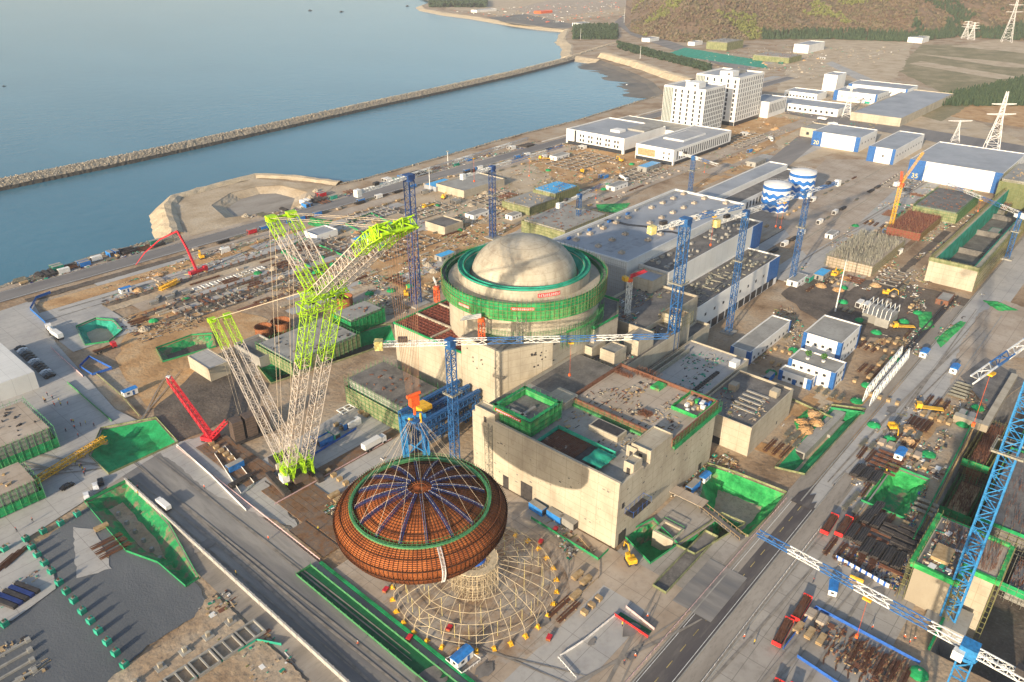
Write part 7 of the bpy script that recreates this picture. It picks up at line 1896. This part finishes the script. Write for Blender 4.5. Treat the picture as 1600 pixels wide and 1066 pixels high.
# crawler mats: steel road plates
def plates(x0,x1,y0,y1,lab,along='x',dz=.33):
    nx=max(1,round((x1-x0)/(6.1 if along=='x' else 2.3)));ny=max(1,round((y1-y0)/(2.3 if along=='x' else 6.1)))
    for i in range(nx):
        for j in range(ny):
            put('steel_plate',x0+(x1-x0)*(i+.5)/nx,y0+(y1-y0)*(j+.5)/ny,lab,(0 if along=='x' else math.pi/2)+random.uniform(-.01,.01),dz+random.uniform(0,.02),group=lab.replace('plate','plates'))
plates(113,150,172,179,'brown steel road plate in the gantry mat road')
plates(98,112,176,200,'brown steel road plate under the lime crane','y')
plates(96,108,206,240,'brown steel road plate under the ballast stacks','y')
plates(92.5,106,158,176,'brown steel road plate in the loose mat field')
plates(112,152,190,196,'brown steel road plate in the upper mat road','x')
put('box_truck',at(585,700).x,at(585,700).y,'white lorry on the mat road left of the dome',0,.6,group='lorries')
# pens near the lime crane
fence('lilac fence round the small generator pen',[(336,712),(352,700),(398,758),(378,775)],1.2,'fence_white',closed=True)
zone('in the small generator pen',[(345,718),(360,712),(392,752),(380,765)],{'blue_container':1,'crate':5,'pipe_stack':1},seed=75)
fence('blue fence of the store pen right of the lime crane',[(487,715),(557,672)],1.3,'fence_blue')
zone('in the blue fenced store pen',[(490,705),(545,655),(560,668),(500,708)],{'green_container':1,'blue_container':2,'white_container':1,'crate':5,'timber_stack':3,'netted_pile':2,'rebar_bundle':2},seed=76)
zone('beside the netted concrete block',[(520,640),(560,625),(585,660),(550,660)],{'precast_slab':3,'timber_stack':2,'concrete_beam':4},seed=77)
zone('on the mat road edge',[(510,790),(600,720),(620,730),(530,800)],{'timber_stack':4,'crate':6,'netted_pile':5,'tube_stack':3,'rebar_bundle':2},seed=78)
debris([(500,800),(600,715),(625,725),(530,815)],500,GM,seed=79)
zone('around the assembly frame',[(880,960),(910,900),(940,930),(900,990)],{'crate':3,'rust_container':0,'timber_stack':3,'rebar_bundle':2},seed=80)
for px,py in ((603,925),(702,985),(640,1000),(858,1000),(845,850),(868,830)): 
    p=at(px,py);r=thing('toolbox','dull red steel toolbox standing beside the assembly frame','toolbox',(p.x,p.y,.3),.3,'red toolboxes');MB().box(-.9,.9,-.6,.6,.1,.9).build('box','rust_tank',r,local=True);MB().box(-.95,.95,-.65,.65,.91,1.).build('lid','crane_red',r,local=True)
fence('timber edged rail right of the assembly frame',[(905,842),(935,877),(935,905),(880,955)],.9,'timber',solid=.3)
debris([(850,800),(930,860),(920,920),(880,860)],200,GM,seed=81)
debris([(960,790),(1010,760),(1130,700),(1180,760)],900,GM,seed=82)
debris([(1100,700),(1180,700),(1290,620),(1330,640)],1500,GM,seed=83)
zone('by the culvert trench',[(1190,700),(1260,650),(1300,640),(1230,720)],{'soil_heap':4,'rebar_bundle':3,'tube_stack':4,'timber_stack':2,'netted_pile':2},seed=84)
zone('behind the low white office',[(1180,590),(1230,520),(1260,560),(1200,600)],{'netted_pile':2,'crate':5,'tube_stack':2,'blue_container':1},seed=85)
debris([(1120,560),(1230,470),(1260,520),(1180,610)],1000,GM,seed=86)
# roofs
debris([(X0+2,Y0+2),(183,Y0+2),(183,Y1-2),(X0+2,Y1-2)],420,('concrete_grey','timber','steel_dark'),z=22.7,size=.6,world=True,seed=87)
debris([(186,Y0+2),(212,Y0+2),(212,132),(186,132)],420,('rebar','timber','steel_dark','concrete'),z=24.3,size=.6,world=True,seed=88)
debris([(216,138),(260,138),(260,150),(216,150)],260,GM,z=20.1,size=.7,world=True,seed=89)
debris([(252,149),(294,149),(294,174),(252,174)],300,GM,z=21.1,size=.7,world=True,seed=90)
debris([(228,87),(260,87),(260,106),(228,106)],250,GM,z=11.6,size=.6,world=True,seed=91)
debris([(224,111),(270,111),(270,130),(224,130)],250,('concrete','net_teal','steel_dark'),z=12.1,size=.6,world=True,seed=92)
# deep excavation on the right
r=thing('concrete_pier_block','bright concrete pier block with green netted edge above the deep excavation','building',(204,12,0))
MB().box(192,217,11.2,21,-.5,14).build('wall','concrete',r);MB().box(201,217,3,11.15,-12.9,13).build('rear_wall','concrete',r)
MB().box(192.4,216.6,11.6,20.6,14.01,14.1).build('roof','slab_dark',r);MB().box(201.4,216.6,3.4,11.1,13.01,13.1).build('rear_roof','pad_warm',r)
q=MB();q.box(191,192,10,22,12.8,14.4);q.box(192,218,21.1,22.4,12.8,14.4);q.box(192,201,9.9,11.1,12.8,14.2);q.box(200,201,1.8,9.8,11.8,13.4);q.box(201,218,1.8,2.9,11.8,13.4);q.box(217.1,218.2,3,21,12,13.8);q.build('edge_net','net_bright',r)
q=MB();poles(q,190.9,218.4,21.2,22.6,0,14.5,2.6,2,.08);poles(q,200,218.4,1.6,2.8,-12,13.5,2.6,2,.09);poles(q,190.8,200.9,9.4,11,0,14,2,2,.09);q.build('scaffold_frame','scaffold_olive',r)
q=MB()
for _ in range(260):
    x=random.uniform(202,216);y=random.uniform(4,19);q.bar((x,y,13),(x,y,15.4),.06,3)
o=q.build('starter_bars','rebar',r);o['kind']='stuff'
MB().box(196,203,14,18.5,14.1,15.3).build('timber_form','timber',r)
debris([(193,12),(216,12),(216,20),(193,20)],140,GM,z=14.1,size=.7,world=True,seed=93)
debris([(202,4),(216,4),(216,11),(202,11)],90,GM,z=13.1,size=.8,world=True,seed=94)
for k,(x0,x1,y0,y1,z0,h,m_,lab) in enumerate(((250,300,-20,14,-13,-3,'slab_dark','dark sunken concrete raft with rebar in the deep excavation'),(300,380,-30,-6,-13,-4,'concrete','pale sunken wall block at the far end of the deep excavation'),(160,186,-40,-16,-13,-5,'slab_dark','dark sunken concrete raft at the bottom right corner'),(250,330,-70,-30,-13,6,'concrete_grey','grey unfinished building rising from the excavation at the right edge'))):
    r=thing('sunken_block',lab,'foundation',((x0+x1)/2,(y0+y1)/2,z0),0,'blocks in the deep excavation')
    MB().box(x0,x1,y0,y1,-12.95,h).build('wall',m_,r);q=MB();poles(q,x0-1,x1+1,y0-1,y1+1,-12.9,h+1,2.6,2,.09);q.build('scaffold_frame','scaffold_olive',r)
    q=MB()
    for _ in range(400): x=random.uniform(x0+1,x1-1);y=random.uniform(y0+1,y1-1);q.bar((x,y,h),(x,y,h+1.8),.07,3)
    o=q.build('standing_bar','rebar',r);o['kind']='stuff'
    q=MB();roofring(q,x0-1.1,x1+1.1,y0-1.1,y1+1.1,h-.8,1.2,.3);q.build('edge_net','net_green',r)
for k_,(x0,x1,y0,y1,h) in enumerate(((222,246,8,22,-4),(252,276,16,26,-6),(226,244,-14,2,-6),(282,318,18,27,-3),(305,336,-2,14,-5),(180,198,-40,-16,-2),(160,176,-34,-14,-6))):
    r=thing('scaffold_cage',['scaffold cage','timber decked scaffold cage','low scaffold cage','long scaffold cage','wide scaffold cage','tall scaffold cage','dark scaffold cage'][k_]+' full of rebar down in the deep excavation','scaffold',((x0+x1)/2,(y0+y1)/2,-13),0,'cages in the deep excavation')
    q=MB();poles(q,x0,x1,y0,y1,-12.95,h,2.2,1.9,.08);poles(q,x0+1.4,x1-1.4,y0+1.4,y1-1.4,-12.95,h,2.2,1.9,.08);q.build('scaffold_frame',('scaffold_olive','scaffold_green','scaffold_grey')[k_%3],r)
    MB().box(x0+2,x1-2,y0+2,y1-2,-12.95,h-1.5).build('formed_wall',('slab_dark','timber','concrete_grey','rebar')[k_%4],r)
    q=MB()
    for _ in range(260): x=random.uniform(x0+2,x1-2);y=random.uniform(y0+2,y1-2);q.bar((x,y,h-1.5),(x,y,h+.6),.07,3)
    o=q.build('standing_bar','rebar',r);o['kind']='stuff'
    q=MB();q.box(x0+.1,x0+.15,y0,y1,h-3,h);q.box(x0,x1,y0+.1,y0+.15,h-3,h);q.build('safety_net','net_green',r)
zone('on the dark ground beside the far rim',[(258,30),(330,28),(330,42),(258,44)],{'rebar_bundle':9,'tube_stack':8,'timber_stack':5,'netted_pile':3,'crate':5,'green_container':2,'formwork_stack':5},world=True,seed=120)
debris([(256,29),(340,26),(340,44),(256,46)],900,GM,world=True,seed=121)
zone('between the pipe rows and the pier',[(222,27),(252,27),(226,31),(222,31)],{'tube_stack':3,'crate':4},world=True,seed=122)
zone('beside the white trusses',[(285,68),(345,68),(345,76),(285,76)],{'netted_pile':3,'timber_stack':4,'tube_stack':5,'rebar_bundle':3,'crate':5},world=True,seed=123)
zone('in the pipe lot right of the trailers',[(196,24),(226,24),(226,40),(196,40)],{'pipe_stack':8,'rebar_bundle':12,'tube_stack':6,'formwork_stack':4,'crate':4},world=True,seed=124)
debris([(194,23),(227,23),(227,41),(194,41)],700,('rebar','steel_dark','timber','concrete_grey','navy'),world=True,seed=125)
debris([(178,-10),(250,-10),(250,24),(220,24)],500,GM,z=-12.9,size=1.3,world=True,seed=95)
debris([(240,-30),(400,-30),(400,0),(240,10)],900,GM,z=-12.9,size=1.3,world=True,seed=96)
debris([(152,-60),(200,-60),(190,-14),(152,-14)],500,GM,z=-12.9,size=1.3,world=True,seed=97)
q=MB();q.add([(218,26.2,-2),(300,29.2,-2),(300,29.6,-2),(218,26.6,-2),(218,26.2,2),(300,29.2,2),(300,29.6,2),(218,26.6,2)],[(0,3,2,1),(4,5,6,7),(0,1,5,4),(1,2,6,5),(2,3,7,6),(3,0,4,7)]);q.box(178,191,10.2,10.8,-1.5,1.4);q.box(150.1,176,-11.7,-11.1,-1,1.3);tag(q.build('net_rail','net_green'),'green netted rail along the near rim of the deep excavation','fence')
q=MB()
for i in range(40): q.bar((222+i*2,26-.3+i*.07,-13),(222+i*2,26-.3+i*.07,.8),.22,4)
tag(q.build('shoring_wall','timber'),'row of timber shoring posts lining the far rim of the deep excavation','shoring')
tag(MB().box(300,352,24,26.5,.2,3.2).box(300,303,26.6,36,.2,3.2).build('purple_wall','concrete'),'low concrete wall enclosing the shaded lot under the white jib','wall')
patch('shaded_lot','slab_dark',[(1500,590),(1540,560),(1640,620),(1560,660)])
q=MB();q.box(338,430,68.3,68.8,.3,1.2);q.box(338,430,66,66.5,.3,1.2);q.box(338,430,66.6,68.2,.3,.4);tag(q.build('pipe_channel','steel_dark'),'long straight dark pipe channel leading to the bright end wall','channel')
for k_,quad in enumerate(([(1432,488),(1455,488),(1460,512),(1440,520)],[(1460,530),(1500,502),(1510,505),(1470,545)],[(1535,470),(1560,472),(1592,486),(1560,488)],[(1240,660),(1262,640),(1268,645),(1245,675)],[(485,340),(520,345),(510,358),(480,352)],[(930,320),(985,318),(970,335),(935,330)])):
    P=pxpoly(quad);c=Vector((sum(p[0] for p in P)/4,sum(p[1] for p in P)/4,0));q=MB();n_=8
    V_=[]
    for i in range(n_+1):
        for j in range(n_+1):
            u,v=i/n_,j/n_;x=(P[0][0]*(1-u)+P[1][0]*u)*(1-v)+(P[3][0]*(1-u)+P[2][0]*u)*v;y=(P[0][1]*(1-u)+P[1][1]*u)*(1-v)+(P[3][1]*(1-u)+P[2][1]*u)*v
            e=min(u,1-u,v,1-v)*2;V_.append((x+random.uniform(-.3,.3),y+random.uniform(-.3,.3),.3+1.6*e*random.uniform(.4,1)))
    q.add(V_,[(i*(n_+1)+j,(i+1)*(n_+1)+j,(i+1)*(n_+1)+j+1,i*(n_+1)+j+1) for i in range(n_) for j in range(n_)])
    tag(q.build('ground_net','net_bright'),['rumpled bright green net on dirt left of the pipe channel','rumpled green net lying right of the pipe channel','long green net by the far road bend','green net on orange dirt by the culvert trench','green net beside the long lime jib enclosure','green net behind the long flat roofed hall'][k_],'net')
# a row of yellow red sheds beside the white blue store
zone('around the white and blue stores',[(1200,165),(1330,140),(1420,200),(1300,215)],{'white_container':3,'blue_container':2,'green_container':3,'soil_heap':2,'box_truck':2},seed=98)
debris([(1190,180),(1330,130),(1440,170),(1350,215)],900,GM,size=1.4,seed=99)
zone('in the lot beside the walled depot',[(1340,160),(1400,135),(1430,140),(1370,170)],{'netted_pile':5,'rust_container':2,'green_container':2,'timber_stack':2},seed=100)
zone('at the foot of the hill',[(1100,110),(1180,90),(1400,90),(1300,120)],{'white_container':3,'soil_heap':4,'rubble_heap':3,'green_container':2},seed=101)
debris([(1050,100),(1200,70),(1420,75),(1300,130)],1200,GM+('rock_bank',),size=2,seed=102)
debris([(700,18),(860,36),(980,30),(960,0)],700,('white_wall','concrete_grey','crane_orange','roof_grey','timber'),size=3.5,seed=103)
for k,(px,py,w_,d_,h_,lab) in enumerate(((745,20,80,22,6,'long pale quay building on the far headland'),(905,42,40,20,7,'low pale building by the hill road junction'),(845,22,50,24,6,'orange roofed village block on the far shore'),(1015,66,34,18,6,'low concrete building under the hill road'),(1085,72,30,14,6,'small concrete building above the rocky bank'),(1440,68,44,26,9,'pale concrete building below the wooded slope'))):
    p=at(px,py);block('distant_block',lab,'building',(p.x,p.x+w_,p.y,p.y+d_),h_,wall='white_wall' if k!=2 else 'crane_orange',roof='roof_grey' if k!=2 else 'crane_orange',par=.4)
q=MB();b=band(pxpoly([(938,90),(990,104),(1040,122),(1078,134)]),[(-6,.5),(0,7),(4,8),(9,8),(16,0)],'rocky_bank','rock_bank',seg=8,jit=.8,side=1);struct(b)
# trees at the foot of the hill
rnd=random.Random(9)
for k in range(46):
    px=1195+k*6.1+rnd.uniform(-3,3);X,Y,z=hill_at(px,rnd.uniform(0,22));h_=rnd.uniform(10,17)
    t=thing('conifer_tree','dark conifer at the foot of the hill','tree',(X,Y,z),0,'conifers along the foot of the hill')
    MB().bar((X,Y,z-1),(X,Y,z+h_*.6),.35,5,.12).build('trunk','bark',t)
    q=MB()
    for kk in range(3): conifer(q,X+rnd.uniform(-1.6,1.6),Y+rnd.uniform(-1.6,1.6),z+.5,h_*rnd.uniform(.7,1),h_*.24)
    q.build('crown','leaf_dark',t)
# small work boats at sea
for px,py,lab in ((485,17,'small dark boat far out near the top, left one'),(534,19,'tiny dark boat far out near the top, middle one'),(637,10,'small dark boat near the headland'),(7,135,'small dark boat at the left edge of the sea'),(980,133,'white buoy boat in the inner bay')):
    p=at(px,py,-5);r=thing('small_boat',lab,'boat',(p.x,p.y,-5),0,'small boats')
    L_=14 if py<30 else 5
    q=MB();P=[(-L_/2,-L_*.14),(L_*.25,-L_*.15),(L_/2,0),(L_*.25,L_*.15),(-L_/2,L_*.14)];q.prism(P,-.2,L_*.1);q.build('hull','steel_dark' if 'dark' in lab else 'white_wall',r,local=True)
    MB().box(-L_*.3,0,-L_*.09,L_*.09,L_*.1,L_*.24).build('wheelhouse','steel_dark' if 'dark' in lab else 'white_wall',r,local=True)
for lab_,(x0,x1,y0,y1,z_),n_ in (('pipe',(300,398,167,181,26.7),26),):
    pass
rt_b=rectb=None
for o_ in list(bpy.data.objects):
    if o_.parent is None and o_.get('label','').startswith('very large hall'):
        q=MB();rr_=random.Random(4)
        for _ in range(26):
            x=rr_.uniform(296,398);y=rr_.uniform(187,222);q.box(x,x+rr_.uniform(4,13),y,y+rr_.uniform(2,6),30.065+_*.0008,30.067+_*.0008)
        q.build('roof_stain','roof_stain',o_)['kind']='stuff'
        q=MB()
        for i in range(60): x=294+i*2;q.bar((x,225.5,30.1),(x,225.5,31.6),.06,3)
        q.bar((294,225.5,31.5),(412,225.5,31.5),.06,3);q.bar((294,225.5,30.9),(412,225.5,30.9),.06,3);q.build('roof_rail','scaffold_grey',o_)
        for k in range(8):
            x=298+k*9;MB().box(x,x+2.4,224,225.2,30.1,31.3).build('roof_unit',('blue_panel','concrete_grey')[k%2],o_)
# ---------------------------------------------------------------- write debris, tidy up
words={'timber':'pale timber scraps','steel_dark':'dark steel scraps','concrete_grey':'grey concrete bits','rebar':'rusty bar scraps','net_teal':'green net scraps','scaffold_olive':'olive scaffold fittings','white_wall':'white panel scraps','navy':'dark blue scraps','earth_pale':'pale dirt clods','rock_pale':'pale stones','concrete':'bare concrete bits','crane_orange':'orange roofs and scraps','roof_grey':'grey roofs and scraps','rock_bank':'pale boulders'}
for m_,q in DEB.items(): stuff(q.build('debris',m_,loc=(0,0,0)),words.get(m_,'small scraps')+' strewn over the building site','debris')
for k,o in list(PROTO.items()): hide_proto(o)
# drop clutter outside the picture
keep=[]
for o in CLUT:
    x,y=proj(o.location)
    if -60<x<1660 and -40<y<1120: keep.append(o)
    else:
        for ch in list(o.children): bpy.data.objects.remove(ch)
        bpy.data.objects.remove(o)
# labels: same words -> place in the row
ORD='first second third fourth fifth sixth seventh eighth ninth tenth eleventh twelfth thirteenth fourteenth fifteenth sixteenth seventeenth eighteenth nineteenth twentieth'.split()
TENS={2:'twenty',3:'thirty',4:'forty',5:'fifty'}
def ordw(i):
    if i<20: return ORD[i]
    if (i+1)%10==0: return {3:'thirtieth',4:'fortieth',5:'fiftieth'}[(i+1)//10]
    return TENS[(i+1)//10]+' '+ORD[(i+1)%10-1]
L_={}
for o in bpy.data.objects:
    if o.parent is None and 'label' in o and o.get('kind')!='stuff': L_.setdefault(o['label'],[]).append(o)
for lab,os_ in L_.items():
    if len(os_)<2: continue
    os_.sort(key=lambda o:proj(o.location)[0])
    for i,o in enumerate(os_):
        o['label']=lab+(', left one' if i==0 else ', right one') if len(os_)==2 else lab+', '+('leftmost' if i==0 else 'rightmost' if i==len(os_)-1 else ordw(i)+' from left')
        if 'group' not in o: o['group']=lab
for o in bpy.data.objects:
    if o.parent is None and 'label' in o and len(o['label'].replace(',','').replace('-',' ').split())>16: print('LONG',o.name,o['label'])
for o in bpy.data.objects:
    if '_b' in o: del o['_b']
